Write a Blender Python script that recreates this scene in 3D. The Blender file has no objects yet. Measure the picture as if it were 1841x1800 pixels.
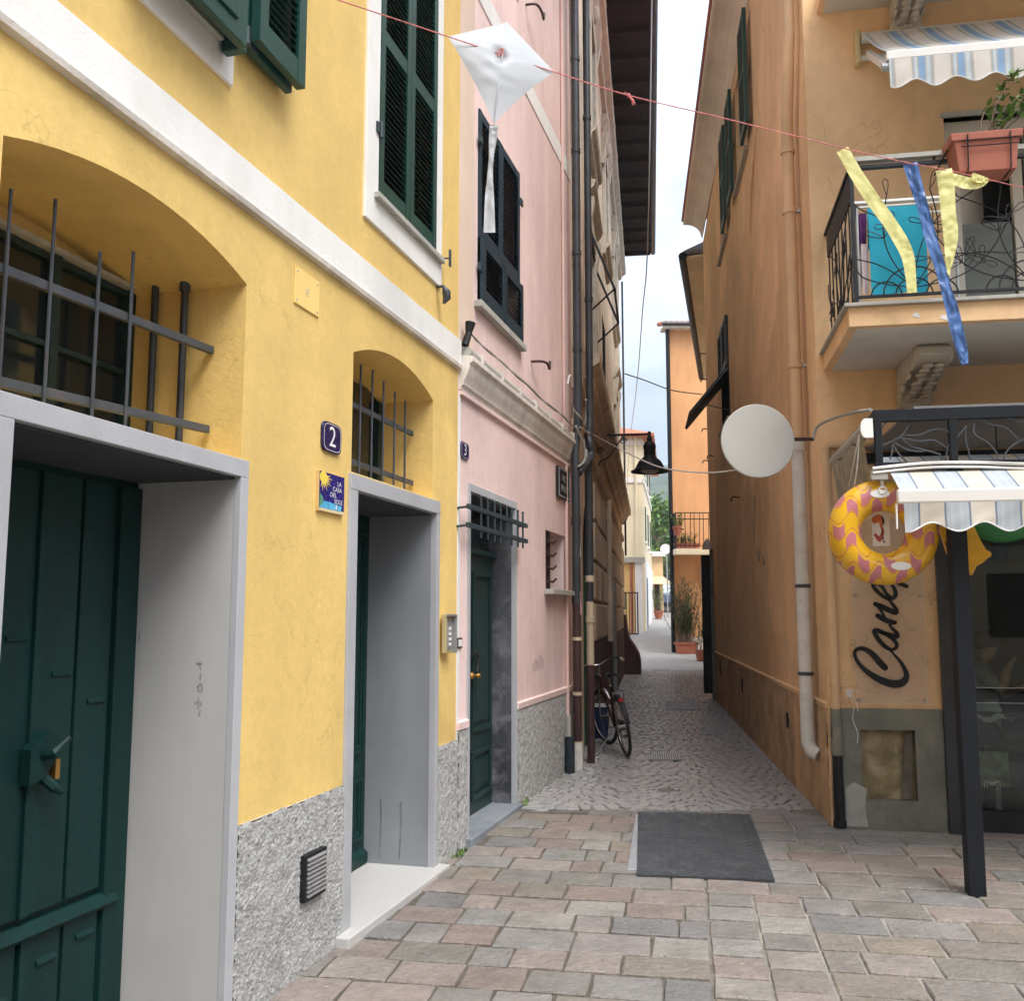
import bpy, bmesh, math, random
from mathutils import Vector, Matrix, noise
from mathutils.geometry import tessellate_polygon

random.seed(7)
SC = bpy.context.scene
COL = SC.collection
PI = math.pi

# ------------------------------------------------------------------ camera
FPX, CXP, CYP, HOR, CH = 1750.0, 920.5, 900.0, 1106.0, 1.6      # photo pixels, eye height
TH = math.atan((HOR - CYP) / FPX)
cam = bpy.data.cameras.new('camera')
cam.sensor_width = 36.0
cam.lens = FPX / 1841.0 * 36.0
cam.clip_end = 5000.0
cam.clip_start = 0.05
camo = bpy.data.objects.new('camera', cam)
camo.location = (0, 0, CH)
camo.rotation_euler = (PI / 2 + TH, 0, 0)
COL.objects.link(camo)
SC.camera = camo

# ------------------------------------------------------------------ sky, sun, exposure
SUN_EL, SUN_AZ = math.radians(58), math.radians(147)     # azimuth from +Y towards +X
world = bpy.data.worlds.new('World')
SC.world = world
world.use_nodes = True
wn, wl = world.node_tree.nodes, world.node_tree.links
wn.clear()
w_out = wn.new('ShaderNodeOutputWorld')
w_bg = wn.new('ShaderNodeBackground')
sky = wn.new('ShaderNodeTexSky')
sky.sky_type = 'NISHITA'
sky.sun_disc = False
sky.sun_elevation = SUN_EL
sky.sun_rotation = SUN_AZ
sky.air_density = 1.2
sky.dust_density = 2.0
tc = wn.new('ShaderNodeTexCoord')
mp = wn.new('ShaderNodeMapping')
mp.inputs['Scale'].default_value = (1.0, 1.0, 1.9)
cn = wn.new('ShaderNodeTexNoise')
cn.inputs['Scale'].default_value = 3.6
cn.inputs['Detail'].default_value = 7
cn.inputs['Roughness'].default_value = 0.55
cn.inputs['Distortion'].default_value = 0.35
cr = wn.new('ShaderNodeValToRGB')
cr.color_ramp.elements[0].position = 0.36
cr.color_ramp.elements[1].position = 0.60
cr.color_ramp.elements[0].color = (0.42, 0.42, 0.42, 1)
cr.color_ramp.elements[1].color = (1, 1, 1, 1)
cn2 = wn.new('ShaderNodeTexNoise')
cn2.inputs['Scale'].default_value = 5.5
cn2.inputs['Detail'].default_value = 6
cr2 = wn.new('ShaderNodeValToRGB')
cr2.color_ramp.elements[0].position = 0.35
cr2.color_ramp.elements[1].position = 0.68
cr2.color_ramp.elements[0].color = (1.15, 1.38, 1.70, 1)
cr2.color_ramp.elements[1].color = (2.35, 2.45, 2.60, 1)
mx = wn.new('ShaderNodeMixRGB')
wl.new(tc.outputs['Generated'], mp.inputs['Vector'])
wl.new(mp.outputs['Vector'], cn.inputs['Vector'])
wl.new(mp.outputs['Vector'], cn2.inputs['Vector'])
wl.new(cn.outputs['Fac'], cr.inputs['Fac'])
wl.new(cn2.outputs['Fac'], cr2.inputs['Fac'])
wl.new(cr.outputs['Color'], mx.inputs['Fac'])
wl.new(sky.outputs['Color'], mx.inputs['Color1'])
# an overcast sky is three times brighter overhead than at the horizon
sx = wn.new('ShaderNodeSeparateXYZ'); wl.new(tc.outputs['Generated'], sx.inputs[0])
gm_ = wn.new('ShaderNodeMapRange'); gm_.inputs['From Min'].default_value = 0.0; gm_.inputs['From Max'].default_value = 1.0
gm_.inputs['To Min'].default_value = 0.85; gm_.inputs['To Max'].default_value = 4.5
wl.new(sx.outputs['Z'], gm_.inputs['Value'])
gr_ = wn.new('ShaderNodeMixRGB'); gr_.blend_type = 'MULTIPLY'; gr_.inputs['Fac'].default_value = 1.0
wl.new(cr2.outputs['Color'], gr_.inputs['Color1']); wl.new(gm_.outputs['Result'], gr_.inputs['Color2'])
wl.new(gr_.outputs['Color'], mx.inputs['Color2'])
wl.new(mx.outputs['Color'], w_bg.inputs['Color'])
w_bg.inputs['Strength'].default_value = 0.15
wl.new(w_bg.outputs['Background'], w_out.inputs['Surface'])

sun = bpy.data.lights.new('sun', 'SUN')
sun.energy = 1.9
sun.angle = math.radians(34)
sun.color = (1.0, 0.965, 0.91)
suno = bpy.data.objects.new('sun', sun)
sd = Vector((math.sin(SUN_AZ) * math.cos(SUN_EL), math.cos(SUN_AZ) * math.cos(SUN_EL), math.sin(SUN_EL)))
suno.rotation_euler = (-sd).to_track_quat('-Z', 'Y').to_euler()
suno.location = (4, -6, 14)
COL.objects.link(suno)

SC.view_settings.view_transform = 'Standard'
SC.view_settings.look = 'None'
SC.view_settings.gamma = 1.0
SC.view_settings.use_curve_mapping = False
SC.view_settings.exposure = 1.18
SC.cycles.max_bounces = 7
SC.cycles.diffuse_bounces = 5
SC.cycles.glossy_bounces = 3
SC.cycles.transparent_max_bounces = 12
SC.cycles.use_denoising = True
SC.cycles.use_adaptive_sampling = True
SC.cycles.adaptive_threshold = 0.03

# ------------------------------------------------------------------ measuring from the photograph
def ray(px, py):
    x = (px - CXP) / FPX; y = -(py - CYP) / FPX
    return Vector((x, math.cos(TH) - y * math.sin(TH), math.sin(TH) + y * math.cos(TH)))
EYE = Vector((0, 0, CH))
def at_y(px, py, Y):
    r = ray(px, py); return EYE + r * (Y / r.y)
def at_z(px, py, z=0.0):
    r = ray(px, py); return EYE + r * ((z - CH) / r.z)
def gz(D):                                   # street level: falls a little towards the square, climbs far off
    if D < 8.2: return -0.02 * (8.2 - D)
    if D > 28: return 0.048 * (D - 28)
    return 0.0
def at_ground(px, py):
    p = at_z(px, py, 0)
    for _ in range(12): p = at_z(px, py, gz(p.y))
    return p

class Frame:
    """upright wall plane: u along the wall, z up, d out of the wall towards the street"""
    def __init__(s, o, u, n):
        s.o = Vector((o[0], o[1], 0)); s.u = Vector((u[0], u[1], 0)).normalized(); s.n = Vector((n[0], n[1], 0)).normalized()
    def p(s, u, z, d=0.0):
        return s.o + s.u * u + s.n * d + Vector((0, 0, z))
    def at(s, px, py, d=0.0):
        r = ray(px, py); t = (s.o + s.n * d - EYE).dot(s.n) / r.dot(s.n)
        P = EYE + r * t; q = P - s.o
        return q.dot(s.u), P.z
    def at_u(s, px, py, u):
        r = ray(px, py); t = (s.o + s.u * u - EYE).dot(s.u) / r.dot(s.u)
        P = EYE + r * t; return (P - s.o).dot(s.n), P.z
def angled(p, deg, side):
    a = math.radians(deg)
    return Frame(p, (math.sin(a), math.cos(a)), (math.cos(a) * side, -math.sin(a) * side))
L = angled((0.021, 8.393), 15.68, 1)        # yellow and pink houses
R = angled((2.569, 8.562), 7.26, -1)        # alley side of the orange house
_a = math.radians(-10)
RF = Frame((2.427, 7.698), (math.cos(_a), math.sin(_a)), (math.sin(_a), -math.cos(_a)))   # its front
B3 = angled((0.75, 11.0), 8.1, 1)           # tan house

# ------------------------------------------------------------------ mesh builder
class MB:
    def __init__(s): s.v = []; s.f = []; s.uv = {}
    def pts(s, ps):
        n = len(s.v); s.v.extend(Vector(p) for p in ps); return n
    def poly(s, ps):
        n = s.pts(ps); s.f.append(tuple(range(n, n + len(ps)))); return s
    def hexa(s, b, t):
        n = s.pts(list(b) + list(t))
        for q in ((3, 2, 1, 0), (4, 5, 6, 7), (0, 1, 5, 4), (1, 2, 6, 5), (2, 3, 7, 6), (3, 0, 4, 7)):
            s.f.append(tuple(n + i for i in q))
        return s
    def fbox(s, F, u0, u1, z0, z1, d0, d1):
        return s.hexa([F.p(u0, z0, d0), F.p(u1, z0, d0), F.p(u1, z0, d1), F.p(u0, z0, d1)],
                      [F.p(u0, z1, d0), F.p(u1, z1, d0), F.p(u1, z1, d1), F.p(u0, z1, d1)])
    def box(s, x0, x1, y0, y1, z0, z1):
        return s.hexa([(x0, y0, z0), (x1, y0, z0), (x1, y1, z0), (x0, y1, z0)], [(x0, y0, z1), (x1, y0, z1), (x1, y1, z1), (x0, y1, z1)])
    def prism(s, F, loop, d0, d1):
        n = len(loop); k = s.pts([F.p(u, z, d1) for u, z in loop] + [F.p(u, z, d0) for u, z in loop])
        s.f.append(tuple(k + i for i in range(n))); s.f.append(tuple(k + n + i for i in reversed(range(n))))
        for i in range(n):
            j = (i + 1) % n; s.f.append((k + i, k + n + i, k + n + j, k + j))
        return s
    def extr(s, F, prof, u0, u1):            # prof: closed loop of (d, z)
        n = len(prof); k = s.pts([F.p(u0, z, d) for d, z in prof] + [F.p(u1, z, d) for d, z in prof])
        s.f.append(tuple(k + i for i in range(n))); s.f.append(tuple(k + n + i for i in reversed(range(n))))
        for i in range(n):
            j = (i + 1) % n; s.f.append((k + i, k + n + i, k + n + j, k + j))
        return s
    def sweep(s, prof2, a, b, up=Vector((0, 0, 1))):   # closed section (x, y) along a straight line
        a = Vector(a); b = Vector(b); t = (b - a).normalized(); x = t.cross(up).normalized(); y = x.cross(t)
        n = len(prof2); k = s.pts([a + x * p + y * q for p, q in prof2] + [b + x * p + y * q for p, q in prof2])
        s.f.append(tuple(k + i for i in range(n))); s.f.append(tuple(k + n + i for i in reversed(range(n))))
        for i in range(n):
            j = (i + 1) % n; s.f.append((k + i, k + n + i, k + n + j, k + j))
        return s
    def tube(s, path, r, seg=8, caps=True):
        path = [Vector(p) for p in path]; n = len(path)
        rs = r if isinstance(r, (list, tuple)) else [r] * n
        ref = None; rings = []
        for i, p in enumerate(path):
            t = (path[min(i + 1, n - 1)] - path[max(i - 1, 0)]).normalized()
            if ref is None:
                ref = Vector((0, 0, 1)) if abs(t.z) < 0.9 else Vector((1, 0, 0))
            x = (ref - t * ref.dot(t)).normalized(); ref = x; y = t.cross(x)
            rings.append(s.pts([p + (x * math.cos(2 * PI * k / seg) + y * math.sin(2 * PI * k / seg)) * rs[i] for k in range(seg)]))
        for a, b in zip(rings, rings[1:]):
            for k in range(seg):
                j = (k + 1) % seg; s.f.append((a + k, a + j, b + j, b + k))
        if caps:
            s.f.append(tuple(rings[0] + k for k in reversed(range(seg)))); s.f.append(tuple(rings[-1] + k for k in range(seg)))
        return s
    def lathe(s, c, axis, prof, seg=24, closed=False):   # prof (r, h)
        c = Vector(c); a = Vector(axis).normalized(); x = a.orthogonal().normalized(); y = a.cross(x)
        rings = [s.pts([c + a * h + (x * math.cos(2 * PI * k / seg) + y * math.sin(2 * PI * k / seg)) * r for k in range(seg)]) for r, h in prof]
        for p, q in zip(rings, rings[1:]):
            for k in range(seg):
                j = (k + 1) % seg; s.f.append((p + k, p + j, q + j, q + k))
        if not closed:
            s.f.append(tuple(rings[0] + k for k in reversed(range(seg)))); s.f.append(tuple(rings[-1] + k for k in range(seg)))
        return s
    def torus(s, c, axis, Rm, r, n=48, m=12, uv=False):
        c = Vector(c); a = Vector(axis).normalized(); x = a.orthogonal().normalized(); y = a.cross(x)
        k0 = len(s.v)
        for i in range(n):
            e = x * math.cos(2 * PI * i / n) + y * math.sin(2 * PI * i / n)
            for j in range(m):
                s.v.append(c + e * (Rm + r * math.cos(2 * PI * j / m)) + a * (r * math.sin(2 * PI * j / m)))
        for i in range(n):
            for j in range(m):
                i2, j2 = (i + 1) % n, (j + 1) % m
                if uv: s.uv[len(s.f)] = [(i / n, j / m), ((i + 1) / n, j / m), ((i + 1) / n, (j + 1) / m), (i / n, (j + 1) / m)]
                s.f.append((k0 + i * m + j, k0 + i2 * m + j, k0 + i2 * m + j2, k0 + i * m + j2))
        return s
    def grid(s, nu, nv, fn, uv=False):
        k0 = len(s.v)
        for i in range(nu + 1):
            for j in range(nv + 1): s.v.append(Vector(fn(i / nu, j / nv)))
        for i in range(nu):
            for j in range(nv):
                a = k0 + i * (nv + 1) + j
                if uv: s.uv[len(s.f)] = [(i / nu, j / nv), ((i + 1) / nu, j / nv), ((i + 1) / nu, (j + 1) / nv), (i / nu, (j + 1) / nv)]
                s.f.append((a, a + nv + 1, a + nv + 2, a + 1))
        return s
    def wall(s, F, outer, holes, d=0.0):      # flat wall with openings
        loops = [outer] + holes
        flat = [q for lp in loops for q in lp]
        k = s.pts([F.p(u, z, d) for u, z in flat])
        for t in tessellate_polygon([[Vector((u, z, 0)) for u, z in lp] for lp in loops]):
            s.f.append(tuple(k + i for i in t))
        return s
    def reveal(s, F, loop, d0, d1, skip=()):
        n = len(loop)
        for i in range(n):
            if i in skip: continue
            j = (i + 1) % n
            s.poly([F.p(*loop[i], d0), F.p(*loop[j], d0), F.p(*loop[j], d1), F.p(*loop[i], d1)])
        return s
    def ell(s, c, rad, n=16, m=10, rot=None):
        c = Vector(c); rings = []
        for j in range(m + 1):
            t = PI * j / m
            for i in range(n):
                v = Vector((rad[0] * math.sin(t) * math.cos(2 * PI * i / n), rad[1] * math.sin(t) * math.sin(2 * PI * i / n), rad[2] * math.cos(t)))
                if rot: v = rot @ v
                s.v.append(c + v)
        k0 = len(s.v) - n * (m + 1)
        for j in range(m):
            for i in range(n):
                i2 = (i + 1) % n
                s.f.append((k0 + j * n + i, k0 + (j + 1) * n + i, k0 + (j + 1) * n + i2, k0 + j * n + i2))
        return s

ORG = {}
def mesh_from(name, mb, org, mat, smooth=False, recalc=True):
    me = bpy.data.meshes.new(name)
    me.from_pydata([v - org for v in mb.v], [], mb.f)
    if mb.uv:
        ul = me.uv_layers.new(name='UVMap')
        for pi, cs in mb.uv.items():
            p = me.polygons[pi]
            for k, li in enumerate(p.loop_indices): ul.data[li].uv = cs[k]
    if recalc:
        bm = bmesh.new(); bm.from_mesh(me)
        if smooth: bmesh.ops.remove_doubles(bm, verts=bm.verts, dist=1e-5)
        bmesh.ops.recalc_face_normals(bm, faces=bm.faces); bm.to_mesh(me); bm.free()
    if smooth:
        for p in me.polygons: p.use_smooth = True
    if mat: me.materials.append(mat)
    return me
def finish(o, parent, label, cat, group, kind):
    if parent is not None: o.parent = parent
    if label: o['label'] = label
    if cat: o['category'] = cat
    if group: o['group'] = group
    if kind: o['kind'] = kind
    return o
def build(name, mb, mat, parent=None, smooth=False, bev=0.0, label=None, cat=None, group=None, kind=None, recalc=True):
    if parent is not None: org = ORG[parent.name]
    else:
        xs = [v.x for v in mb.v]; ys = [v.y for v in mb.v]
        org = Vector(((min(xs) + max(xs)) / 2, (min(ys) + max(ys)) / 2, min(v.z for v in mb.v)))
    me = mesh_from(name, mb, org, mat, smooth, recalc)
    o = bpy.data.objects.new(name, me); COL.objects.link(o)
    o.location = org if parent is None else (0, 0, 0)
    ORG[o.name] = org
    if smooth and smooth != True:
        me.set_sharp_from_angle(angle=math.radians(smooth))
    if bev:
        b = o.modifiers.new('bevel', 'BEVEL'); b.width = bev; b.segments = 2; b.limit_method = 'ANGLE'; b.angle_limit = math.radians(40)
    return finish(o, parent, label, cat, group, kind)
def thing(name, loc, label, cat, group=None, parent=None, kind=None):
    o = bpy.data.objects.new(name, None); COL.objects.link(o); o.empty_display_size = 0.1
    ORG[o.name] = Vector(loc)
    o.location = Vector(loc) - (ORG[parent.name] if parent else Vector())
    return finish(o, parent, label, cat, group, kind)
def inst(name, mesh, loc, parent, rot=(0, 0, 0), scale=(1, 1, 1), **k):   # a piece that shares its mesh
    o = bpy.data.objects.new(name, mesh); COL.objects.link(o)
    o.location = Vector(loc) - (ORG[parent.name] if parent else Vector())
    o.rotation_euler = rot; o.scale = scale
    ORG[o.name] = Vector(loc)
    return finish(o, parent, k.get('label'), k.get('cat'), k.get('group'), k.get('kind'))
def text_mb(body, size, to_world, thick=0.0, align='CENTER', shear=0.0, space=1.0):
    cu = bpy.data.curves.new('lettering', 'FONT'); cu.body = body; cu.size = size; cu.align_x = align; cu.align_y = 'CENTER'
    cu.extrude = 0; cu.shear = shear; cu.resolution_u = 3; cu.space_character = space
    ob = bpy.data.objects.new('lettering', cu); COL.objects.link(ob)
    bpy.context.view_layer.update()
    me = bpy.data.meshes.new_from_object(ob.evaluated_get(bpy.context.evaluated_depsgraph_get()))
    mb = MB(); n = mb.pts([to_world(v.co.x, v.co.y) for v in me.vertices])
    for p in me.polygons: mb.f.append(tuple(n + i for i in p.vertices))
    bpy.data.objects.remove(ob); bpy.data.meshes.remove(me); bpy.data.curves.remove(cu)
    return mb
def ribbon(mb, to_world, pts, widths, sub=8):   # brush stroke as flat ribbon, Catmull-Rom through pts
    P = [Vector((x, y, 0)) for x, y in pts]; out = []
    for i in range(len(P) - 1):
        a, b, c, d = P[max(i - 1, 0)], P[i], P[i + 1], P[min(i + 2, len(P) - 1)]
        w0, w1 = widths[i], widths[i + 1]
        for k in range(sub):
            t = k / sub
            q = 0.5 * ((2 * b) + (c - a) * t + (2 * a - 5 * b + 4 * c - d) * t * t + (3 * b - a - 3 * c + d) * t ** 3)
            out.append((q, w0 + (w1 - w0) * t))
    out.append((P[-1], widths[-1]))
    L_, R_ = [], []
    for i, (q, w) in enumerate(out):
        t = (out[min(i + 1, len(out) - 1)][0] - out[max(i - 1, 0)][0]).normalized(); n = Vector((-t.y, t.x, 0))
        L_.append(q + n * w / 2); R_.append(q - n * w / 2)
    for i in range(len(out) - 1):
        mb.poly([to_world(v.x, v.y) for v in (L_[i], L_[i + 1], R_[i + 1], R_[i])])
    for q, w in (out[0], out[-1]):
        mb.poly([to_world(q.x + w / 2 * math.cos(2 * PI * k / 10), q.y + w / 2 * math.sin(2 * PI * k / 10)) for k in range(10)])
def cr_path(P, sub=6):
    P = [Vector(p) for p in P]; out = []
    for i in range(len(P) - 1):
        a, b, c, d = P[max(i - 1, 0)], P[i], P[i + 1], P[min(i + 2, len(P) - 1)]
        for k in range(sub):
            t = k / sub
            out.append(0.5 * ((2 * b) + (c - a) * t + (2 * a - 5 * b + 4 * c - d) * t * t + (3 * b - a - 3 * c + d) * t ** 3))
    out.append(P[-1]); return out

# ------------------------------------------------------------------ materials
MAT = {}
def pm(name, col, rough=0.7, var=0.12, vs=2.5, bump=0.0, bs=70.0, spec=0.4, metal=0.0, streak=0.0, dirt=None, dirt_amt=0.35, dirt_s=1.4,
       rand=0.0, island=0.0, ramp=None, bdist=0.01, coat=0.0, rvar=0.0, trans=0.0, alpha=1.0, sub=0.0, bump2=0.0, bs2=8.0, vstretch=1.0, grain=0.0, gs=60.0, gstretch=None, crack=0.0, patch=0.0):
    m = bpy.data.materials.new(name); m.use_nodes = True
    nt = m.node_tree; N, K = nt.nodes, nt.links
    b = N['Principled BSDF']
    geo = N.new('ShaderNodeNewGeometry')
    def noise_(scale, detail=6, vec=None, rgh=0.6, dist=0.0):
        n = N.new('ShaderNodeTexNoise'); n.inputs['Scale'].default_value = scale; n.inputs['Detail'].default_value = detail
        n.inputs['Roughness'].default_value = rgh; n.inputs['Distortion'].default_value = dist
        K.new(vec or geo.outputs['Position'], n.inputs['Vector']); return n.outputs['Fac']
    def ramp_(fac, p0, p1, c0=(0, 0, 0), c1=(1, 1, 1)):
        r = N.new('ShaderNodeValToRGB'); e = r.color_ramp.elements
        e[0].position, e[1].position = p0, p1; e[0].color = (*c0, 1); e[1].color = (*c1, 1)
        K.new(fac, r.inputs['Fac']); return r.outputs['Color']
    def mix_(fac, a, c, mode='MIX'):
        x = N.new('ShaderNodeMixRGB'); x.blend_type = mode
        for sock, val in (('Fac', fac), ('Color1', a), ('Color2', c)):
            if isinstance(val, (int, float)): x.inputs[sock].default_value = val
            elif isinstance(val, tuple): x.inputs[sock].default_value = (*val, 1)
            else: K.new(val, x.inputs[sock])
        return x.outputs['Color']
    vec = None
    if vstretch != 1.0:
        mpn = N.new('ShaderNodeMapping'); mpn.inputs['Scale'].default_value = (1, 1, 1 / vstretch)
        K.new(geo.outputs['Position'], mpn.inputs['Vector']); vec = mpn.outputs['Vector']
    if ramp:
        r = N.new('ShaderNodeValToRGB'); e = r.color_ramp.elements
        while len(e) < len(ramp): e.new(0.5)
        for i, c in enumerate(ramp): e[i].position = i / max(1, len(ramp) - 1) ; e[i].color = (*c, 1)
        r.color_ramp.interpolation = 'LINEAR'
        if island: K.new(geo.outputs['Random Per Island'], r.inputs['Fac'])
        else:
            oi = N.new('ShaderNodeObjectInfo'); K.new(oi.outputs['Random'], r.inputs['Fac'])
        base = r.outputs['Color']
        base = mix_(1.0, base, ramp_(noise_(vs, 6, vec), 0.3, 0.7, (1 - var,) * 3, (1 + var,) * 3), 'MULTIPLY')
    else:
        lo = tuple(c * (1 - var) for c in col); hi = tuple(min(1, c * (1 + var)) for c in col)
        base = ramp_(noise_(vs, 4, vec), 0.32, 0.68, lo, hi)
    if patch:                                    # old repairs: large soft-edged patches of slightly different wash
        vo = N.new('ShaderNodeTexVoronoi'); vo.inputs['Scale'].default_value = 0.55; vo.feature = 'SMOOTH_F1'; vo.inputs['Smoothness'].default_value = 0.12
        wv_ = N.new('ShaderNodeVectorMath'); wv_.operation = 'ADD'; nn = N.new('ShaderNodeTexNoise'); nn.inputs['Scale'].default_value = 1.7; nn.inputs['Detail'].default_value = 3
        K.new(geo.outputs['Position'], nn.inputs['Vector']); K.new(nn.outputs['Color'], wv_.inputs[0]); K.new(geo.outputs['Position'], wv_.inputs[1]); K.new(wv_.outputs['Vector'], vo.inputs['Vector'])
        sc_ = N.new('ShaderNodeSeparateColor'); K.new(vo.outputs['Color'], sc_.inputs[0])
        base = mix_(1.0, base, ramp_(sc_.outputs[0], 0.0, 1.0, (1 - patch,) * 3, (1 + patch * 0.5, 1 + patch * 0.5, 1 + patch * 0.7)), 'MULTIPLY')
    if crack:                                    # hairline cracks, only here and there
        vc = N.new('ShaderNodeTexVoronoi'); vc.inputs['Scale'].default_value = 0.9; vc.feature = 'DISTANCE_TO_EDGE'
        wc = N.new('ShaderNodeVectorMath'); wc.operation = 'ADD'; nc = N.new('ShaderNodeTexNoise'); nc.inputs['Scale'].default_value = 3.0; nc.inputs['Detail'].default_value = 4
        K.new(geo.outputs['Position'], nc.inputs['Vector']); K.new(nc.outputs['Color'], wc.inputs[0]); K.new(geo.outputs['Position'], wc.inputs[1]); K.new(wc.outputs['Vector'], vc.inputs['Vector'])
        line = ramp_(vc.outputs['Distance'], 0.0, 0.006, (1, 1, 1), (0, 0, 0)); gate = ramp_(noise_(0.8, 2), 0.52, 0.60, (0, 0, 0), (crack,) * 3)
        base = mix_(mix_(1.0, line, gate, 'MULTIPLY'), base, tuple(c * 0.45 for c in col))
    if grain:
        gv = None
        if gstretch:
            gm2 = N.new('ShaderNodeMapping'); gm2.inputs['Rotation'].default_value = (0, 0, gstretch[0]); gm2.inputs['Scale'].default_value = (gstretch[1], gstretch[2], 1)
            K.new(geo.outputs['Position'], gm2.inputs['Vector']); gv = gm2.outputs['Vector']
        base = mix_(1.0, base, ramp_(noise_(gs, 5, gv, 0.7), 0.30, 0.70, (1 - grain,) * 3, (1 + grain,) * 3), 'MULTIPLY')
    if streak:
        ms = N.new('ShaderNodeMapping'); ms.inputs['Scale'].default_value = (2.6, 2.6, 0.5); ms.inputs['Rotation'].default_value = (0.05, 0.08, 0.4)
        K.new(geo.outputs['Position'], ms.inputs['Vector'])
        base = mix_(1.0, base, ramp_(noise_(1.3, 5, ms.outputs['Vector']), 0.35, 0.62, (1 - streak,) * 3, (1, 1, 1)), 'MULTIPLY')
    if dirt is not None:
        base = mix_(ramp_(noise_(dirt_s, 5, None, 0.68, 0.4), 0.50, 0.72, (0, 0, 0), (dirt_amt,) * 3), base, dirt)
    if rand:
        oi = N.new('ShaderNodeObjectInfo')
        base = mix_(1.0, base, ramp_(oi.outputs['Random'], 0, 1, (1 - rand,) * 3, (1 + rand * 0.6,) * 3), 'MULTIPLY')
    K.new(base, b.inputs['Base Color'])
    if rvar:
        r = ramp_(noise_(vs * 3, 2), 0.3, 0.7, (max(0.02, rough - rvar),) * 3, (min(1, rough + rvar),) * 3); K.new(r, b.inputs['Roughness'])
    else: b.inputs['Roughness'].default_value = rough
    b.inputs['Specular IOR Level'].default_value = spec
    b.inputs['Metallic'].default_value = metal
    if coat: b.inputs['Coat Weight'].default_value = coat; b.inputs['Coat Roughness'].default_value = 0.15
    if trans: b.inputs['Transmission Weight'].default_value = trans
    b.inputs['Alpha'].default_value = alpha
    if sub: b.inputs['Subsurface Weight'].default_value = sub
    if bump:
        bp = N.new('ShaderNodeBump'); bp.inputs['Strength'].default_value = bump; bp.inputs['Distance'].default_value = bdist
        K.new(noise_(bs, 3, None, 0.65), bp.inputs['Height'])
        if bump2:
            b2 = N.new('ShaderNodeBump'); b2.inputs['Strength'].default_value = bump2; b2.inputs['Distance'].default_value = 0.03
            K.new(noise_(bs2, 2), b2.inputs['Height']); K.new(b2.outputs['Normal'], bp.inputs['Normal'])
        K.new(bp.outputs['Normal'], b.inputs['Normal'])
    MAT[name] = m
    return m

yellow = pm('yellow_plaster', (0.79, 0.56, 0.195), 0.85, 0.08, 1.1, 0.22, 45, 0.2, streak=0.08, grain=0.05, gs=22, crack=0.30, patch=0.11, dirt=(0.58, 0.40, 0.15), dirt_amt=0.38, dirt_s=1.1, bump2=0.12, bs2=5)
pink = pm('pink_plaster', (0.85, 0.65, 0.605), 0.85, 0.09, 0.8, 0.25, 40, 0.2, streak=0.12, grain=0.05, gs=16, crack=0.35, patch=0.08, dirt=(0.70, 0.56, 0.49), dirt_amt=0.5, dirt_s=0.8, bump2=0.15, bs2=4)
orange = pm('orange_plaster', (0.82, 0.55, 0.305), 0.85, 0.12, 0.7, 0.35, 40, 0.2, streak=0.10, grain=0.06, gs=9, crack=0.7, patch=0.13, dirt=(0.55, 0.36, 0.21), dirt_amt=0.4, dirt_s=0.9, bump2=0.15, bs2=4)
orange_far = pm('far_orange_plaster', (0.74, 0.385, 0.18), 0.85, 0.06, 0.6, 0.2, 40, 0.2, streak=0.1)
tan = pm('tan_plaster', (0.70, 0.58, 0.44), 0.85, 0.16, 1.2, 0.4, 30, 0.2, streak=0.28, dirt=(0.24, 0.17, 0.11), dirt_amt=0.55, dirt_s=1.1, bump2=0.2)
tan_dark = pm('dark_maroon_base', (0.085, 0.045, 0.042), 0.8, 0.2, 2, 0.4, 40, 0.2, streak=0.2)
cream = pm('cream_plaster', (0.80, 0.70, 0.50), 0.85, 0.07, 0.5, 0.2, 40, 0.2, streak=0.12)
white_pl = pm('white_plaster', (0.80, 0.79, 0.76), 0.8, 0.05, 1.5, 0.2, 50, 0.25, streak=0.06)
white_trim = pm('white_trim', (0.82, 0.81, 0.78), 0.75, 0.04, 1.3, 0.2, 60, 0.25, streak=0.05, dirt=(0.55, 0.52, 0.46), dirt_amt=0.25, dirt_s=2.2)
buff = pm('grubby_moulding', (0.72, 0.67, 0.60), 0.8, 0.12, 2, 0.3, 50, 0.25, streak=0.2, dirt=(0.30, 0.25, 0.20), dirt_amt=0.5, dirt_s=3)
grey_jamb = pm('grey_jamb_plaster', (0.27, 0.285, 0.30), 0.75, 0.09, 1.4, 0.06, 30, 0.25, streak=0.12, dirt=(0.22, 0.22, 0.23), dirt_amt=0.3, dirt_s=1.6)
grey_frame = pm('grey_stone_frame', (0.43, 0.435, 0.455), 0.65, 0.06, 3, 0.15, 90, 0.35, streak=0.08)
pale_jamb = pm('pale_jamb_plaster', (0.49, 0.485, 0.475), 0.8, 0.05, 1.0, 0.05, 30, 0.25, streak=0.08, dirt=(0.4, 0.4, 0.4), dirt_amt=0.22)
slate_jamb = pm('weathered_slate', (0.095, 0.10, 0.11), 0.7, 0.35, 3, 0.4, 40, 0.3, streak=0.5, dirt=(0.30, 0.30, 0.32), dirt_amt=0.5, dirt_s=5, vstretch=5)
roughcast = pm('roughcast', (0.43, 0.43, 0.42), 0.9, 0.25, 30, 0.8, 110, 0.2, dirt=(0.22, 0.21, 0.19), dirt_amt=0.4, dirt_s=2.5)
roughcast_o = pm('ochre_roughcast', (0.52, 0.345, 0.20), 0.9, 0.22, 3, 0.8, 30, 0.2, dirt=(0.20, 0.16, 0.12), dirt_amt=0.65, dirt_s=1.3)
cement = pm('damp_cement', (0.20, 0.20, 0.17), 0.85, 0.25, 2.5, 0.6, 25, 0.25, streak=0.2, dirt=(0.34, 0.32, 0.26), dirt_amt=0.5, dirt_s=3)
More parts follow.
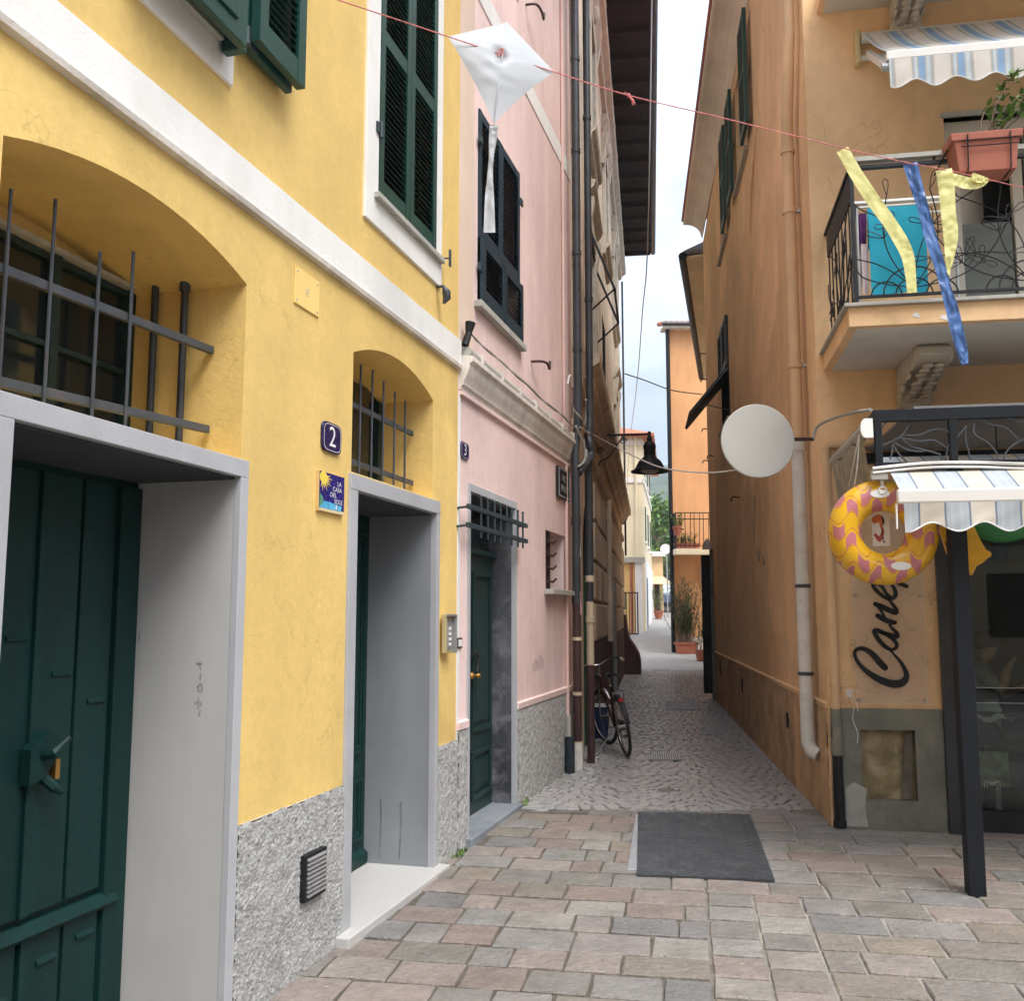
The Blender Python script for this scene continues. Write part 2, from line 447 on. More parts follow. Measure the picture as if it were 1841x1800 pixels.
marble = pm('white_marble', (0.50, 0.49, 0.475), 0.4, 0.05, 1.5, 0.05, 50, 0.4, dirt=(0.48, 0.46, 0.43), dirt_amt=0.45, dirt_s=3.0)
slate = pm('slate_sill', (0.20, 0.22, 0.25), 0.6, 0.15, 6, 0.2, 50, 0.35, dirt=(0.4, 0.4, 0.4), dirt_amt=0.3, dirt_s=4)
stone_sill = pm('stone_sill', (0.42, 0.41, 0.37), 0.75, 0.15, 6, 0.3, 60, 0.3, dirt=(0.2, 0.19, 0.16), dirt_amt=0.5, dirt_s=6)
green = pm('green_shutter_paint', (0.009, 0.058, 0.047), 0.42, 0.12, 5, 0.08, 80, 0.45, streak=0.1)
green_door = pm('green_door_paint', (0.004, 0.030, 0.027), 0.48, 0.16, 12, 0.08, 60, 0.25, streak=0.10, rvar=0.12, vstretch=14)
dgreen = pm('dark_green_door_paint', (0.008, 0.030, 0.028), 0.45, 0.15, 3, 0.06, 60, 0.4)
blue_sh = pm('petrol_blue_shutter_paint', (0.012, 0.034, 0.050), 0.5, 0.14, 5, 0.08, 80, 0.4, streak=0.12)
iron = pm('dark_grey_ironwork', (0.055, 0.065, 0.078), 0.5, 0.2, 9, 0.15, 120, 0.5, dirt=(0.11, 0.06, 0.035), dirt_amt=0.35, dirt_s=9)
iron_b = pm('blue_black_ironwork', (0.028, 0.05, 0.062), 0.5, 0.2, 9, 0.1, 120, 0.5)
black = pm('black_paint', (0.012, 0.0125, 0.014), 0.55, 0.2, 6, 0.08, 80, 0.3)
anthracite = pm('anthracite_steel', (0.010, 0.012, 0.0155), 0.55, 0.15, 5, 0.05, 80, 0.22)
lead = pm('dark_lead_pipe', (0.038, 0.042, 0.048), 0.45, 0.25, 4, 0.1, 50, 0.5)
brownpipe = pm('brown_cast_pipe', (0.055, 0.028, 0.024), 0.5, 0.2, 4, 0.1, 60, 0.4)
creampipe = pm('cream_plastic_pipe', (0.62, 0.50, 0.35), 0.5, 0.12, 4, 0.06, 50, 0.4, streak=0.15)
whitepipe = pm('white_plastic_pipe', (0.72, 0.70, 0.66), 0.45, 0.08, 4, 0.05, 50, 0.4, streak=0.15, dirt=(0.35, 0.3, 0.24), dirt_amt=0.4, dirt_s=5)
orangepipe = pm('painted_orange_pipe', (0.68, 0.45, 0.26), 0.6, 0.1, 3, 0.08, 50, 0.35, streak=0.15)
pinkpipe = pm('pink_painted_pipe', (0.68, 0.48, 0.43), 0.6, 0.1, 3, 0.08, 50, 0.35)
dkglass = pm('dark_window_glass', (0.012, 0.018, 0.02), 0.08, 0.1, 2, 0.0, 50, 0.6, rvar=0.02)
void = pm('dark_interior', (0.012, 0.012, 0.012), 0.9, 0.1)
brass = pm('brass', (0.55, 0.30, 0.08), 0.35, 0.1, 8, 0, 50, 0.5, metal=0.8)
steel = pm('dull_steel', (0.42, 0.43, 0.44), 0.4, 0.1, 8, 0.05, 80, 0.5, metal=0.6)
chrome = pm('chrome', (0.62, 0.62, 0.62), 0.18, 0.05, 8, 0, 50, 0.5, metal=1.0, rvar=0.05)
navy = pm('navy_enamel', (0.014, 0.010, 0.075), 0.25, 0.1, 8, 0, 50, 0.5, rvar=0.05)
navyb = pm('blue_glaze', (0.012, 0.012, 0.17), 0.25, 0.15, 10, 0, 50, 0.5, rvar=0.05)
enamel_w = pm('white_enamel', (0.82, 0.82, 0.80), 0.3, 0.03, 8)
wood = pm('dark_rafter_wood', (0.028, 0.018, 0.014), 0.8, 0.3, 6, 0.3, 40, 0.2)
terracotta = pm('terracotta_plastic', (0.36, 0.115, 0.07), 0.6, 0.12, 5, 0.1, 50, 0.35)
tile_red = pm('clay_roof_tile', (0.46, 0.16, 0.085), 0.85, 0.2, 4, 0.3, 30, 0.2, rand=0.25, dirt=(0.25, 0.17, 0.12), dirt_amt=0.4, dirt_s=3)
rubber = pm('rubber', (0.018, 0.018, 0.019), 0.75, 0.1)
redpaint = pm('bicycle_red_paint', (0.045, 0.008, 0.008), 0.35, 0.15, 6, 0, 50, 0.5)
sofft = pm('soffit_plaster', (0.66, 0.63, 0.57), 0.8, 0.07, 1.2, 0.2, 50, 0.25, dirt=(0.45, 0.42, 0.36), dirt_amt=0.3, dirt_s=2)
carved = pm('carved_stone', (0.52, 0.47, 0.39), 0.85, 0.12, 5, 0.6, 30, 0.2, dirt=(0.24, 0.20, 0.14), dirt_amt=0.6, dirt_s=6)
upvc = pm('cream_window_frame', (0.60, 0.55, 0.46), 0.5, 0.05, 2, 0.03, 50, 0.4)
shutgrey = pm('grey_green_shutter', (0.16, 0.175, 0.15), 0.6, 0.08, 4, 0.05, 50, 0.35)
leaf = pm('leaf_green', (0.075, 0.16, 0.028), 0.5, 0.35, 9, 0, 50, 0.4, island=1, ramp=[(0.04, 0.10, 0.02), (0.10, 0.20, 0.035), (0.17, 0.27, 0.05)])
leaf_dk = pm('dark_leaf_green', (0.03, 0.07, 0.02), 0.5, 0.3, 9, 0, 50, 0.4, island=1, ramp=[(0.018, 0.045, 0.014), (0.04, 0.085, 0.02), (0.08, 0.12, 0.03)])
twig = pm('twig', (0.16, 0.11, 0.075), 0.85, 0.2, 12, 0.2, 60)
soffit_shade = pm('soffit_painted_shade', (0.055, 0.06, 0.066), 0.8, 0.15, 2, 0.1, 40, 0.2)  # doorway shade put into the colour of the soffits
mosscol = pm('moss', (0.09, 0.11, 0.03), 0.9, 0.3, 20, 0.5, 60)

# ================================================================== ground
def xl(D):                                    # street-side wall faces at depth D
    if D < 10.75: return L.o.x + (D - L.o.y) * math.tan(math.radians(15.68))
    return B3.o.x + (D - B3.o.y) * math.tan(math.radians(8.1))
def xr(D): return R.o.x + (D - R.o.y) * math.tan(math.radians(7.26))
asphalt = pm('far_ground', (0.22, 0.205, 0.185), 0.85, 0.15, 0.6, 0.3, 20, 0.25)
gm = MB()
ys = [-60, -10, 0, 2, 4, 6, 8.2, 12, 20, 28, 32, 40, 50, 60, 68]
xs = [-80, -6, -1, 2, 5, 9, 90]
ids = {}
for y in ys:
    for x in xs: ids[(x, y)] = gm.pts([(x, y, gz(y) - 0.045)])
for x0, x1 in zip(xs, xs[1:]):
    for y0, y1 in zip(ys, ys[1:]): gm.f.append((ids[x0, y0], ids[x1, y0], ids[x1, y1], ids[x0, y1]))
for x0, x1 in ((-80, -6), (-6, 90)):
    z = gz(68) - 0.045
    gm.poly([(x0, 68, z), (x1, 68, z), (x1 * 12, 2600, z - 6), (x0 * 12, 2600, z - 6)])
build('ground', gm, asphalt, kind='structure')

# mortar bed of the square: darker earth on the left, pale cement grout on the right
def bed_mat():
    m = pm('mortar_bed', (0.2, 0.2, 0.2), 0.9, 0.2, 8, 0.5, 60, 0.15)
    N, K = m.node_tree.nodes, m.node_tree.links
    b = N['Principled BSDF']; old = b.inputs['Base Color'].links[0].from_socket
    geo = N.new('ShaderNodeNewGeometry'); sp = N.new('ShaderNodeSeparateXYZ'); K.new(geo.outputs['Position'], sp.inputs[0])
    mr = N.new('ShaderNodeMapRange'); mr.inputs['From Min'].default_value = 0.6; mr.inputs['From Max'].default_value = 1.5
    K.new(sp.outputs['X'], mr.inputs['Value'])
    nz = N.new('ShaderNodeTexNoise'); nz.inputs['Scale'].default_value = 9; K.new(geo.outputs['Position'], nz.inputs['Vector'])
    ad = N.new('ShaderNodeMath'); ad.operation = 'ADD'; sb = N.new('ShaderNodeMath'); sb.operation = 'SUBTRACT'; sb.inputs[1].default_value = 0.5
    K.new(nz.outputs['Fac'], sb.inputs[0]); K.new(mr.outputs['Result'], ad.inputs[0]); K.new(sb.outputs[0], ad.inputs[1])
    r = N.new('ShaderNodeValToRGB'); r.color_ramp.elements[0].color = (0.105, 0.093, 0.077, 1); r.color_ramp.elements[1].color = (0.27, 0.25, 0.22, 1)
    K.new(ad.outputs[0], r.inputs['Fac']); mu = N.new('ShaderNodeMixRGB'); mu.blend_type = 'MULTIPLY'; mu.inputs['Fac'].default_value = 1
    ga = N.new('ShaderNodeMixRGB'); ga.blend_type = 'MULTIPLY'; ga.inputs['Fac'].default_value = 1; ga.inputs['Color2'].default_value = (5, 5, 5, 1)
    K.new(old, ga.inputs['Color1']); K.new(ga.outputs[0], mu.inputs['Color1']); K.new(r.outputs['Color'], mu.inputs['Color2']); K.new(mu.outputs[0], b.inputs['Base Color'])
    return m
pb = MB(); sheet = lambda s, t: (-3.0 + 10.0 * s, 0.6 + 7.75 * t, gz(0.6 + 7.75 * t) - 0.011)
pb.grid(4, 12, sheet)
PIAZZA = build('square_paving', pb, bed_mat(), kind='structure')

def slab_mat():
    m = pm('paving_stone', (0.25, 0.25, 0.25), 0.72, 0.16, 5, 0.7, 70, 0.35, grain=0.18, gs=26, gstretch=(0.6, 1.0, 3.2),
           ramp=[(0.189, 0.174, 0.159), (0.224, 0.214, 0.201), (0.162, 0.159, 0.156), (0.257, 0.244, 0.224), (0.236, 0.181, 0.157), (0.185, 0.174, 0.159), (0.225, 0.195, 0.157), (0.175, 0.166, 0.151), (0.261, 0.217, 0.195), (0.206, 0.200, 0.193)],
           dirt=(0.12, 0.11, 0.095), dirt_amt=0.4, dirt_s=7, bdist=0.008, bump2=0.6, bs2=18)
    return m
slabm = slab_mat()
def stone_mesh(name, rnd, cham=0.05, jit=0.03, mat=None):
    o = []
    for sx, sy in ((-1, -1), (0, -1), (1, -1), (1, 0), (1, 1), (0, 1), (-1, 1), (-1, 0)):
        x, y = sx * 0.5, sy * 0.5
        o.append((x + rnd.uniform(-jit, jit) * (0.7 if sx else 1), y + rnd.uniform(-jit, jit) * (0.7 if sy else 1)))
    mb = MB(); n = len(o)
    b0 = mb.pts([(x, y, -1) for x, y in o]); b1 = mb.pts([(x, y, -0.16) for x, y in o])
    b2 = mb.pts([(x * (1 - 2 * cham), y * (1 - 2 * cham), rnd.uniform(-0.05, 0.05)) for x, y in o]); c = mb.pts([(0, 0, 0.06)])
    for i in range(n):
        j = (i + 1) % n
        mb.f += [(b0 + i, b0 + j, b1 + j, b1 + i), (b1 + i, b1 + j, b2 + j, b2 + i), (b2 + i, b2 + j, c)]
    return mesh_from(name, mb, Vector(), mat)
rs = random.Random(11)
slabs = [stone_mesh('paving_slab', rs, 0.022, 0.018, slabm) for _ in range(10)]
PA = math.radians(10.0)
pa = Vector((math.sin(PA), math.cos(PA), 0)); pbv = Vector((math.cos(PA), -math.sin(PA), 0))
def lay(b0, b1, a0, a1, gap):
    c = pbv * ((b0 + b1) / 2) + pa * ((a0 + a1) / 2)
    if c.y > 8.28 or c.y < 1.6 or c.x < xl(c.y) - 0.05 or c.x > 5.2: return
    if c.y > 7.45 and c.x > 2.55: return
    D = c.y
    inst('paving_slab', rs.choice(slabs), (c.x, c.y, gz(D) + rs.uniform(-0.003, 0.003)), PIAZZA,
         (rs.uniform(-0.008, 0.008) - 0.0, rs.uniform(-0.008, 0.008), -PA + rs.choice((0, PI)) + rs.uniform(-0.006, 0.006)), (b1 - b0 - gap, a1 - a0 - gap, 0.04))
a = 1.2
while a < 9.6:
    p = rs.uniform(0.25, 0.30)
    b = -2.4 + rs.uniform(0, 0.3)
    while b < 0.09:
        w = rs.choice((0.27, 0.33, 0.36, 0.40, 0.30, 0.20)); e = min(b + w, 0.09)
        if 0.09 - e < 0.12: e = 0.09
        lay(b, e, a, a + p, 0.013); b = e
    a += p
for c0, c1 in ((0.09, 0.355), (0.355, 0.63)):
    a = 1.4 + rs.uniform(0, 0.2)
    while a < 6.05:
        p = rs.uniform(0.22, 0.31); lay(c0, c1, a, a + p, 0.017); a += p
a = 1.2
while a < 9.2:
    p = rs.uniform(0.25, 0.30)
    b = 0.63 if a < 6.0 else 0.09
    first = True
    while b < 4.6:
        w = rs.choice((0.38, 0.42, 0.34, 0.46, 0.40)); w = rs.uniform(0.15, 0.42) if first else w; first = False
        lay(b, b + w, a, a + p, 0.017); b += w
    a += p

# cobbles laid in arcs along the alley
ab = MB()
nD = 24
for k in range(nD):
    D0 = 8.25 + (28.6 - 8.25) * k / nD; D1 = 8.25 + (28.6 - 8.25) * (k + 1) / nD
    ab.poly([(xl(D0) - 0.3, D0, gz(D0) - 0.012), (xr(D0) + 0.5, D0, gz(D0) - 0.012), (xr(D1) + 0.5, D1, gz(D1) - 0.012), (xl(D1) - 0.3, D1, gz(D1) - 0.012)])
cob_bed = pm('cobble_joint_earth', (0.20, 0.19, 0.18), 0.85, 0.25, 6, 0.5, 60, 0.2)
ALLEY = build('alley_paving', ab, cob_bed, kind='structure')
COBR = [(0.31, 0.30, 0.295), (0.335, 0.325, 0.315), (0.285, 0.28, 0.28), (0.35, 0.33, 0.315), (0.315, 0.31, 0.31)]
cobm = pm('porphyry_cobble', (0.2, 0.2, 0.2), 0.55, 0.15, 9, 0.3, 60, 0.5, ramp=COBR, bdist=0.004, coat=0.1)
cobm_i = pm('porphyry_cobble_mass', (0.2, 0.2, 0.2), 0.45, 0.15, 9, 0.3, 60, 0.5, ramp=COBR, island=1, bdist=0.004, coat=0.12)
cobs = [stone_mesh('cobble', rs, 0.09, 0.05, cobm) for _ in range(8)]
AA = math.radians(8.0)
aa = Vector((math.sin(AA), math.cos(AA), 0)); bb = Vector((math.cos(AA), -math.sin(AA), 0))
spots = []
k = 0
pitch = 0.098
while k < 240:
    b = -2.2 + rs.uniform(0, 0.12)
    while b < 2.6:
        s = ((b + 0.55) % 1.1) - 0.55
        c = aa * (8.15 + k * pitch + 0.85 * s * s + rs.uniform(-0.007, 0.007)) + bb * (b + 0.35)
        if 8.3 < c.y < 28.4 and xl(c.y) - 0.02 < c.x < xr(c.y) + 0.05:
            spots.append((c, math.atan(2 * 0.85 * s)))
        b += pitch * rs.uniform(0.86, 1.18)
    k += 1
spots.sort(key=lambda q: q[0].y)
for i, (c, an) in enumerate(spots[:300]):
    inst('cobble', rs.choice(cobs), (c.x, c.y, rs.uniform(-0.004, 0.004)), ALLEY, (rs.uniform(-0.03, 0.03), rs.uniform(-0.03, 0.03), -AA + an + rs.uniform(-0.05, 0.05)),
         (0.093 * rs.uniform(0.95, 1.05), 0.093 * rs.uniform(0.95, 1.05), 0.022))
cm = MB()
for c, an in spots[300:]:
    q = -AA + an + rs.uniform(-0.08, 0.08); h = 0.046 * rs.uniform(0.94, 1.05); z = gz(c.y) + rs.uniform(-0.005, 0.005)
    tx, ty = rs.uniform(-0.03, 0.03), rs.uniform(-0.03, 0.03)
    top, bot = [], []
    for sx, sy in ((-1, -1), (1, -1), (1, 1), (-1, 1)):
        for r_, lst, zz in ((0.88, top, 0.0), (1.0, bot, -0.010)):
            x, y = sx * h * r_, sy * h * r_
            lst.append((c.x + x * math.cos(q) - y * math.sin(q), c.y + x * math.sin(q) + y * math.cos(q), z + zz + x * tx + y * ty))
    n = cm.pts(bot + top)
    cm.f += [(n + 4, n + 5, n + 6, n + 7)] + [(n + i, n + (i + 1) % 4, n + 4 + (i + 1) % 4, n + 4 + i) for i in range(4)]
build('cobble_field', cm, cobm_i, ALLEY, kind='stuff', recalc=False)

# road beyond the alley
farpav = pm('far_street_paving', (0.30, 0.285, 0.265), 0.8, 0.14, 3, 0.3, 12, 0.3)
fp = MB()
for D0, D1 in ((28.6, 36), (36, 48), (48, 62), (62, 67)):
    fp.poly([(-2, D0, gz(D0) - 0.02), (14, D0, gz(D0) - 0.02), (14, D1, gz(D1) - 0.02), (-2, D1, gz(D1) - 0.02)])
build('far_street', fp, farpav, kind='structure')

# ================================================================== house helpers
def arch_loop(u0, u1, z0, zs, za, n=12):
    """opening with a shallow segmental head: springing zs, crown za"""
    c = (u0 + u1) / 2; h = (u1 - u0) / 2; s = za - zs; r = (h * h + s * s) / (2 * s); zc = za - r; t = math.asin(h / r)
    pts = [(u0, z0), (u1, z0)]
    for k in range(n + 1):
        q = t - 2 * t * k / n
        pts.append((c + r * math.sin(q), zc + r * math.cos(q)))
    return pts
def rect(u0, u1, z0, z1): return [(u0, z0), (u1, z0), (u1, z1), (u0, z1)]
def body(F, u0, u1, z0, z1, depth, holes, parent, mat, name='wall'):
    mb = MB().wall(F, rect(u0, u1, z0, z1), holes)
    mb.poly([F.p(u0, z0), F.p(u0, z1), F.p(u0, z1, -depth), F.p(u0, z0, -depth)])
    mb.poly([F.p(u1, z0), F.p(u1, z0, -depth), F.p(u1, z1, -depth), F.p(u1, z1)])
    mb.poly([F.p(u0, z1), F.p(u1, z1), F.p(u1, z1, -depth), F.p(u0, z1, -depth)])
    mb.poly([F.p(u0, z0, -depth), F.p(u0, z1, -depth), F.p(u1, z1, -depth), F.p(u1, z0, -depth)])
    return build(name, mb, mat, parent, recalc=False)
def bumpy(F, u0, u1, z0, z1, d, amp, res, cut=()):    # rough-cast skin, really uneven
    nu = max(2, int((u1 - u0) / res)); nz = max(2, int((z1 - z0) / res))
    def fn(s, t):
        u = u0 + (u1 - u0) * s; z = z0 + (z1 - z0) * t
        e = min(1, min(t, 1 - t) * nz / 1.5)
        h = amp * e * (abs(noise.noise(Vector((u * 55, z * 55, 1.7)))) * 1.0 + 0.8 * noise.noise(Vector((u * 120, z * 120, 4.1))) + 0.5 * noise.noise(Vector((u * 14, z * 14, 9))))
        if t > 0.999: z += 0.016 * noise.noise(Vector((u * 17, 3.3, 0.0))) + 0.008 * noise.noise(Vector((u * 60, 1.3, 0.0)))
        return F.p(u, z, d + h)
    mb = MB().grid(nu, nz, fn)
    mb.poly([F.p(u0, z1, -0.01), F.p(u1, z1, -0.01), F.p(u1, z1, d), F.p(u0, z1, d)])
    mb.poly([F.p(u0, z0, -0.01), F.p(u0, z1, -0.01), F.p(u0, z1, d), F.p(u0, z0, d)])
    mb.poly([F.p(u1, z0, -0.01), F.p(u1, z1, -0.01), F.p(u1, z1, d), F.p(u1, z0, d)])
    return mb
def slat_mesh(F, w, mat, depth=0.036, th=0.006, tilt=48, name='slat'):
    t = math.radians(tilt); e1 = F.n * math.cos(t) - Vector((0, 0, math.sin(t))); e2 = F.n * math.sin(t) + Vector((0, 0, math.cos(t)))
    mb = MB()
    def P(u, a, b): return F.u * u + e1 * a + e2 * b
    h, k = depth / 2, th / 2
    mb.hexa([P(-w / 2, -h, -k), P(w / 2, -h, -k), P(w / 2, h, -k), P(-w / 2, h, -k)], [P(-w / 2, -h, k), P(w / 2, -h, k), P(w / 2, h, k), P(-w / 2, h, k)])
    return mesh_from(name, mb, Vector(), mat)
def louvre(F, house, u0, u1, z0, z1, d, mat, rails=(), stile=0.065, th=0.035, pitch=0.037, name='shutter_leaf', back=False):
    """one louvred shutter leaf: frame mesh with its slats as children"""
    mb = MB()
    mb.fbox(F, u0, u0 + stile, z0, z1, d - th / 2, d + th / 2); mb.fbox(F, u1 - stile, u1, z0, z1, d - th / 2, d + th / 2)
    zr = [z0 + 0.10] + [r for r in rails] + [z1]
    mb.fbox(F, u0 + stile, u1 - stile, z0, z0 + 0.11, d - th / 2 + 0.003, d + th / 2 - 0.003)
    mb.fbox(F, u0 + stile, u1 - stile, z1 - 0.07, z1, d - th / 2 + 0.003, d + th / 2 - 0.003)
    for r in rails: mb.fbox(F, u0 + stile, u1 - stile, r - 0.045, r + 0.045, d - th / 2 + 0.003, d + th / 2 - 0.003)
    lf = build(name, mb, mat, house)
    sm = slat_mesh(F, u1 - u0 - 2 * stile + 0.004, mat)
    edges = [z0 + 0.11] + [x for r in rails for x in (r - 0.045, r + 0.045)] + [z1 - 0.07]
    for a, b in zip(edges[::2], edges[1::2]):
        n = int((b - a) / pitch)
        for k in range(n):
            z = a + (k + 0.5) * (b - a) / n
            inst('slat', sm, F.p((u0 + u1) / 2, z, d), lf)
    return lf
def pipe(F, pts, r, mat, parent, name='drain_pipe', seg=10):
    return build(name, MB().tube([F.p(*q) for q in pts], r, seg), mat, parent, smooth=50)
def collar(F, u, z, d, r, h, mat, parent, name='pipe_collar'):
    return build(name, MB().lathe(F.p(u, z, d), (0, 0, 1), [(r, -h / 2), (r, h / 2)], 12), mat, parent, smooth=40)

# ================================================================== yellow house
YH = thing('yellow_house', L.p(-4.4, gz(4.2), 0), 'yellow plastered house with white string course and green shutters', 'house')
YU0, YU1 = -12.0, -1.53
gA = rect(-5.70, -4.42, -0.12, 2.19)
gB = arch_loop(-5.80, -4.405, 2.268, 3.05, 3.17)
dA = rect(-3.235, -1.985, -0.12, 2.275)
dB = arch_loop(-3.30, -2.04, 2.372, 3.035, 3.16)
w2 = rect(-3.04, -2.06, 4.045, 5.95)
w1 = rect(-5.72, -4.76, 4.04, 5.95)
body(L, YU0, YU1, -0.3, 7.6, 5.0, [gA, gB, dA, dB, w2, w1], YH, yellow)
# street-floor overdoor recesses
build('recess', MB().reveal(L, gB, 0, -0.62).poly([L.p(u, z, -0.62) for u, z in gB]), yellow, YH)
build('recess', MB().reveal(L, dB, 0, -0.42).poly([L.p(u, z, -0.42) for u, z in dB]), yellow, YH)
# roof, never seen from the street but it is there
build('roof', MB().hexa([L.p(YU0, 7.6, 0.5), L.p(YU1, 7.6, 0.5), L.p(YU1, 7.6, -5.2), L.p(YU0, 7.6, -5.2)], [L.p(YU0, 7.75, 0.5), L.p(YU1, 7.75, 0.5), L.p(YU1, 9.0, -2.5), L.p(YU0, 9.0, -2.5)]), tile_red, YH)
# string course with thin lower moulding
build('string_course', MB().extr(L, [(0, 3.405), (0.022, 3.405), (0.022, 3.59), (0, 3.59)], YU0, YU1 + 0.012), white_trim, YH)
build('string_course_lip', MB().extr(L, [(0, 3.372), (0.03, 3.378), (0.034, 3.402), (0, 3.404)], YU0, YU1 + 0.01), buff, YH)
# --- large doorway on the left
mb = MB()
mb.fbox(L, -5.775, -5.70, -0.2, 2.19, -0.02, 0.014); mb.fbox(L, -4.42, -4.358, -0.2, 2.19, -0.02, 0.014); mb.fbox(L, -5.775, -4.358, 2.19, 2.266, -0.62, 0.014)
dw = build('door_surround', mb, grey_frame, YH, bev=0.003)
build('door_soffit', MB().fbox(L, -5.70, -4.42, 2.178, 2.19, -0.56, -0.02), soffit_shade, dw)
build('door_jamb', MB().fbox(L, -4.42, -4.40, -0.2, 2.19, -0.56, -0.02), pale_jamb, dw)
build('door_jamb', MB().fbox(L, -5.72, -5.70, -0.2, 2.19, -0.56, -0.02), pale_jamb, dw)
# double door of planks
DD = -0.50
door = build('door', MB().fbox(L, -5.70, -4.42, -0.1, 2.19, DD - 0.04, DD), green_door, YH, label='dark green double door of vertical planks with raised weather bar')
def dpiece(name, u0, u1, z0, z1, d0, d1, mat=green_door, bev=0.004, par=None):
    return build(name, MB().fbox(L, u0, u1, z0, z1, DD + d0, DD + d1), mat, par or door, bev=bev)
for (u0, u1) in ((-5.69, -5.47), (-5.46, -5.24), (-5.23, -5.02), (-5.00, -4.79), (-4.78, -4.58)):
    dpiece('plank', u0 + 0.004, u1 - 0.004, 0.50, 2.15, 0, 0.022); dpiece('plank', u0 + 0.004, u1 - 0.004, -0.08, 0.42, 0, 0.022)
dpiece('stile', -4.565, -4.43, -0.08, 2.15, 0, 0.034)
dpiece('cover_strip', -5.03, -4.99, 0.5, 2.15, 0.0, 0.04)
build('weather_bar', MB().extr(L, [(DD, 0.42), (DD + 0.045, 0.42), (DD + 0.06, 0.437), (DD + 0.022, 0.475), (DD, 0.475)], -5.68, -4.50), green_door, door)
for u, z in ((-4.87, 1.36), (-4.87, 0.30), (-4.66, 0.33), (-4.66, 1.24), (-5.11, 1.5), (-5.11, 0.22)):
    build('panel_notch', MB().extr(L, [(DD + 0.02, z), (DD + 0.034, z + 0.006), (DD + 0.034, z + 0.012), (DD + 0.02, z + 0.03)], u - 0.05, u + 0.05), green_door, door)
hk = MB()
hk.prism(L, [(-5.06, 0.98), (-4.98, 1.0), (-4.915, 1.08), (-4.925, 1.14), (-4.97, 1.17), (-5.06, 1.11)], DD + 0.03, DD + 0.075)
hk.tube([L.p(-5.0, 1.08, DD + 0.05), L.p(-4.99, 1.09, DD + 0.12), L.p(-4.93, 1.14, DD + 0.13)], [0.02, 0.022, 0.012], 8)
hk.tube([L.p(-4.97, 1.0, DD + 0.05), L.p(-4.96, 0.96, DD + 0.10), L.p(-4.93, 0.94, DD + 0.11)], [0.022, 0.02, 0.012], 8)
build('door_handle', hk, green_door, door, smooth=40)
build('latch_plate', MB().fbox(L, -4.935, -4.912, 0.985, 1.06, DD + 0.04, DD + 0.082), brass, door, bev=0.003)
# --- overdoor window and its grille
wn_ = build('overdoor_window', MB().fbox(L, -5.80, -4.41, 2.27, 3.06, -0.612, -0.60), dkglass, YH)
mb = MB()
for u in (-5.78, -5.33, -4.90, -4.43): mb.fbox(L, u - 0.022, u + 0.022, 2.27, 3.06, -0.60, -0.565)
for z in (2.30, 2.68, 3.04): mb.fbox(L, -5.80, -4.41, z - 0.012, z + 0.012, -0.597, -0.575)
build('window_frame', mb, dgreen, wn_)
build('window_head', MB().fbox(L, -5.80, -4.41, 3.06, 3.08, -0.61, -0.54), stone_sill, wn_)
build('curtain', MB().grid(24, 1, lambda s, t: L.p(-5.42 + 0.12 * s, 2.3 + 0.6 * t, -0.598 + 0.004 * math.sin(s * 30))), pm('dull_red_curtain', (0.05, 0.012, 0.012), 0.8), wn_)
gr = thing('window_grille', L.p(-5.1, 2.27, -0.2), None, None, parent=YH)
def bar(F, par, a, b, r=0.0085, mat=iron, name='bar', seg=6): return build(name, MB().tube([F.p(*a), F.p(*b)], r, seg), mat, par, smooth=60)
gd = -0.16
for x0, y0, x1, y1, nm in ((0, 484, 383, 631, 'rail'), (0, 690, 373, 772, 'rail')):
    ua, za = L.at(x0, y0, gd); ub, zb = L.at(x1, y1, gd)
    build(nm, MB().sweep([(-0.012, -0.017), (0.012, -0.017), (0.012, 0.017), (-0.012, 0.017)], L.p(-5.80, za + (za - zb) * 0.1, gd), L.p(min(ub, -4.41), zb, gd)), iron, gr, bev=0.003)
for x, yt, yb in ((20, 340, 720), (100, 358, 745), (180, 452, 755), (240, 452, 770)):
    u0, zt = L.at(x, yt, gd + 0.02); u1, zb = L.at(x - 8, yb, gd + 0.02)
    bar(L, gr, (u0, zt, gd + 0.02), (u0, 2.27, gd + 0.02), 0.007)
for x in (-40, -100):
    u0, zt = L.at(x, 330, gd + 0.02); bar(L, gr, (u0, 2.95, gd + 0.02), (u0, 2.27, gd + 0.02), 0.007)
for px, yt in ((282, 463), (333, 508)):
    d_, z_ = L.at_u(px, yt, -4.445); dd_, zz = L.at_u(px, 640, -4.445)
    pp = build('cable_pipe', MB().tube([L.p(-4.445, 2.268, d_), L.p(-4.445, z_, d_)], 0.017, 8), lead, YH, smooth=50)
    build('pipe_clip', MB().lathe(L.p(-4.445, z_ - 0.02, d_), (0, 0, 1), [(0.024, -0.02), (0.024, 0.02)], 10), iron, pp)
# --- door number two
mb = MB()
mb.fbox(L, -3.335, -3.235, -0.02, 2.275, -0.03, 0.016); mb.fbox(L, -1.985, -1.925, -0.02, 2.275, -0.03, 0.016); mb.fbox(L, -3.335, -1.925, 2.275, 2.36, -0.42, 0.018)
sr = build('door_surround', mb, grey_frame, YH, bev=0.003)
build('door_jamb', MB().fbox(L, -1.985, -1.965, -0.02, 2.275, -0.55, -0.03), grey_jamb, sr)
build('door_jamb', MB().fbox(L, -3.255, -3.235, -0.02, 2.275, -0.55, -0.03), grey_jamb, sr)
build('door_soffit', MB().fbox(L, -3.235, -1.985, 2.262, 2.275, -0.55, -0.03), soffit_shade, sr)
build('threshold', MB().fbox(L, -3.40, -1.87, -0.075, -0.012, -0.55, 0.085), marble, YH, bev=0.006)
d2 = build('door', MB().fbox(L, -3.235, -1.985, -0.012, 2.27, -0.53, -0.475), green_door, YH, label='green panelled street door in deep grey recess')
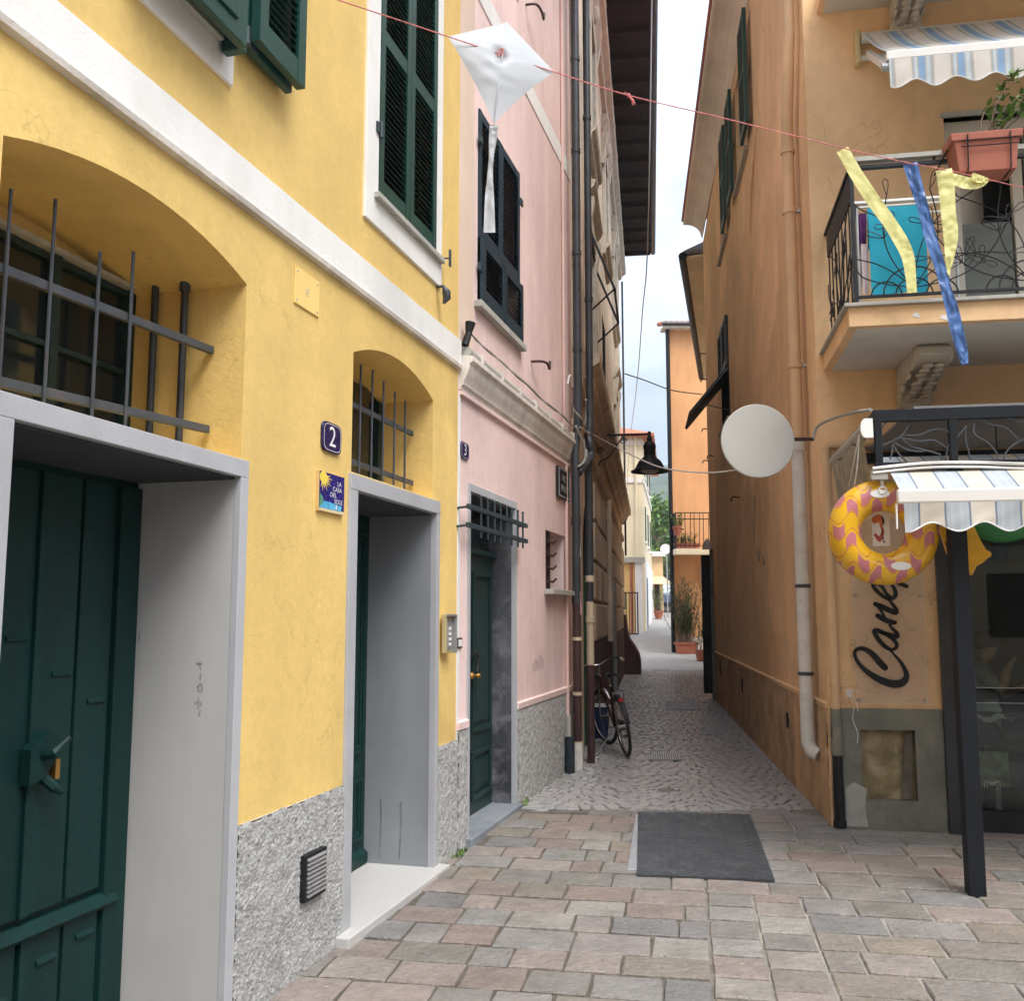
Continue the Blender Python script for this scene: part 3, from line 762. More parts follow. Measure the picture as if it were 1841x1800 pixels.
for u0, u1, z0, z1 in ((-3.18, -2.66, 0.15, 0.55), (-3.18, -2.66, 0.70, 2.15), (-2.54, -2.04, 0.15, 0.55), (-2.54, -2.04, 0.70, 2.15)):
    f = MB()
    for w, dd in ((0.0, 0.018), (0.03, 0.010)):
        f.fbox(L, u0 + w, u1 - w, z0 + w, z0 + w + 0.03, -0.475, -0.475 + dd); f.fbox(L, u0 + w, u1 - w, z1 - w - 0.03, z1 - w, -0.475, -0.475 + dd)
        f.fbox(L, u0 + w, u0 + w + 0.03, z0 + w + 0.03, z1 - w - 0.03, -0.475, -0.475 + dd); f.fbox(L, u1 - w - 0.03, u1 - w, z0 + w + 0.03, z1 - w - 0.03, -0.475, -0.475 + dd)
    f.fbox(L, u0 + 0.10, u1 - 0.10, z0 + 0.10, z1 - 0.10, -0.475, -0.463)
    build('door_panel', f, green_door, d2, bev=0.004)
build('cover_strip', MB().fbox(L, -2.625, -2.575, 0.02, 2.25, -0.475, -0.44), green_door, d2, bev=0.005)
build('kick_board', MB().extr(L, [(-0.475, 0.0), (-0.44, 0.0), (-0.44, 0.06), (-0.475, 0.09)], -3.22, -2.0), green_door, d2)
ow = build('overdoor_window', MB().fbox(L, -3.29, -2.05, 2.375, 3.10, -0.405, -0.395), dkglass, YH)
for a_ in (-2.12, -2.70): build('window_frame', MB().fbox(L, a_, a_ + 0.06, 2.375, 3.03, -0.395, -0.36), dgreen, ow)
g2 = thing('window_grille', L.p(-2.7, 2.37, -0.15), None, None, parent=YH)
gd = -0.14
for (x0, y0, x1, y1) in ((634, 728, 741, 780), (630, 826, 741, 872)):
    ua, za = L.at(x0, y0, gd); ub, zb = L.at(x1, y1, gd); z = (za + zb) / 2
    build('rail', MB().sweep([(-0.01, -0.016), (0.01, -0.016), (0.01, 0.016), (-0.01, 0.016)], L.p(-3.30, z, gd), L.p(ub, z, gd)), iron, g2, bev=0.003)
for x, yt in ((649, 655), (670, 665), (690, 685), (710, 705), (729, 720)):
    u_, z_ = L.at(x, yt, gd + 0.015)
    bar(L, g2, (u_, z_, gd + 0.015), (u_, 2.365, gd + 0.015), 0.007)
# --- plinth of rough cast and its vent
build('plinth', bumpy(L, -4.355, -3.338, -0.25, 0.722, 0.012, 0.0085, 0.0065), roughcast, YH, smooth=True)
build('plinth', bumpy(L, -1.922, -1.53, -0.25, 0.735, 0.012, 0.0085, 0.008), roughcast, YH, smooth=True)
build('plinth', bumpy(L, -8.0, -5.78, -0.3, 0.722, 0.012, 0.016, 0.03), roughcast, YH, smooth=True)
vt = build('vent', MB().fbox(L, -3.80, -3.58, 0.262, 0.475, 0.0, 0.042), black, YH, bev=0.003)
for k in range(9):
    z = 0.285 + k * 0.0205
    build('vent_slat', MB().extr(L, [(0.042, z), (0.050, z - 0.004), (0.052, z + 0.001), (0.042, z + 0.010)], -3.785, -3.595), steel, vt)
# --- window with closed louvred shutters
mb = MB()
mb.fbox(L, -3.215, -3.04, 3.85, 6.15, -0.02, 0.018); mb.fbox(L, -2.06, -1.94, 3.85, 6.15, -0.02, 0.018); mb.fbox(L, -3.04, -2.06, 3.85, 4.045, -0.02, 0.018); mb.fbox(L, -3.04, -2.06, 5.95, 6.15, -0.02, 0.018)
wf = build('window_surround', mb, white_trim, YH, bev=0.004)
build('window_sill', MB().fbox(L, -3.10, -1.965, 4.01, 4.045, -0.10, 0.052), stone_sill, YH, bev=0.004)
louvre(L, YH, -3.035, -2.553, 4.055, 5.94, 0.004, green, rails=(5.08,))
louvre(L, YH, -2.548, -2.065, 4.055, 5.94, 0.004, green, rails=(5.08,))
build('window_glass', MB().fbox(L, -3.04, -2.06, 4.045, 5.95, -0.14, -0.12), void, YH)
for z in (4.45, 5.62): build('shutter_hinge', MB().fbox(L, -3.095, -3.03, z - 0.03, z + 0.03, 0.02, 0.032).tube([L.p(-3.045, z - 0.05, 0.032), L.p(-3.045, z + 0.05, 0.032)], 0.012, 8), iron_b, YH)
st = MB().tube([L.p(-1.95, 4.06, 0.02), L.p(-1.935, 4.06, 0.075)], 0.007, 6).fbox(L, -1.95, -1.92, 4.0, 4.12, 0.07, 0.08)
build('shutter_catch', st, iron, YH)
build('shutter_stay', MB().tube([L.p(-2.0, 3.84, 0.0), L.p(-2.0, 3.84, 0.05), L.p(-1.99, 3.80, 0.07), L.p(-1.98, 3.76, 0.07), L.p(-2.0, 3.72, 0.055)], [0.009, 0.012, 0.03, 0.028, 0.010], 8), lead, YH, smooth=60)
# --- half-open shuttered window, top left
mb = MB()
mb.fbox(L, -5.92, -5.72, 3.868, 6.15, -0.02, 0.018); mb.fbox(L, -4.76, -4.594, 3.868, 6.15, -0.02, 0.018); mb.fbox(L, -5.72, -4.76, 3.868, 4.04, -0.02, 0.018); mb.fbox(L, -5.72, -4.76, 5.95, 6.15, -0.02, 0.018)
build('window_surround', mb, white_trim, YH, bev=0.004)
build('window_glass', MB().fbox(L, -5.72, -4.76, 4.04, 5.95, -0.14, -0.12), void, YH)
build('window_sill', MB().fbox(L, -5.78, -4.72, 4.0, 4.04, -0.10, 0.05), stone_sill, YH, bev=0.004)
sl = build('shutter_leaf', MB().fbox(L, -5.35, -4.71, 3.955, 5.95, 0.11, 0.15), green, YH, bev=0.004)
build('shutter_panel', MB().fbox(L, -5.27, -4.79, 4.03, 4.9, 0.15, 0.162), green, sl, bev=0.006)
build('shutter_edge', MB().fbox(L, -4.715, -4.67, 3.955, 5.95, 0.03, 0.125), green, sl, bev=0.004)
louvre(L, YH, -4.565, -4.15, 4.085, 5.95, 0.10, green, rails=(5.08,), stile=0.07, th=0.045)
build('shutter_leaf', MB().fbox(L, -4.575, -4.17, 4.06, 5.95, 0.03, 0.065), green, YH, bev=0.004)
build('shutter_hinge', MB().tube([L.p(-4.60, 4.13, 0.08), L.p(-4.60, 4.05, 0.08)], 0.014, 8).fbox(L, -4.60, -4.5, 4.06, 4.10, 0.06, 0.075), iron_b, YH)
# small fittings on the yellow wall
def plate_thing(name, F, loop, d0, d1, mat, label, cat, bev=0.003):
    us = [p[0] for p in loop]; zs = [p[1] for p in loop]
    t = thing(name, F.p(sum(us) / len(us), min(zs), d0), label, cat)
    build('plate', MB().prism(F, loop, d0, d1), mat, t, bev=bev)
    return t
ap = plate_thing('access_cover', L, rect(-3.985, -3.73, 3.10, 3.285), 0.0, 0.008, pm('yellow_cover_paint', (0.86, 0.62, 0.22), 0.7, 0.04), 'square yellow painted junction cover high on yellow wall', 'cover')
for u, z in ((-3.965, 3.12), (-3.75, 3.12), (-3.965, 3.265), (-3.75, 3.265), (-3.86, 3.19)):
    build('screw', MB().lathe(L.p(u, z, 0.008), L.n, [(0.006, 0), (0.004, 0.003)], 8), stone_sill, ap)
build('knockout_ring', MB().torus(L.p(-3.86, 3.19, 0.008), L.n, 0.018, 0.0015, 20, 6), stone_sill, ap)
def num_plate(u0, u1, z0, z1, txt, label, squeeze):
    c, w, zc, h = (u0 + u1) / 2, u1 - u0, (z0 + z1) / 2, z1 - z0
    lp = [(c + w / 2 * math.copysign(abs(math.cos(t)) ** 0.42, math.cos(t)), zc + h / 2 * math.copysign(abs(math.sin(t)) ** 0.42, math.sin(t))) for t in [2 * PI * k / 32 for k in range(32)]]
    t = plate_thing('house_number_plate', L, lp, 0.0, 0.014, navy, label, 'number plate', 0.004)
    for s, q in ((0.86, 0.0152),):
        rim = MB()
        for k in range(32):
            a, b = lp[k], lp[(k + 1) % 32]
            f = lambda p, s_: (c + (p[0] - c) * s_, zc + (p[1] - zc) * s_)
            rim.poly([L.p(*f(a, 0.88), q), L.p(*f(b, 0.88), q), L.p(*f(b, 0.845), q), L.p(*f(a, 0.845), q)])
        build('white_line', rim, enamel_w, t)
    build('numeral', text_mb(txt, h * 0.95, lambda x, y: L.p(c + x * squeeze, zc + y, 0.0155)), enamel_w, t)
    return t
num_plate(-3.672, -3.452, 2.430, 2.588, '2', 'navy blue enamel number plate reading 2 on yellow wall', 1.1)
num_plate(-1.49, -1.30, 2.735, 2.86, '3', 'navy blue enamel number plate reading 3 on pink wall', 1.1)
# ceramic name tile
tl = thing('ceramic_name_tile', L.p(-3.56, 2.12, 0), 'square painted ceramic tile with sun, sea and white lettering beside door', 'tile')
tu0, tu1, tz0, tz1 = -3.705, -3.415, 2.118, 2.322
build('tile_body', MB().fbox(L, tu0, tu1, tz0, tz1, 0, 0.016), pm('tile_edge', (0.62, 0.42, 0.18), 0.5), tl, bev=0.002)
build('blue_glaze', MB().fbox(L, tu0 + 0.004, tu1 - 0.003, tz0 + 0.02, tz1 - 0.002, 0.0165, 0.018), navyb, tl)
q = 0.0186
seab = MB().poly([L.p(tu0 + 0.004, tz0 + 0.016, q), L.p(tu1 - 0.04, tz0 + 0.016, q), L.p(tu1 - 0.03, tz0 + 0.045, q), L.p(tu0 + 0.10, tz0 + 0.055, q), L.p(tu0 + 0.004, tz0 + 0.052, q)])
build('painted_sea', seab, pm('sea_glaze', (0.10, 0.45, 0.72), 0.3, 0.3, 30), tl)
build('painted_sand', MB().poly([L.p(tu0 + 0.004, tz0 + 0.003, q), L.p(tu1 - 0.003, tz0 + 0.003, q), L.p(tu1 - 0.003, tz0 + 0.02, q), L.p(tu0 + 0.004, tz0 + 0.02, q)]), pm('sand_glaze', (0.75, 0.62, 0.35), 0.3, 0.1), tl)
build('painted_headland', MB().poly([L.p(tu0 + 0.004, tz0 + 0.018, q + 0.0006), L.p(tu0 + 0.05, tz0 + 0.05, q + 0.0006), L.p(tu0 + 0.04, tz0 + 0.075, q + 0.0006), L.p(tu0 + 0.004, tz0 + 0.09, q + 0.0006)]), pm('green_glaze', (0.10, 0.26, 0.16), 0.3, 0.2), tl)
sunm = MB()
sc0 = (tu0 + 0.045, tz1 - 0.03)
sunm.poly([L.p(sc0[0] + 0.042 * math.cos(t), sc0[1] + 0.03 * math.sin(t), q) for t in [2 * PI * k / 20 for k in range(20)]])
for k in range(9):
    t = -PI * 0.62 + k * PI * 0.70 / 8; r1 = 0.105 if k % 2 else 0.085
    sunm.poly([L.p(sc0[0] + 0.042 * math.cos(t - 0.14), sc0[1] + 0.03 * math.sin(t - 0.14), q), L.p(sc0[0] + r1 * math.cos(t), sc0[1] + r1 * 0.72 * math.sin(t), q), L.p(sc0[0] + 0.042 * math.cos(t + 0.14), sc0[1] + 0.03 * math.sin(t + 0.14), q)])
build('painted_sun', sunm, pm('sun_glaze', (0.86, 0.66, 0.10), 0.3, 0.1), tl)
for txt, cu_, cz in (('LA', -3.478, 2.276), ('CASA', -3.502, 2.244), ('DEL', -3.545, 2.213), ('SOLE', -3.487, 2.182)):
    build('lettering', text_mb(txt, 0.034, lambda x, y, cu_=cu_, cz=cz: L.p(cu_ + x * 1.25, cz + y, q)), enamel_w, tl)
build('painted_sail', MB().poly([L.p(-3.525, 2.142, q + 0.001), L.p(-3.50, 2.142, q + 0.001), L.p(-3.508, 2.172, q + 0.001)]), enamel_w, tl)
# intercom box at the corner
ic = thing('intercom_box', L.p(-1.75, 1.34, 0.02), 'brass coloured intercom box with rain hood beside pink house corner', 'intercom')
build('casing', MB().fbox(L, -1.885, -1.755, 1.345, 1.605, 0.018, 0.05), pm('brass_casing', (0.58, 0.48, 0.25), 0.45, 0.08, 6, metal=0.3), ic, bev=0.004)
build('hood', MB().fbox(L, -1.770, -1.755, 1.345, 1.605, 0.05, 0.085).fbox(L, -1.885, -1.770, 1.59, 1.605, 0.05, 0.085), steel, ic, bev=0.002)
build('speaker_panel', MB().fbox(L, -1.87, -1.785, 1.37, 1.57, 0.05, 0.056), steel, ic)
for k in range(4): build('call_button', MB().fbox(L, -1.845, -1.81, 1.50 - k * 0.035, 1.52 - k * 0.035, 0.056, 0.062), enamel_w, ic)

# drip stains and scribbles on the jambs
stain = pm('dark_drip_stain', (0.17, 0.18, 0.19), 0.7, 0.3, 20)
JW = Frame(L.p(-1.985, 0).to_2d(), L.n.to_2d(), (-L.u).to_2d())          # face of the right-hand jamb of door two: u runs outwards
def jw(u, z): return JW.p(u, z, 0.0012)
for u_, z1_, w_ in ((-0.36, 0.40, 0.028), (-0.22, 0.38, 0.028)):
    sb_ = MB(); ribbon(sb_, jw, [(u_, z1_), (u_ + 0.004, z1_ * 0.6), (u_ - 0.004, 0.03)], [w_ * 0.5, w_ * 0.45, w_ * 0.3], 5); build('drip_stain', sb_, stain, sr, recalc=False)
JG = Frame(L.p(-4.42, 0).to_2d(), L.n.to_2d(), (-L.u).to_2d())
def jg(u, z): return JG.p(u, z, 0.0012)
scr = pm('faded_grey_scribble', (0.30, 0.30, 0.31), 0.8, 0.2, 30)
for pts in ([(-0.16, 1.40), (-0.15, 1.375)], [(-0.17, 1.395), (-0.145, 1.395)], [(-0.15, 1.35), (-0.15, 1.33)], [(-0.16, 1.30), (-0.145, 1.31), (-0.14, 1.285), (-0.155, 1.28), (-0.16, 1.30)], [(-0.17, 1.23), (-0.145, 1.235), (-0.14, 1.22)], [(-0.155, 1.25), (-0.155, 1.21)], [(-0.145, 1.20), (-0.15, 1.18)], [(-0.46, 1.52), (-0.458, 1.49)]):
    sb_ = MB(); ribbon(sb_, jg, pts, [0.007] * len(pts), 4); build('scribble', sb_, scr, dw, recalc=False)

# ================================================================== pink house
PH = thing('pink_house', L.p(0.4, 0, 0), 'pink plastered house with grey plinth and blue shutters', 'house')
PU0, PU1 = -1.528, 2.40
pdr = rect(-1.245, 0.005, -0.08, 2.515)
pw = rect(-1.08, 0.13, 4.02, 5.62)
pn = rect(1.13, 1.99, 1.85, 2.43)
pw2 = rect(-1.08, 0.13, 7.3, 9.0)
body(L, PU0, PU1, -0.3, 9.6, 4.5, [pdr, pw, pn, pw2], PH, pink)
build('roof', MB().hexa([L.p(PU0, 9.6, 0.6), L.p(PU1, 9.6, 0.6), L.p(PU1, 9.6, -4.6), L.p(PU0, 9.6, -4.6)], [L.p(PU0, 9.75, 0.6), L.p(PU1, 9.75, 0.6), L.p(PU1, 10.8, -2.2), L.p(PU0, 10.8, -2.2)]), tile_red, PH)
build('corner_strip', MB().fbox(L, PU0 + 0.004, PU0 + 0.05, 0.84, 3.20, 0.0, 0.006), white_trim, PH)
build('party_strip', MB().fbox(L, PU0 + 0.003, PU0 + 0.34, 3.60, 9.6, 0.0, 0.004), pm('bleached_plaster', (0.76, 0.60, 0.48), 0.85, 0.08, 1.2, 0.3, 40, 0.2, streak=0.1), PH)
zb = 0.5 * (L.at(945, 130)[1] + L.at(945, 160)[1])
build('string_course', MB().fbox(L, PU0 + 0.345, PU1, zb - 0.13, zb + 0.07, 0.0, 0.008), white_trim, PH)
# gutter cornice between the floors
cr_prof = [(0, 3.235), (0.016, 3.235), (0.02, 3.26), (0.036, 3.27), (0.04, 3.30), (0.06, 3.335), (0.08, 3.39), (0.085, 3.425), (0.11, 3.44), (0.11, 3.475), (0.0, 3.49)]
build('cornice', MB().extr(L, cr_prof, PU0 + 0.02, 2.34), buff, PH, smooth=30)
build('cornice_fillet', MB().fbox(L, PU0 + 0.02, 2.36, 3.195, 3.224, 0.0, 0.03), pink, PH)
build('gutter_channel', MB().tube([L.p(PU0 + 0.03, 3.515, 0.055), L.p(2.3, 3.505, 0.055)], 0.036, 10), stone_sill, PH, smooth=50)
for k in range(7):
    u = -1.25 + k * 0.55
    build('gutter_clip', MB().fbox(L, u, u + 0.03, 3.48, 3.56, 0.01, 0.10), buff, PH)
build('roof_stub', MB().tube([L.p(-1.50, 3.56, 0.04), L.p(-1.47, 3.66, 0.06), L.p(-1.46, 3.74, 0.07)], [0.03, 0.025, 0.04], 8), black, PH)
# wires lying along the cornice
rw = random.Random(3)
for k in range(2):
    build('wire', MB().tube(cr_path([L.p(-1.45 + i * 0.42, 3.62 + 0.02 * k + rw.uniform(-0.015, 0.02), 0.10 - 0.03 * k) for i in range(10)], 4), 0.006, 5), black if k else stone_sill, PH)
# plinth
build('plinth', bumpy(L, 0.06, 2.36, -0.2, 0.80, 0.012, 0.010, 0.012), roughcast, PH, smooth=True)
build('plinth', bumpy(L, PU0 + 0.01, -1.31, -0.2, 0.80, 0.012, 0.012, 0.014), roughcast, PH, smooth=True)
for a_, b_ in ((PU0 + 0.01, -1.30), (0.05, 2.36)):
    build('plinth_band', MB().extr(L, [(0, 0.795), (0.022, 0.80), (0.026, 0.85), (0, 0.86)], a_, b_), pink, PH)
# street door
mb = MB()
mb.fbox(L, -1.30, -1.245, -0.06, 2.515, -0.03, 0.012); mb.fbox(L, 0.005, 0.05, -0.06, 2.515, -0.03, 0.012); mb.fbox(L, -1.30, 0.05, 2.515, 2.575, -0.16, 0.012)
ps = build('door_surround', mb, grey_frame, PH, bev=0.003)
build('door_jamb', MB().fbox(L, 0.005, 0.03, -0.06, 2.515, -0.26, -0.03), slate_jamb, ps)
build('door_jamb', MB().fbox(L, -1.27, -1.245, -0.06, 2.515, -0.26, -0.03), slate_jamb, ps)
build('door_soffit', MB().fbox(L, -1.245, 0.005, 2.50, 2.515, -0.26, -0.03), slate_jamb, ps)
build('doorstep', MB().fbox(L, -1.33, 0.06, -0.06, 0.028, -0.26, 0.06), slate, PH, bev=0.006)
pd = build('door', MB().fbox(L, -1.245, 0.005, 0.028, 2.12, -0.25, -0.20), dgreen, PH, label='dark green panelled door below iron grille')
for u0, u1, z0, z1 in ((-1.17, -0.66, 0.14, 0.52), (-1.17, -0.66, 0.66, 1.95), (-0.58, -0.07, 0.14, 0.52), (-0.58, -0.07, 0.66, 1.95)):
    f = MB()
    f.fbox(L, u0, u1, z0, z0 + 0.04, -0.20, -0.178); f.fbox(L, u0, u1, z1 - 0.04, z1, -0.20, -0.178); f.fbox(L, u0, u0 + 0.04, z0 + 0.04, z1 - 0.04, -0.20, -0.178); f.fbox(L, u1 - 0.04, u1, z0 + 0.04, z1 - 0.04, -0.20, -0.178)
    f.fbox(L, u0 + 0.08, u1 - 0.08, z0 + 0.08, z1 - 0.08, -0.20, -0.186)
    build('door_panel', f, dgreen, pd, bev=0.004)
build('transom', MB().extr(L, [(-0.25, 2.08), (-0.16, 2.09), (-0.16, 2.13), (-0.25, 2.15)], -1.245, 0.005), dgreen, pd)
build('fanlight', MB().fbox(L, -1.245, 0.005, 2.15, 2.50, -0.25, -0.235), dkglass, PH)
hd = MB().lathe(L.p(-0.62, 1.12, -0.18), L.n, [(0.03, 0), (0.022, 0.012), (0.012, 0.02), (0.012, 0.045), (0.022, 0.05), (0.018, 0.07)], 12)
build('door_knob', hd, brass, pd, smooth=40)
build('door_knocker', MB().tube(cr_path([L.p(-0.70, 1.27, -0.17), L.p(-0.60, 1.29, -0.16), L.p(-0.53, 1.27, -0.16), L.p(-0.54, 1.19, -0.155), L.p(-0.56, 1.15, -0.16)], 4), 0.010, 6), black, pd)
# iron grille standing out over the door
pg = thing('door_grille', L.p(-0.7, 2.1, 0.1), None, None, parent=PH)
gd = 0.085
zr_ = []
for (x0, y0, x1, y1) in ((841, 915, 947, 942), (840, 944, 947, 973)):
    ua, za = L.at(x0, y0, gd); ub, zb_ = L.at(x1, y1, gd); z = (za + zb_) / 2; zr_.append(z)
    build('rail', MB().sweep([(-0.012, -0.018), (0.012, -0.018), (0.012, 0.018), (-0.012, 0.018)], L.p(ua, z, gd), L.p(ub, z, gd)), iron_b, pg, bev=0.003)
    for u in (ua + 0.02, ub - 0.05): build('bracket', MB().tube([L.p(u, z, gd), L.p(u, z - 0.01, -0.01)], 0.009, 6), iron_b, pg)
for x in (865, 877, 889, 900, 911, 920, 931, 940):
    u_, _z = L.at(x, 930, gd); 
    bar(L, pg, (u_, zr_[1] - 0.07, gd), (u_, zr_[0] + 0.10, gd), 0.0085, iron_b)
    build('bar_tip', MB().ell(L.p(u_, zr_[0] + 0.104, gd), (0.011, 0.011, 0.011), 8, 6), iron, pg, smooth=True)
# barred niche window
build('niche', MB().reveal(L, pn, 0, -0.28).poly([L.p(u, z, -0.28) for u, z in pn]), pink, PH)
nw = build('niche_window', MB().fbox(L, 1.132, 1.46, 1.852, 2.428, -0.06, -0.04), dkglass, PH)
build('niche_sill', MB().fbox(L, 1.07, 2.06, 1.80, 1.85, -0.28, 0.09), stone_sill, PH, bev=0.005)
ng = thing('niche_grille', L.p(1.4, 1.85, -0.1), None, None, parent=PH)
for u in (1.21, 1.36): build('bar', MB().fbox(L, u - 0.02, u + 0.02, 1.85, 2.42, -0.035, -0.012), brownpipe, ng)
for z in (1.93, 2.06, 2.19, 2.32):
    build('hook', MB().tube([L.p(1.15, z, -0.008), L.p(1.48, z, -0.008), L.p(1.58, z + 0.035, 0.0)], 0.012, 6), brownpipe, ng)
# blue louvred shutters
build('window_glass', MB().fbox(L, -1.08, 0.13, 4.02, 5.62, -0.18, -0.16), void, PH)
build('window_reveal', MB().reveal(L, pw, 0, -0.16), pink, PH)
build('window_sill', MB().fbox(L, -1.16, 0.21, 3.965, 4.018, -0.16, 0.06), stone_sill, PH, bev=0.004)
for a_, b_ in ((-1.08, -0.478), (-0.472, 0.13)):
    lf = louvre(L, PH, a_, b_, 4.55, 5.62, 0.0, blue_sh, rails=(), stile=0.06)
    lower = louvre(L, PH, a_ + 0.01, b_ - 0.01, 4.03, 4.545, 0.035, blue_sh, rails=(), stile=0.055, name='shutter_flap')
for z in (4.3, 5.35):
    for a_ in (0.10, -1.13): build('shutter_hinge', MB().fbox(L, a_, a_ + 0.08, z - 0.03, z + 0.03, 0.02, 0.035), iron_b, PH)
build('window_glass', MB().fbox(L, -1.08, 0.13, 7.3, 9.0, -0.02, -0.01), blue_sh, PH)
for (x, y) in ((945, 8), (955, 650)):
    u_, z_ = L.at(x, y); build('wall_hook', MB().tube(cr_path([L.p(u_, z_, 0), L.p(u_ + 0.02, z_, 0.10), L.p(u_ + 0.16, z_ + 0.01, 0.12), L.p(u_ + 0.24, z_ - 0.02, 0.12), L.p(u_ + 0.26, z_ + 0.06, 0.12)], 4), 0.013, 6), brownpipe, PH)
def pwl(u, z): return L.p(u, z, 0.0015)
scr2 = pm('faded_pencil_scrawl', (0.42, 0.34, 0.32), 0.85, 0.2, 30)
for x0, h_ in ((0.62, 0.05), (0.70, 0.09), (0.76, 0.08), (0.84, 0.12), (0.90, 0.12), (0.97, 0.09)):
    sb_ = MB(); ribbon(sb_, pwl, [(x0, 1.10), (x0 + 0.02, 1.10 + h_), (x0 + 0.05, 1.09 + h_ * 0.7), (x0 + 0.04, 1.08)], [0.008, 0.012, 0.010, 0.008], 4); build('scrawl', sb_, scr2, PH, recalc=False)
# conduits and the door bell
u_, _ = L.at(1012, 200, 0.03)
pipe(L, [(u_, 3.6, 0.02), (u_, 9.0, 0.02)], 0.018, pinkpipe, PH, 'conduit', 8)
u2_, _ = L.at(1020, 1000, 0.03)
pipe(L, [(u2_, 0.55, 0.02), (u2_, 3.2, 0.02)], 0.02, pinkpipe, PH, 'conduit', 8)
pipe(L, [(u2_, 0.0, 0.03), (u2_, 0.56, 0.03)], 0.026, stone_sill, PH, 'conduit', 8)
bl = thing('door_bell', L.p(-1.49, 1.36, 0), 'small square brown framed door bell on pink wall', 'door bell')
build('bell_frame', MB().fbox(L, -1.545, -1.435, 1.365, 1.44, 0, 0.014), brownpipe, bl, bev=0.003)
build('bell_button', MB().fbox(L, -1.525, -1.455, 1.378, 1.427, 0.014, 0.019), enamel_w, bl, bev=0.002)
# dark street-name plaque
sg = thing('street_name_plaque', L.p(1.85, 2.80, 0.01), 'dark stone street name plaque under the pink cornice', 'plaque')
build('slab', MB().fbox(L, 1.57, 2.12, 2.81, 3.13, 0.005, 0.035), pm('black_slate_plaque', (0.014, 0.016, 0.018), 0.4, 0.3, 8, 0.2, 40), sg, bev=0.004)
rimm = MB()
for a_ in ((1.585, 2.105, 2.822, 2.830), (1.585, 2.105, 3.108, 3.116), (1.585, 1.597, 2.83, 3.108), (2.093, 2.105, 2.83, 3.108)): rimm.fbox(L, *a_, 0.035, 0.0375)
build('border_line', rimm, pm('faded_white_paint', (0.5, 0.5, 0.5), 0.7, 0.5, 20), sg)
for txt, cz in (('VICO', 3.02), ('PIRONI', 2.91)):
    build('lettering', text_mb(txt, 0.095, lambda x, y, cz=cz: L.p(1.85 + x * 1.15, cz + y, 0.0372)), MAT['faded_white_paint'], sg)
# down pipes at the end of the pink house (black rain pipes, cast iron feet)
rp = thing('rain_pipes', L.p(2.5, 0, 0.1), 'pair of tall black rain pipes between pink and tan houses', 'drain pipe')
u_a, _ = L.at(1037, 500, 0.12)
pipe(L, [(u_a, 3.65, 0.12), (u_a, 6.0, 0.12), (u_a, 9.3, 0.12)], 0.047, lead, rp, 'rain_pipe', 12)
pipe(L, [(u_a, 3.7, 0.12), (u_a - 0.02, 3.5, 0.10), (u_a - 0.05, 3.35, 0.10), (u_a - 0.05, 1.75, 0.10)], 0.045, lead, rp, 'rain_pipe', 12)
pipe(L, [(u_a - 0.05, 1.78, 0.10), (u_a - 0.05, 0.25, 0.10)], 0.046, brownpipe, rp, 'cast_iron_foot', 12)
pipe(L, [(u_a - 0.05, 0.27, 0.10), (u_a - 0.05, -0.02, 0.10)], 0.056, whitepipe, rp, 'plastic_foot', 12)
for z in (4.5, 5.6, 6.8, 7.9): collar(L, u_a, z, 0.12, 0.055, 0.05, lead, rp)
for z in (2.6, 1.76): collar(L, u_a - 0.05, z, 0.10, 0.053, 0.09, lead, rp)
for z in (1.35, 0.78, 0.27): collar(L, u_a - 0.05, z, 0.10, 0.054, 0.035, creampipe, rp)
u_b = u_a + 0.42
pipe(L, [(u_b, 3.75, 0.17), (u_b, 9.6, 0.17)], 0.042, lead, rp, 'rain_pipe', 12)
pipe(L, [(u_b, 3.8, 0.17), (u_b - 0.06, 3.5, 0.16), (u_b - 0.02, 3.3, 0.15), (u_b, 3.1, 0.15), (u_b, 1.75, 0.15)], 0.045, lead, rp, 'rain_pipe', 12)
pipe(L, [(u_b, 1.98, 0.15), (u_b, 1.05, 0.15)], 0.043, creampipe, rp, 'cream_pipe_section', 12)
pipe(L, [(u_b, 1.06, 0.15), (u_b, -0.02, 0.15)], 0.043, pm('maroon_pipe', (0.06, 0.028, 0.03), 0.5, 0.2, 5), rp, 'cast_iron_foot', 12)
for z in (2.0, 1.55): collar(L, u_b, z, 0.15, 0.052, 0.07, creampipe, rp)
for z in (5.2, 7.4): collar(L, u_b, z, 0.17, 0.05, 0.05, lead, rp)
build('elbow_knot', MB().tube(cr_path([L.p(u_b - 0.05, 3.62, 0.15), L.p(u_b - 0.12, 3.50, 0.19), L.p(u_b - 0.10, 3.38, 0.20), L.p(u_b - 0.28, 3.24, 0.16), L.p(u_a - 0.04, 3.12, 0.12)], 4), 0.048, 10), lead, rp, smooth=60)
build('sticker', MB().fbox(L, u_a - 0.10, u_a - 0.02, 1.60, 1.84, 0.147, 0.150), pm('red_white_sticker', (0.75, 0.45, 0.47), 0.5, 0.6, 18), rp)
build('sticker', MB().poly([L.p(u_a - 0.10, 2.22, 0.148), L.p(u_a - 0.02, 2.22, 0.148), L.p(u_a - 0.05, 2.40, 0.148)]), enamel_w, rp)
pipe(L, [(u_a - 0.30, 0.36, 0.07), (u_a - 0.30, 0.30, 0.07), (u_a - 0.30, 0.0, 0.07)], 0.05, pm('blue_grey_box_paint', (0.018, 0.026, 0.036), 0.6), rp, 'meter_foot', 8)
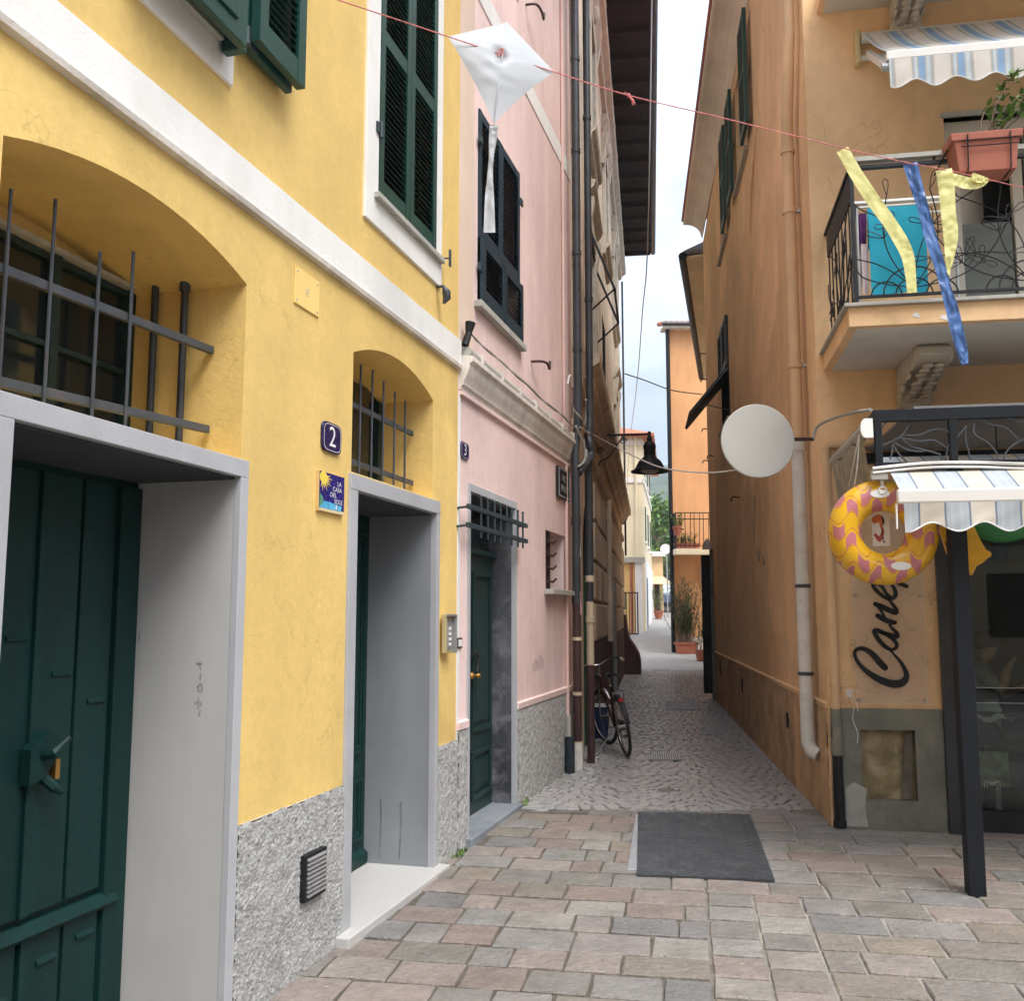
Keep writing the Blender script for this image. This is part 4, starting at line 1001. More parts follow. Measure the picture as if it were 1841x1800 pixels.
# loose cables at the cornice end
cb = thing('cable_bundle', L.p(2.2, 3.4, 0.1), 'tangle of pale cables tied round pipes at cornice end', 'cable')
for pts in ([(1.45, 3.95), (1.50, 4.05), (1.66, 4.02), (1.85, 3.80), (2.15, 3.72), (2.6, 3.70)], [(1.55, 3.62), (1.62, 3.82), (1.75, 4.0), (1.88, 3.86)], [(2.0, 3.62), (2.18, 3.45), (2.22, 3.28), (2.05, 3.18)], [(2.35, 3.98), (2.5, 3.9), (2.55, 3.7), (2.45, 3.5)], [(2.3, 3.6), (2.42, 3.5), (2.6, 3.52), (2.7, 3.45)], [(2.2, 3.5), (2.3, 3.3), (2.38, 3.42), (2.5, 3.3)]):
    build('cable', MB().tube(cr_path([L.p(u, z, 0.15 + 0.03 * math.sin(u * 9)) for u, z in pts], 5), rw.choice((0.011, 0.014, 0.009)), 6), rw.choice((whitepipe, stone_sill, brownpipe)), cb, smooth=60)

# ================================================================== tan house with carved window heads
TH_ = thing('tan_house', B3.p(8, 0, 0), 'tan weathered house with carved window heads and deep dark eaves', 'house')
TU1 = 17.35
wins = []
for c in (3.2, 7.7, 12.6): wins.append(rect(c - 0.55, c + 0.55, 8.6, 10.6))
lowin = [rect(c - 0.55, c + 0.55, 5.0, 7.0) for c in (2.6, 12.8)]
bdoor = rect(6.4, 7.6, 4.75, 7.1)
adoor = arch_loop(0.75, 2.25, -0.1, 2.45, 3.05)
ndoor = rect(7.7, 8.7, 0.0, 2.15)
body(B3, 0.0, TU1, -0.2, 12.45, 6.0, wins + lowin + [bdoor, adoor, ndoor], TH_, tan)
for w in wins + lowin + [bdoor]:
    build('window_pane', MB().poly([B3.p(u, z, -0.15) for u, z in w]).reveal(B3, w, 0, -0.15), void, TH_)
build('doorway', MB().reveal(B3, adoor, 0, -0.35).poly([B3.p(u, z, -0.35) for u, z in adoor]), void, TH_)
dg_ = build('door_leaf', MB().fbox(B3, 1.35, 2.22, 0.0, 2.1, -0.08, 0.03), pm('bright_green_door', (0.008, 0.055, 0.018), 0.45, 0.2, 4), TH_)
build('doorway', MB().reveal(B3, ndoor, 0, -0.1).poly([B3.p(u, z, -0.1) for u, z in ndoor]), black, TH_)
build('door_edge', MB().fbox(B3, 7.55, 7.68, 0.0, 2.2, 0.0, 0.05), stone_sill, TH_)
# window surrounds, heads and brackets
def carved_window(c, z0, z1, big):
    mb = MB()
    mb.fbox(B3, c - 0.75, c - 0.55, z0, z1, 0, 0.07); mb.fbox(B3, c + 0.55, c + 0.75, z0, z1, 0, 0.07); mb.fbox(B3, c - 0.75, c + 0.75, z1, z1 + 0.22, 0, 0.07)
    s = build('window_surround', mb, carved, TH_, bev=0.008)
    build('window_sill', MB().extr(B3, [(0, z0 - 0.2), (0.06, z0 - 0.18), (0.08, z0 - 0.1), (0.13, z0 - 0.06), (0.15, z0), (0, z0)], c - 0.9, c + 0.9), carved, TH_)
    prof = [(0, z1 + 0.25), (0.06, z1 + 0.27), (0.08, z1 + 0.34), (0.13, z1 + 0.40), (0.16, z1 + 0.48), (0, z1 + 0.52)]
    h = build('window_head', MB().extr(B3, prof, c - 0.95, c + 0.95), carved, TH_, smooth=30)
    if big:
        build('pediment', MB().prism(B3, [(c - 0.95, z1 + 0.52), (c + 0.95, z1 + 0.52), (c + 0.5, z1 + 0.80), (c, z1 + 0.92), (c - 0.5, z1 + 0.80)], 0.0, 0.12), carved, h, bev=0.02)
        build('carved_mask', MB().ell(B3.p(c, z1 + 0.30, 0.07), (0.10, 0.10, 0.17), 10, 8), carved, h, smooth=True)
    for s_ in (-0.82, 0.82):
        build('console', MB().extr(B3, [(0, z1 - 0.42), (0.06, z1 - 0.40), (0.05, z1 - 0.28), (0.07, z1 - 0.15), (0.10, z1 + 0.02), (0.13, z1 + 0.20), (0.13, z1 + 0.26), (0, z1 + 0.26)], c + s_ - 0.09, c + s_ + 0.09), carved, h, smooth=30)
for c in (3.2, 7.7, 12.6): carved_window(c, 8.6, 10.6, True)
for c in (2.6, 12.8): carved_window(c, 5.0, 7.0, False)
# cornice blocks under the eaves
build('frieze', MB().extr(B3, [(0, 11.55), (0.08, 11.57), (0.10, 11.66), (0.20, 11.72), (0.22, 11.80), (0, 11.82)], 0.0, TU1), carved, TH_)
for k in range(12):
    u = 0.7 + k * 1.45
    build('eave_bracket', MB().extr(B3, [(0, 11.82), (0.05, 11.84), (0.08, 12.0), (0.17, 12.16), (0.20, 12.26), (0.20, 12.33), (0, 12.33)], u - 0.07, u + 0.07), tan, TH_, smooth=30)
# deep timber eaves
ev = build('eaves', MB().extr(B3, [(-0.3, 12.46), (0.98, 12.44), (0.98, 12.50), (-0.3, 12.56)], -0.2, TU1 + 0.25), wood, TH_)
for k in range(21): build('rafter', MB().fbox(B3, -0.05 + k * 0.87, 0.05 + k * 0.87, 12.33, 12.445, 0.02, 0.95), wood, ev)
build('fascia_gutter', MB().tube([B3.p(-0.25, 12.47, 1.03), B3.p(TU1 + 0.28, 12.47, 1.03)], 0.075, 10), lead, ev)
build('roof', MB().hexa([B3.p(-0.2, 12.57, 1.02), B3.p(TU1 + 0.25, 12.57, 1.02), B3.p(TU1 + 0.25, 12.57, -6.2), B3.p(-0.2, 12.57, -6.2)], [B3.p(-0.2, 12.63, 1.02), B3.p(TU1 + 0.25, 12.63, 1.02), B3.p(TU1 - 2, 14.2, -2.6), B3.p(2, 14.2, -2.6)]), tile_red, TH_)
# string moulding between the floors
mp_ = [(0, 4.22), (0.06, 4.22), (0.08, 4.30), (0.16, 4.36), (0.17, 4.44), (0.26, 4.50), (0.27, 4.60), (0, 4.66)]
build('string_moulding', MB().extr(B3, mp_, 0.0, TU1 + 0.12), tan, TH_, smooth=30)
build('string_moulding', MB().extr(B3, [(0, 3.70), (0.05, 3.72), (0.06, 3.82), (0, 3.86)], 2.3, TU1 + 0.05), tan, TH_)
# open iron frame of a blind on the first-floor window
sf = thing('blind_frame', B3.p(3.0, 6.3, 0.3), None, None, parent=TH_)
fr = MB()
p1, p2, p3, p4 = B3.p(2.0, 6.9, 0.05), B3.p(3.6, 6.9, 0.05), B3.p(3.6, 6.05, 0.38), B3.p(2.0, 6.05, 0.38)
for a_, b_ in ((p1, p4), (p2, p3), (p3, p4), (p1, p2)): fr.tube([a_, b_], 0.018, 6)
fr.tube([p3, B3.p(3.6, 5.75, 0.05)], 0.014, 6); fr.tube([p4, B3.p(2.0, 5.75, 0.05)], 0.014, 6)
build('iron_frame', fr, black, sf)
# rusticated ground floor: block courses with recessed joints
rb = random.Random(5)
ruz = [1.22, 1.78, 2.34, 2.90, 3.46]
for i, (z0, z1) in enumerate(zip(ruz, ruz[1:])):
    u = 2.45
    while u < TU1 - 0.2:
        w = rb.uniform(0.95, 1.35); e = min(u + w, TU1)
        if not (u < 8.75 and e > 7.55 and z0 < 2.3):
            lp = [(u + 0.02, z0 + 0.025), (e - 0.02, z0 + 0.025), (e - 0.02, z1 - 0.025), (u + 0.02, z1 - 0.025)]
            build('stone_block', MB().prism(B3, lp, 0.0, 0.055 + rb.uniform(-0.008, 0.008)), tan, TH_, bev=0.02)
        u = e
build('base_course', MB().fbox(B3, 2.35, 7.5, -0.1, 1.20, 0.0, 0.06).fbox(B3, 8.75, 16.2, -0.1, 1.20, 0.0, 0.06), tan_dark, TH_, bev=0.01)
fl = MB()
for k in range(9):
    pass
fl.extr(B3, [(0, -0.1), (0.50, -0.1), (0.50, 0.30), (0.46, 0.52), (0.34, 0.75), (0.20, 0.95), (0.14, 1.2), (0.10, 1.6), (0, 1.62)], 15.9, TU1 + 0.1)
build('flared_buttress', fl, tan_dark, TH_, smooth=30)
# pipes on the tan wall
pipe(B3, [(6.0, 1.15, 0.10), (6.0, 3.6, 0.10)], 0.05, tan, TH_, 'rain_pipe')
pipe(B3, [(7.35, 0.1, 0.12), (7.35, 2.25, 0.12)], 0.045, steel, TH_, 'rain_pipe')
pipe(B3, [(TU1 - 0.05, 3.3, 0.10), (TU1 - 0.05, 7.5, 0.10), (TU1 - 0.05, 11.5, 0.10)], 0.03, lead, TH_, 'cable_duct', 8)

# ================================================================== street lamp on its bracket
lz = 4.37
um = (15.0 - 11.0) / B3.u.y - 0.115
lt = thing('street_lamp', B3.p(um, lz, 0), 'black bell shaped street lamp on scrolled wall bracket', 'street lamp')
c = B3.p(um, lz, 0.82)
lm_arm = MB().tube([B3.p(um, lz, 0.0), B3.p(um, lz, 0.84)], 0.018, 8)
build('bracket_arm', lm_arm, black, lt)
sp_ = []
for k in range(26):
    t = k / 25; sp_.append(B3.p(um, lz - 0.10 + 0.055 * (1 - 0.7 * t) * math.sin(t * 9.5), 0.42 + 0.055 * (1 - 0.7 * t) * math.cos(t * 9.5)))
build('scroll', MB().tube(sp_, 0.008, 6), black, lt)
sp2 = [p + Vector((0, 0, -0.14)) - B3.n * 0.36 for p in sp_]
build('scroll', MB().tube(sp2, 0.008, 6), black, lt)
build('bracket_curve', MB().tube(cr_path([B3.p(um, lz - 0.55, 0.02), B3.p(um, lz - 0.42, 0.06), B3.p(um, lz - 0.34, 0.20), B3.p(um, lz - 0.16, 0.32), B3.p(um, lz - 0.03, 0.42)], 5), 0.011, 6), black, lt)
build('lamp_neck', MB().lathe(c - Vector((0, 0, 0.05)), (0, 0, -1), [(0.02, -0.09), (0.032, -0.06), (0.022, -0.03), (0.045, 0.02), (0.040, 0.06), (0.075, 0.09), (0.095, 0.12), (0.100, 0.16), (0.088, 0.185), (0.086, 0.30)], 20), black, lt, smooth=50)
build('lamp_shade', MB().lathe(c - Vector((0, 0, 0.05)), (0, 0, -1), [(0.084, 0.29), (0.12, 0.335), (0.165, 0.37), (0.20, 0.43), (0.222, 0.48), (0.265, 0.515), (0.292, 0.525), (0.29, 0.542), (0.25, 0.535), (0.19, 0.50), (0.10, 0.40)], 32), black, lt, smooth=50)
build('lamp_glass', MB().ell(c - Vector((0, 0, 0.565)), (0.14, 0.14, 0.05), 20, 10), pm('frosted_lamp_glass', (0.6, 0.58, 0.5), 0.3, 0.05), lt, smooth=True)

# ================================================================== orange corner house
# corner where the alley wall meets the front
_t = (RF.o - R.o).dot(RF.n) / R.u.dot(RF.n)
RU0 = _t                                             # corner on the alley wall
FU0 = (R.p(_t, 0) - RF.o).dot(RF.u)                  # the same corner on the front
OH = thing('orange_house', R.p(RU0, 0, 0), 'orange plastered corner house with balconies and shop front', 'house')
RTOP = 9.25
rw2 = rect(3.08, 4.30, 7.42, 8.90); rw1 = rect(5.95, 7.05, 7.42, 8.90); rw3 = rect(6.15, 7.55, 4.62, 6.25)
bdr = rect(1.10, 2.75, 3.64, 5.62); shop = rect(0.95, 4.6, -0.1, 2.46); nich = rect(0.257, 0.655, 0.20, 0.725)
udr = rect(1.10, 2.75, 6.8, 8.8)
mb = MB().wall(R, rect(RU0, 10.9, -0.2, RTOP), [rw1, rw2, rw3])
mb.wall(RF, rect(FU0, 7.0, -0.2, RTOP), [bdr, shop, nich, udr])
mb.poly([R.p(10.9, -0.2), R.p(10.9, -0.2, -6), R.p(10.9, RTOP, -6), R.p(10.9, RTOP)])
mb.poly([R.p(RU0, RTOP), R.p(10.9, RTOP), R.p(10.9, RTOP, -6), RF.p(7.0, RTOP)])
mb.poly([RF.p(7.0, -0.2), RF.p(7.0, RTOP), R.p(10.9, RTOP, -6), R.p(10.9, -0.2, -6)])
build('wall', mb, orange, OH, recalc=False)
# coved eaves cornice with fine lines, climbing a little along the alley
cv = [(0, 0.0), (0.02, 0.0), (0.02, 0.035)]
for k in range(7):
    t = k / 6; d = 0.03 + 0.33 * (1 - math.cos(t * PI / 2)); z = 0.05 + 0.25 * math.sin(t * PI / 2)
    cv += [(d, z), (d + 0.010, z + 0.005)]
cv += [(0.39, 0.31), (0.39, 0.385), (0, 0.40)]
corn = pm('cornice_beige', (0.82, 0.72, 0.62), 0.8, 0.08, 1.5, 0.25, 50, 0.2, streak=0.06)
EZ = lambda u: 8.90 + 0.040 * (u - RU0)
ue0, ue1 = RU0 - 0.3, 10.95
cm_ = MB(); n_ = len(cv)
k0 = cm_.pts([R.p(ue0, EZ(ue0) + z, d) for d, z in cv] + [R.p(ue1, EZ(ue1) + z, d) for d, z in cv])
cm_.f += [tuple(k0 + i for i in range(n_)), tuple(k0 + n_ + i for i in reversed(range(n_)))] + [(k0 + i, k0 + n_ + i, k0 + n_ + (i + 1) % n_, k0 + (i + 1) % n_) for i in range(n_)]
build('eaves_cornice', cm_, corn, OH)
build('eaves_cornice', MB().extr(RF, [(d, EZ(RU0) + z) for d, z in cv], FU0, 7.0), corn, OH)
build('gutter', MB().tube([R.p(ue0, EZ(ue0) + 0.40, 0.40), R.p(ue1, EZ(ue1) + 0.40, 0.40)], 0.028, 8), terracotta, OH)
build('roof', MB().hexa([R.p(ue0 + 0.1, EZ(ue0) + 0.405, 0.38), R.p(ue1, EZ(ue1) + 0.405, 0.38), R.p(10.95, 9.8, -6), RF.p(7.0, EZ(RU0) + 0.405, 0.36)], [R.p(ue0 + 0.1, EZ(ue0) + 0.46, 0.38), R.p(ue1, EZ(ue1) + 0.46, 0.38), R.p(8.5, 11.5, -3.2), RF.p(4.5, 11.5, -3)]), tile_red, OH)
# alley plinth
build('plinth', bumpy(R, RU0 + 0.02, 10.9, -0.2, 0.88, 0.012, 0.014, 0.035), roughcast_o, OH, smooth=True)
build('plinth_band', MB().extr(R, [(0, 0.875), (0.022, 0.88), (0.028, 0.915), (0, 0.925)], RU0 + 0.01, 10.9), orange, OH)
# windows of the alley side
for w in (rw1, rw2):
    build('window_pane', MB().poly([R.p(u, z, -0.18) for u, z in w]), void, OH)
    build('window_reveal', MB().reveal(R, w, 0, -0.18), orange, OH)
    build('window_sill', MB().fbox(R, w[0][0] - 0.10, w[1][0] + 0.10, w[0][1] - 0.05, w[0][1], -0.15, 0.055), stone_sill, OH)
for w in (rw1, rw2):
    louvre(R, OH, w[0][0] - 0.62, w[0][0] - 0.02, w[0][1] + 0.03, 8.92, 0.075, green, rails=(8.2,), stile=0.06, th=0.045, pitch=0.045)
    if w is rw2: louvre(R, OH, w[1][0] + 0.02, w[1][0] + 0.62, w[0][1] + 0.03, 8.92, 0.075, green, rails=(8.2,), stile=0.06, th=0.045, pitch=0.045)
# black shutters with the lower flap propped out
build('window_pane', MB().poly([R.p(u, z, -0.1) for u, z in rw3]).reveal(R, rw3, 0, -0.1), void, OH)
louvre(R, OH, 6.17, 6.85, 5.45, 6.24, 0.03, iron_b, stile=0.06, th=0.04, pitch=0.05)
louvre(R, OH, 6.86, 7.54, 5.45, 6.24, 0.03, iron_b, stile=0.06, th=0.04, pitch=0.05)
fl = MB()
fz0, fz1 = 4.72, 5.42
for u0, u1 in ((6.19, 6.84), (6.87, 7.52)):
    fl.hexa([R.p(u0, fz1, 0.03), R.p(u1, fz1, 0.03), R.p(u1, fz1 - 0.03, 0.0), R.p(u0, fz1 - 0.03, 0.0)], [R.p(u0, fz0, 0.62), R.p(u1, fz0, 0.62), R.p(u1, fz0 - 0.03, 0.59), R.p(u0, fz0 - 0.03, 0.59)])
build('shutter_flap', fl, iron_b, OH)
build('flap_stay', MB().tube([R.p(6.25, fz0 + 0.15, 0.48), R.p(6.25, 4.75, 0.02)], 0.008, 5), iron_b, OH)
build('window_sill', MB().fbox(R, 6.05, 7.65, 4.57, 4.62, -0.1, 0.06), stone_sill, OH)
# hooks, scars and bits of the alley wall
for px, py in ((1262, 665), (1262, 712), (1262, 800), (1262, 855), (1283, 820), (1330, 895)):
    u_, z_ = R.at(px, py); u_ = min(u_, 10.7); build('wall_hook', MB().tube(cr_path([R.p(u_, z_, 0), R.p(u_, z_ + 0.01, 0.10), R.p(u_ + 0.02, z_ - 0.05, 0.12)], 3), 0.012, 5), brownpipe, OH)
u_, z_ = R.at(1355, 300); build('stay_bar', MB().tube([R.p(u_ - 0.5, z_ + 0.25, 0.02), R.p(u_, z_ - 0.25, 0.035), R.p(u_ + 0.35, z_ - 0.7, 0.02)], [0.006, 0.02, 0.006], 6), orangepipe, OH)
# peeled plaster patch
rp_ = random.Random(8)
pale = pm('peeled_plaster', (0.42, 0.34, 0.24), 0.9, 0.3, 14, 0.8, 40, 0.15)
def scab(px, py, w, h, n=14):
    u_, z_ = R.at(px, py)
    lp = [(u_ + w * math.cos(2 * PI * k / n) * rp_.uniform(0.35, 1), z_ + h * math.sin(2 * PI * k / n) * rp_.uniform(0.45, 1)) for k in range(n)]
    build('peeling_patch', MB().prism(R, lp, 0.0, 0.004), pale, OH)
for a_ in ((1357, 905, 0.16, 0.16), (1356, 950, 0.10, 0.22), (1364, 995, 0.22, 0.12), (1373, 1010, 0.14, 0.10), (1293, 1022, 0.3, 0.06)): scab(*a_)
for (px, py, hh) in ((1420, 1295, 0.07), (1337, 1232, 0.10), (1297, 1200, 0.12)):
    u_, z_ = R.at(px, py); build('vent_slot', MB().fbox(R, u_ - 0.04, u_ + 0.04, z_ - hh, z_ + hh, 0.0, 0.03), black, OH)
# dark door standing ajar at the far end of the wall
build('open_door', MB().fbox(R, 10.3, 10.36, 0.12, 2.75, 0.0, 0.22).fbox(R, 10.36, 10.39, 0.12, 2.75, 0.0, 0.05), black, OH, bev=0.004)
build('door_frame_edge', MB().fbox(R, 10.20, 10.30, 0.0, 2.85, 0.0, 0.06), cement, OH)
build('door_lamp', MB().lathe(R.p(10.25, 2.86, 0.1), (0, 0, 1), [(0.10, 0), (0.08, 0.12), (0.02, 0.2)], 12), whitepipe, OH)
# rain pipe on the corner, orange above and white below
cp = thing('corner_rain_pipe', R.p(-0.43, 0, 0.09), 'tall orange rain pipe with white lower half on house corner', 'drain pipe')
pipe(R, [(-0.43, 3.02, 0.09), (-0.43, 5.8, 0.09), (-0.46, 5.95, 0.09), (-0.70, 6.6, 0.09), (-0.70, 8.8, 0.10), (-0.66, 9.0, 0.30)], 0.052, orangepipe, cp, 'orange_section', 12)
pipe(R, [(-0.43, 3.04, 0.09), (-0.43, 0.66, 0.09), (-0.43, 0.56, 0.09), (-0.46, 0.50, 0.07), (-0.50, 0.47, 0.02)], 0.058, whitepipe, cp, 'white_section', 12)
for z in (3.72, 5.1, 5.65): collar(R, -0.43, z, 0.09, 0.062, 0.04, orangepipe, cp)
for z in (1.84, 1.12): collar(R, -0.43, z, 0.09, 0.064, 0.03, iron, cp)
collar(R, -0.43, 3.03, 0.09, 0.066, 0.10, whitepipe, cp)
for z in (3.72, 5.1): build('pipe_bracket', MB().fbox(R, -0.45, -0.41, z - 0.012, z + 0.012, 0.0, 0.15), steel, cp)
pipe(R, [(-0.08, 3.05, 0.03), (-0.08, 8.9, 0.03)], 0.028, orangepipe, OH, 'conduit', 8)
pipe(R, [(-0.08, 3.2, 0.03), (-0.08, 2.9, 0.05), (-0.2, 2.75, 0.06)], 0.04, orangepipe, OH, 'conduit', 8)
# thinner pipe on the front with dark foot
fu, _z = RF.at(1494, 1050, 0.05)
fp_ = thing('front_rain_pipe', RF.p(fu, 0, 0.05), 'slim orange pipe with dark foot on front of orange house', 'drain pipe')
zt = RF.at(1494, 800, 0.05)[1]; zm = RF.at(1494, 1277, 0.05)[1]
pipe(RF, [(fu, zm, 0.05), (fu, zt - 0.03, 0.05), (fu + 0.03, zt, 0.05), (fu + 0.9, zt + 0.02, 0.05)], 0.034, orangepipe, fp_, 'upper_section', 10)
pipe(RF, [(fu, zm + 0.01, 0.05), (fu, 0.52, 0.05)], 0.036, cement, fp_, 'grey_section', 10)
pipe(RF, [(fu, 0.53, 0.05), (fu, -0.01, 0.05)], 0.039, black, fp_, 'black_foot', 10)
collar(RF, fu, 0.60, 0.05, 0.046, 0.12, cement, fp_); collar(RF, fu, 0.02, 0.05, 0.048, 0.05, black, fp_); collar(RF, fu, 1.05, 0.05, 0.040, 0.02, orangepipe, fp_)
# front plinth of damp cement, and the open meter niche
pz = 0.885
mb = MB().wall(RF, rect(FU0 + 0.01, 0.86, -0.2, pz), [nich], 0.018)
mb.reveal(RF, nich, 0.018, -0.055).poly([RF.p(FU0 + 0.01, pz, 0), RF.p(0.86, pz, 0), RF.p(0.86, pz, 0.018), RF.p(FU0 + 0.01, pz, 0.018)])
build('front_plinth', mb, cement, OH)
build('front_plinth_corner', bumpy(RF, FU0, fu - 0.04, -0.2, pz - 0.02, 0.025, 0.012, 0.02), roughcast_o, OH, smooth=True)
build('meter_niche', MB().grid(20, 26, lambda s, t: RF.p(0.257 + 0.398 * s, 0.20 + 0.525 * t, -0.055 + 0.018 * noise.noise(Vector((s * 5, t * 6, 2))) + 0.01 * noise.noise(Vector((s * 14, t * 17, 5))))), pm('old_ochre_render', (0.27, 0.215, 0.12), 0.9, 0.3, 6, 0.7, 30, 0.2, dirt=(0.45, 0.40, 0.30), dirt_amt=0.7, dirt_s=6), OH, smooth=True)
build('niche_board', MB().hexa([RF.p(0.545, 0.21, -0.03), RF.p(0.61, 0.21, -0.03), RF.p(0.61, 0.21, -0.01), RF.p(0.545, 0.21, -0.01)], [RF.p(0.585, 0.70, -0.03), RF.p(0.64, 0.70, -0.03), RF.p(0.64, 0.70, -0.005), RF.p(0.585, 0.70, -0.005)]), pm('old_grey_board', (0.12, 0.105, 0.085), 0.8, 0.3, 12, 0.4), OH)
build('cement_patch', MB().prism(RF, [(fu + 0.05, 0.0), (fu + 0.21, 0.0), (fu + 0.19, 0.14), (fu + 0.21, 0.28), (fu + 0.12, 0.33), (fu + 0.05, 0.28)], 0.018, 0.026), pm('pale_cement', (0.36, 0.36, 0.32), 0.9, 0.12, 8, 0.4), OH)
# --- lower balcony
sz0 = RF.at(1473, 668)[1]; sd = 1.24
bal = thing('balcony', RF.p(1.6, sz0, 0.6), None, None, parent=OH)
bu0 = FU0 + 0.06; bu1 = 5.5
build('balcony_slab', MB().fbox(RF, bu0, bu1, sz0, sz0 + 0.135, 0, sd), orange, bal, bev=0.004)
build('balcony_soffit', MB().fbox(RF, bu0 + 0.06, bu1 - 0.06, sz0 - 0.006, sz0, 0.004, sd - 0.06), sofft, bal)
build('balcony_coping', MB().fbox(RF, bu0 - 0.03, bu1 + 0.03, sz0 + 0.136, sz0 + 0.16, 0, sd + 0.035), stone_sill, bal, bev=0.003)
for px, py in ((1640, 568), (1690, 572)):
    u_, z_ = RF.at(px, py, sd); build('spall_mark', MB().prism(RF, [(u_, z_), (u_ + 0.05, z_ - 0.02), (u_ + 0.04, z_ + 0.02), (u_ + 0.01, z_ + 0.02)], sd, sd + 0.003), white_pl, bal)
def corbel_(par, uc, zt, out, w, drop):
    pr = [(0, zt - drop), (0.05, zt - drop - 0.01), (0.10, zt - drop + 0.04), (0.16, zt - drop * 0.62), (out * 0.55, zt - drop * 0.42), (out * 0.86, zt - drop * 0.42), (out, zt - drop * 0.30), (out * 0.98, zt - drop * 0.12), (out * 0.9, zt - 0.007), (0, zt - 0.007)]
    c_ = build('corbel', MB().extr(RF, pr, uc - w / 2, uc + w / 2), carved, par, bev=0.012)
    lv = MB()
    for k in range(9):
        t = k / 8; d_ = 0.09 + (out * 0.75) * t; z_ = zt - drop * (0.85 - 0.38 * t)
        for s_ in (-1, 1):
            lv.ell(RF.p(uc + s_ * w * (0.10 + 0.13 * abs(math.sin(k * 1.9))), z_ - 0.004, d_), (w * 0.17, 0.055, 0.016), 8, 5)
            lv.ell(RF.p(uc + s_ * (w / 2 - 0.004), z_ + 0.055 + 0.02 * math.sin(k * 2.3), d_ * 0.9), (0.012, 0.05, 0.03), 8, 5)
    lv.lathe(RF.p(uc - w / 2 - 0.012, zt - drop * 0.22, out * 0.86), RF.u, [(0.055, 0), (0.06, 0.02), (0.06, w), (0.055, w + 0.024)], 16)
    lv.lathe(RF.p(uc - w / 2 - 0.012, zt - drop * 0.80, 0.06), RF.u, [(0.04, 0), (0.045, 0.02), (0.045, w), (0.04, w + 0.024)], 14)
    build('corbel_carving', lv, carved, c_, smooth=True)
corbel_(bal, 0.76, sz0, 0.78, 0.235, 0.33)
corbel_(bal, 2.6, sz0, 0.78, 0.235, 0.33)
# wrought iron railing
rdp = sd - 0.035
rz0 = sz0 + 0.215; rz1 = RF.at(1530, 303, rdp)[1]
ru0 = bu0 + 0.06
iron_r = black
rail = thing('railing', RF.p(1.5, rz0, rdp), None, None, parent=bal)
SQ = lambda w, h: [(-w, -h), (w, -h), (w, h), (-w, h)]
mbr = MB()
mbr.sweep(SQ(0.02, 0.012), RF.p(ru0, rz1, 0.0), RF.p(ru0, rz1, rdp)); mbr.sweep(SQ(0.02, 0.012), RF.p(ru0, rz1, rdp), RF.p(bu1, rz1, rdp))
build('top_rail', mbr, iron_r, rail)
build('hand_rail', MB().sweep(SQ(0.03, 0.016), RF.p(ru0, rz1 + 0.055, rdp), RF.p(bu1, rz1 + 0.055, rdp)), stone_sill, rail)
for u_ in (ru0 + 0.01, ru0 + 0.55, ru0 + 1.4): build('rail_stub', MB().sweep(SQ(0.008, 0.008), RF.p(u_, rz1, rdp), RF.p(u_, rz1 + 0.05, rdp), up=RF.u), iron_r, rail)
mbr = MB()
for z in (rz0, rz0 - 0.05): mbr.sweep(SQ(0.012, 0.009), RF.p(ru0, z, 0.0), RF.p(ru0, z, rdp)); mbr.sweep(SQ(0.012, 0.009), RF.p(ru0, z, rdp), RF.p(bu1, z, rdp))
build('bottom_rail', mbr, iron_r, rail)
for u_ in (ru0, ru0 + 1.62, ru0 + 3.2): build('rail_post', MB().sweep(SQ(0.013, 0.013), RF.p(u_, sz0 + 0.15, rdp), RF.p(u_, rz1, rdp), up=RF.u), iron_r, rail)
build('side_fascia', MB().fbox(RF, ru0 - 0.008, ru0 + 0.006, rz1 - 0.22, rz1, 0.06, rdp - 0.05), iron_r, rail)
rr = random.Random(21)
def leaf_loop(F2, p, ang, ln, wd):          # bent-rod leaf, F2 maps 2D rail coordinates to space
    pts = []
    for k in range(11):
        t = k / 10; q = t * 2 if t < 0.5 else 2 - t * 2; s_ = 1 if t < 0.5 else -1
        x = ln * (1 - (1 - q) ** 1.6) ; y = s_ * wd * math.sin(min(1, q) * PI) ** 0.8 * (0.6 + 0.4 * q) if q < 1 else 0
        pts.append(F2(p[0] + x * math.cos(ang) - y * math.sin(ang), p[1] + x * math.sin(ang) + y * math.cos(ang)))
    return MB().tube(pts, 0.0034, 5)
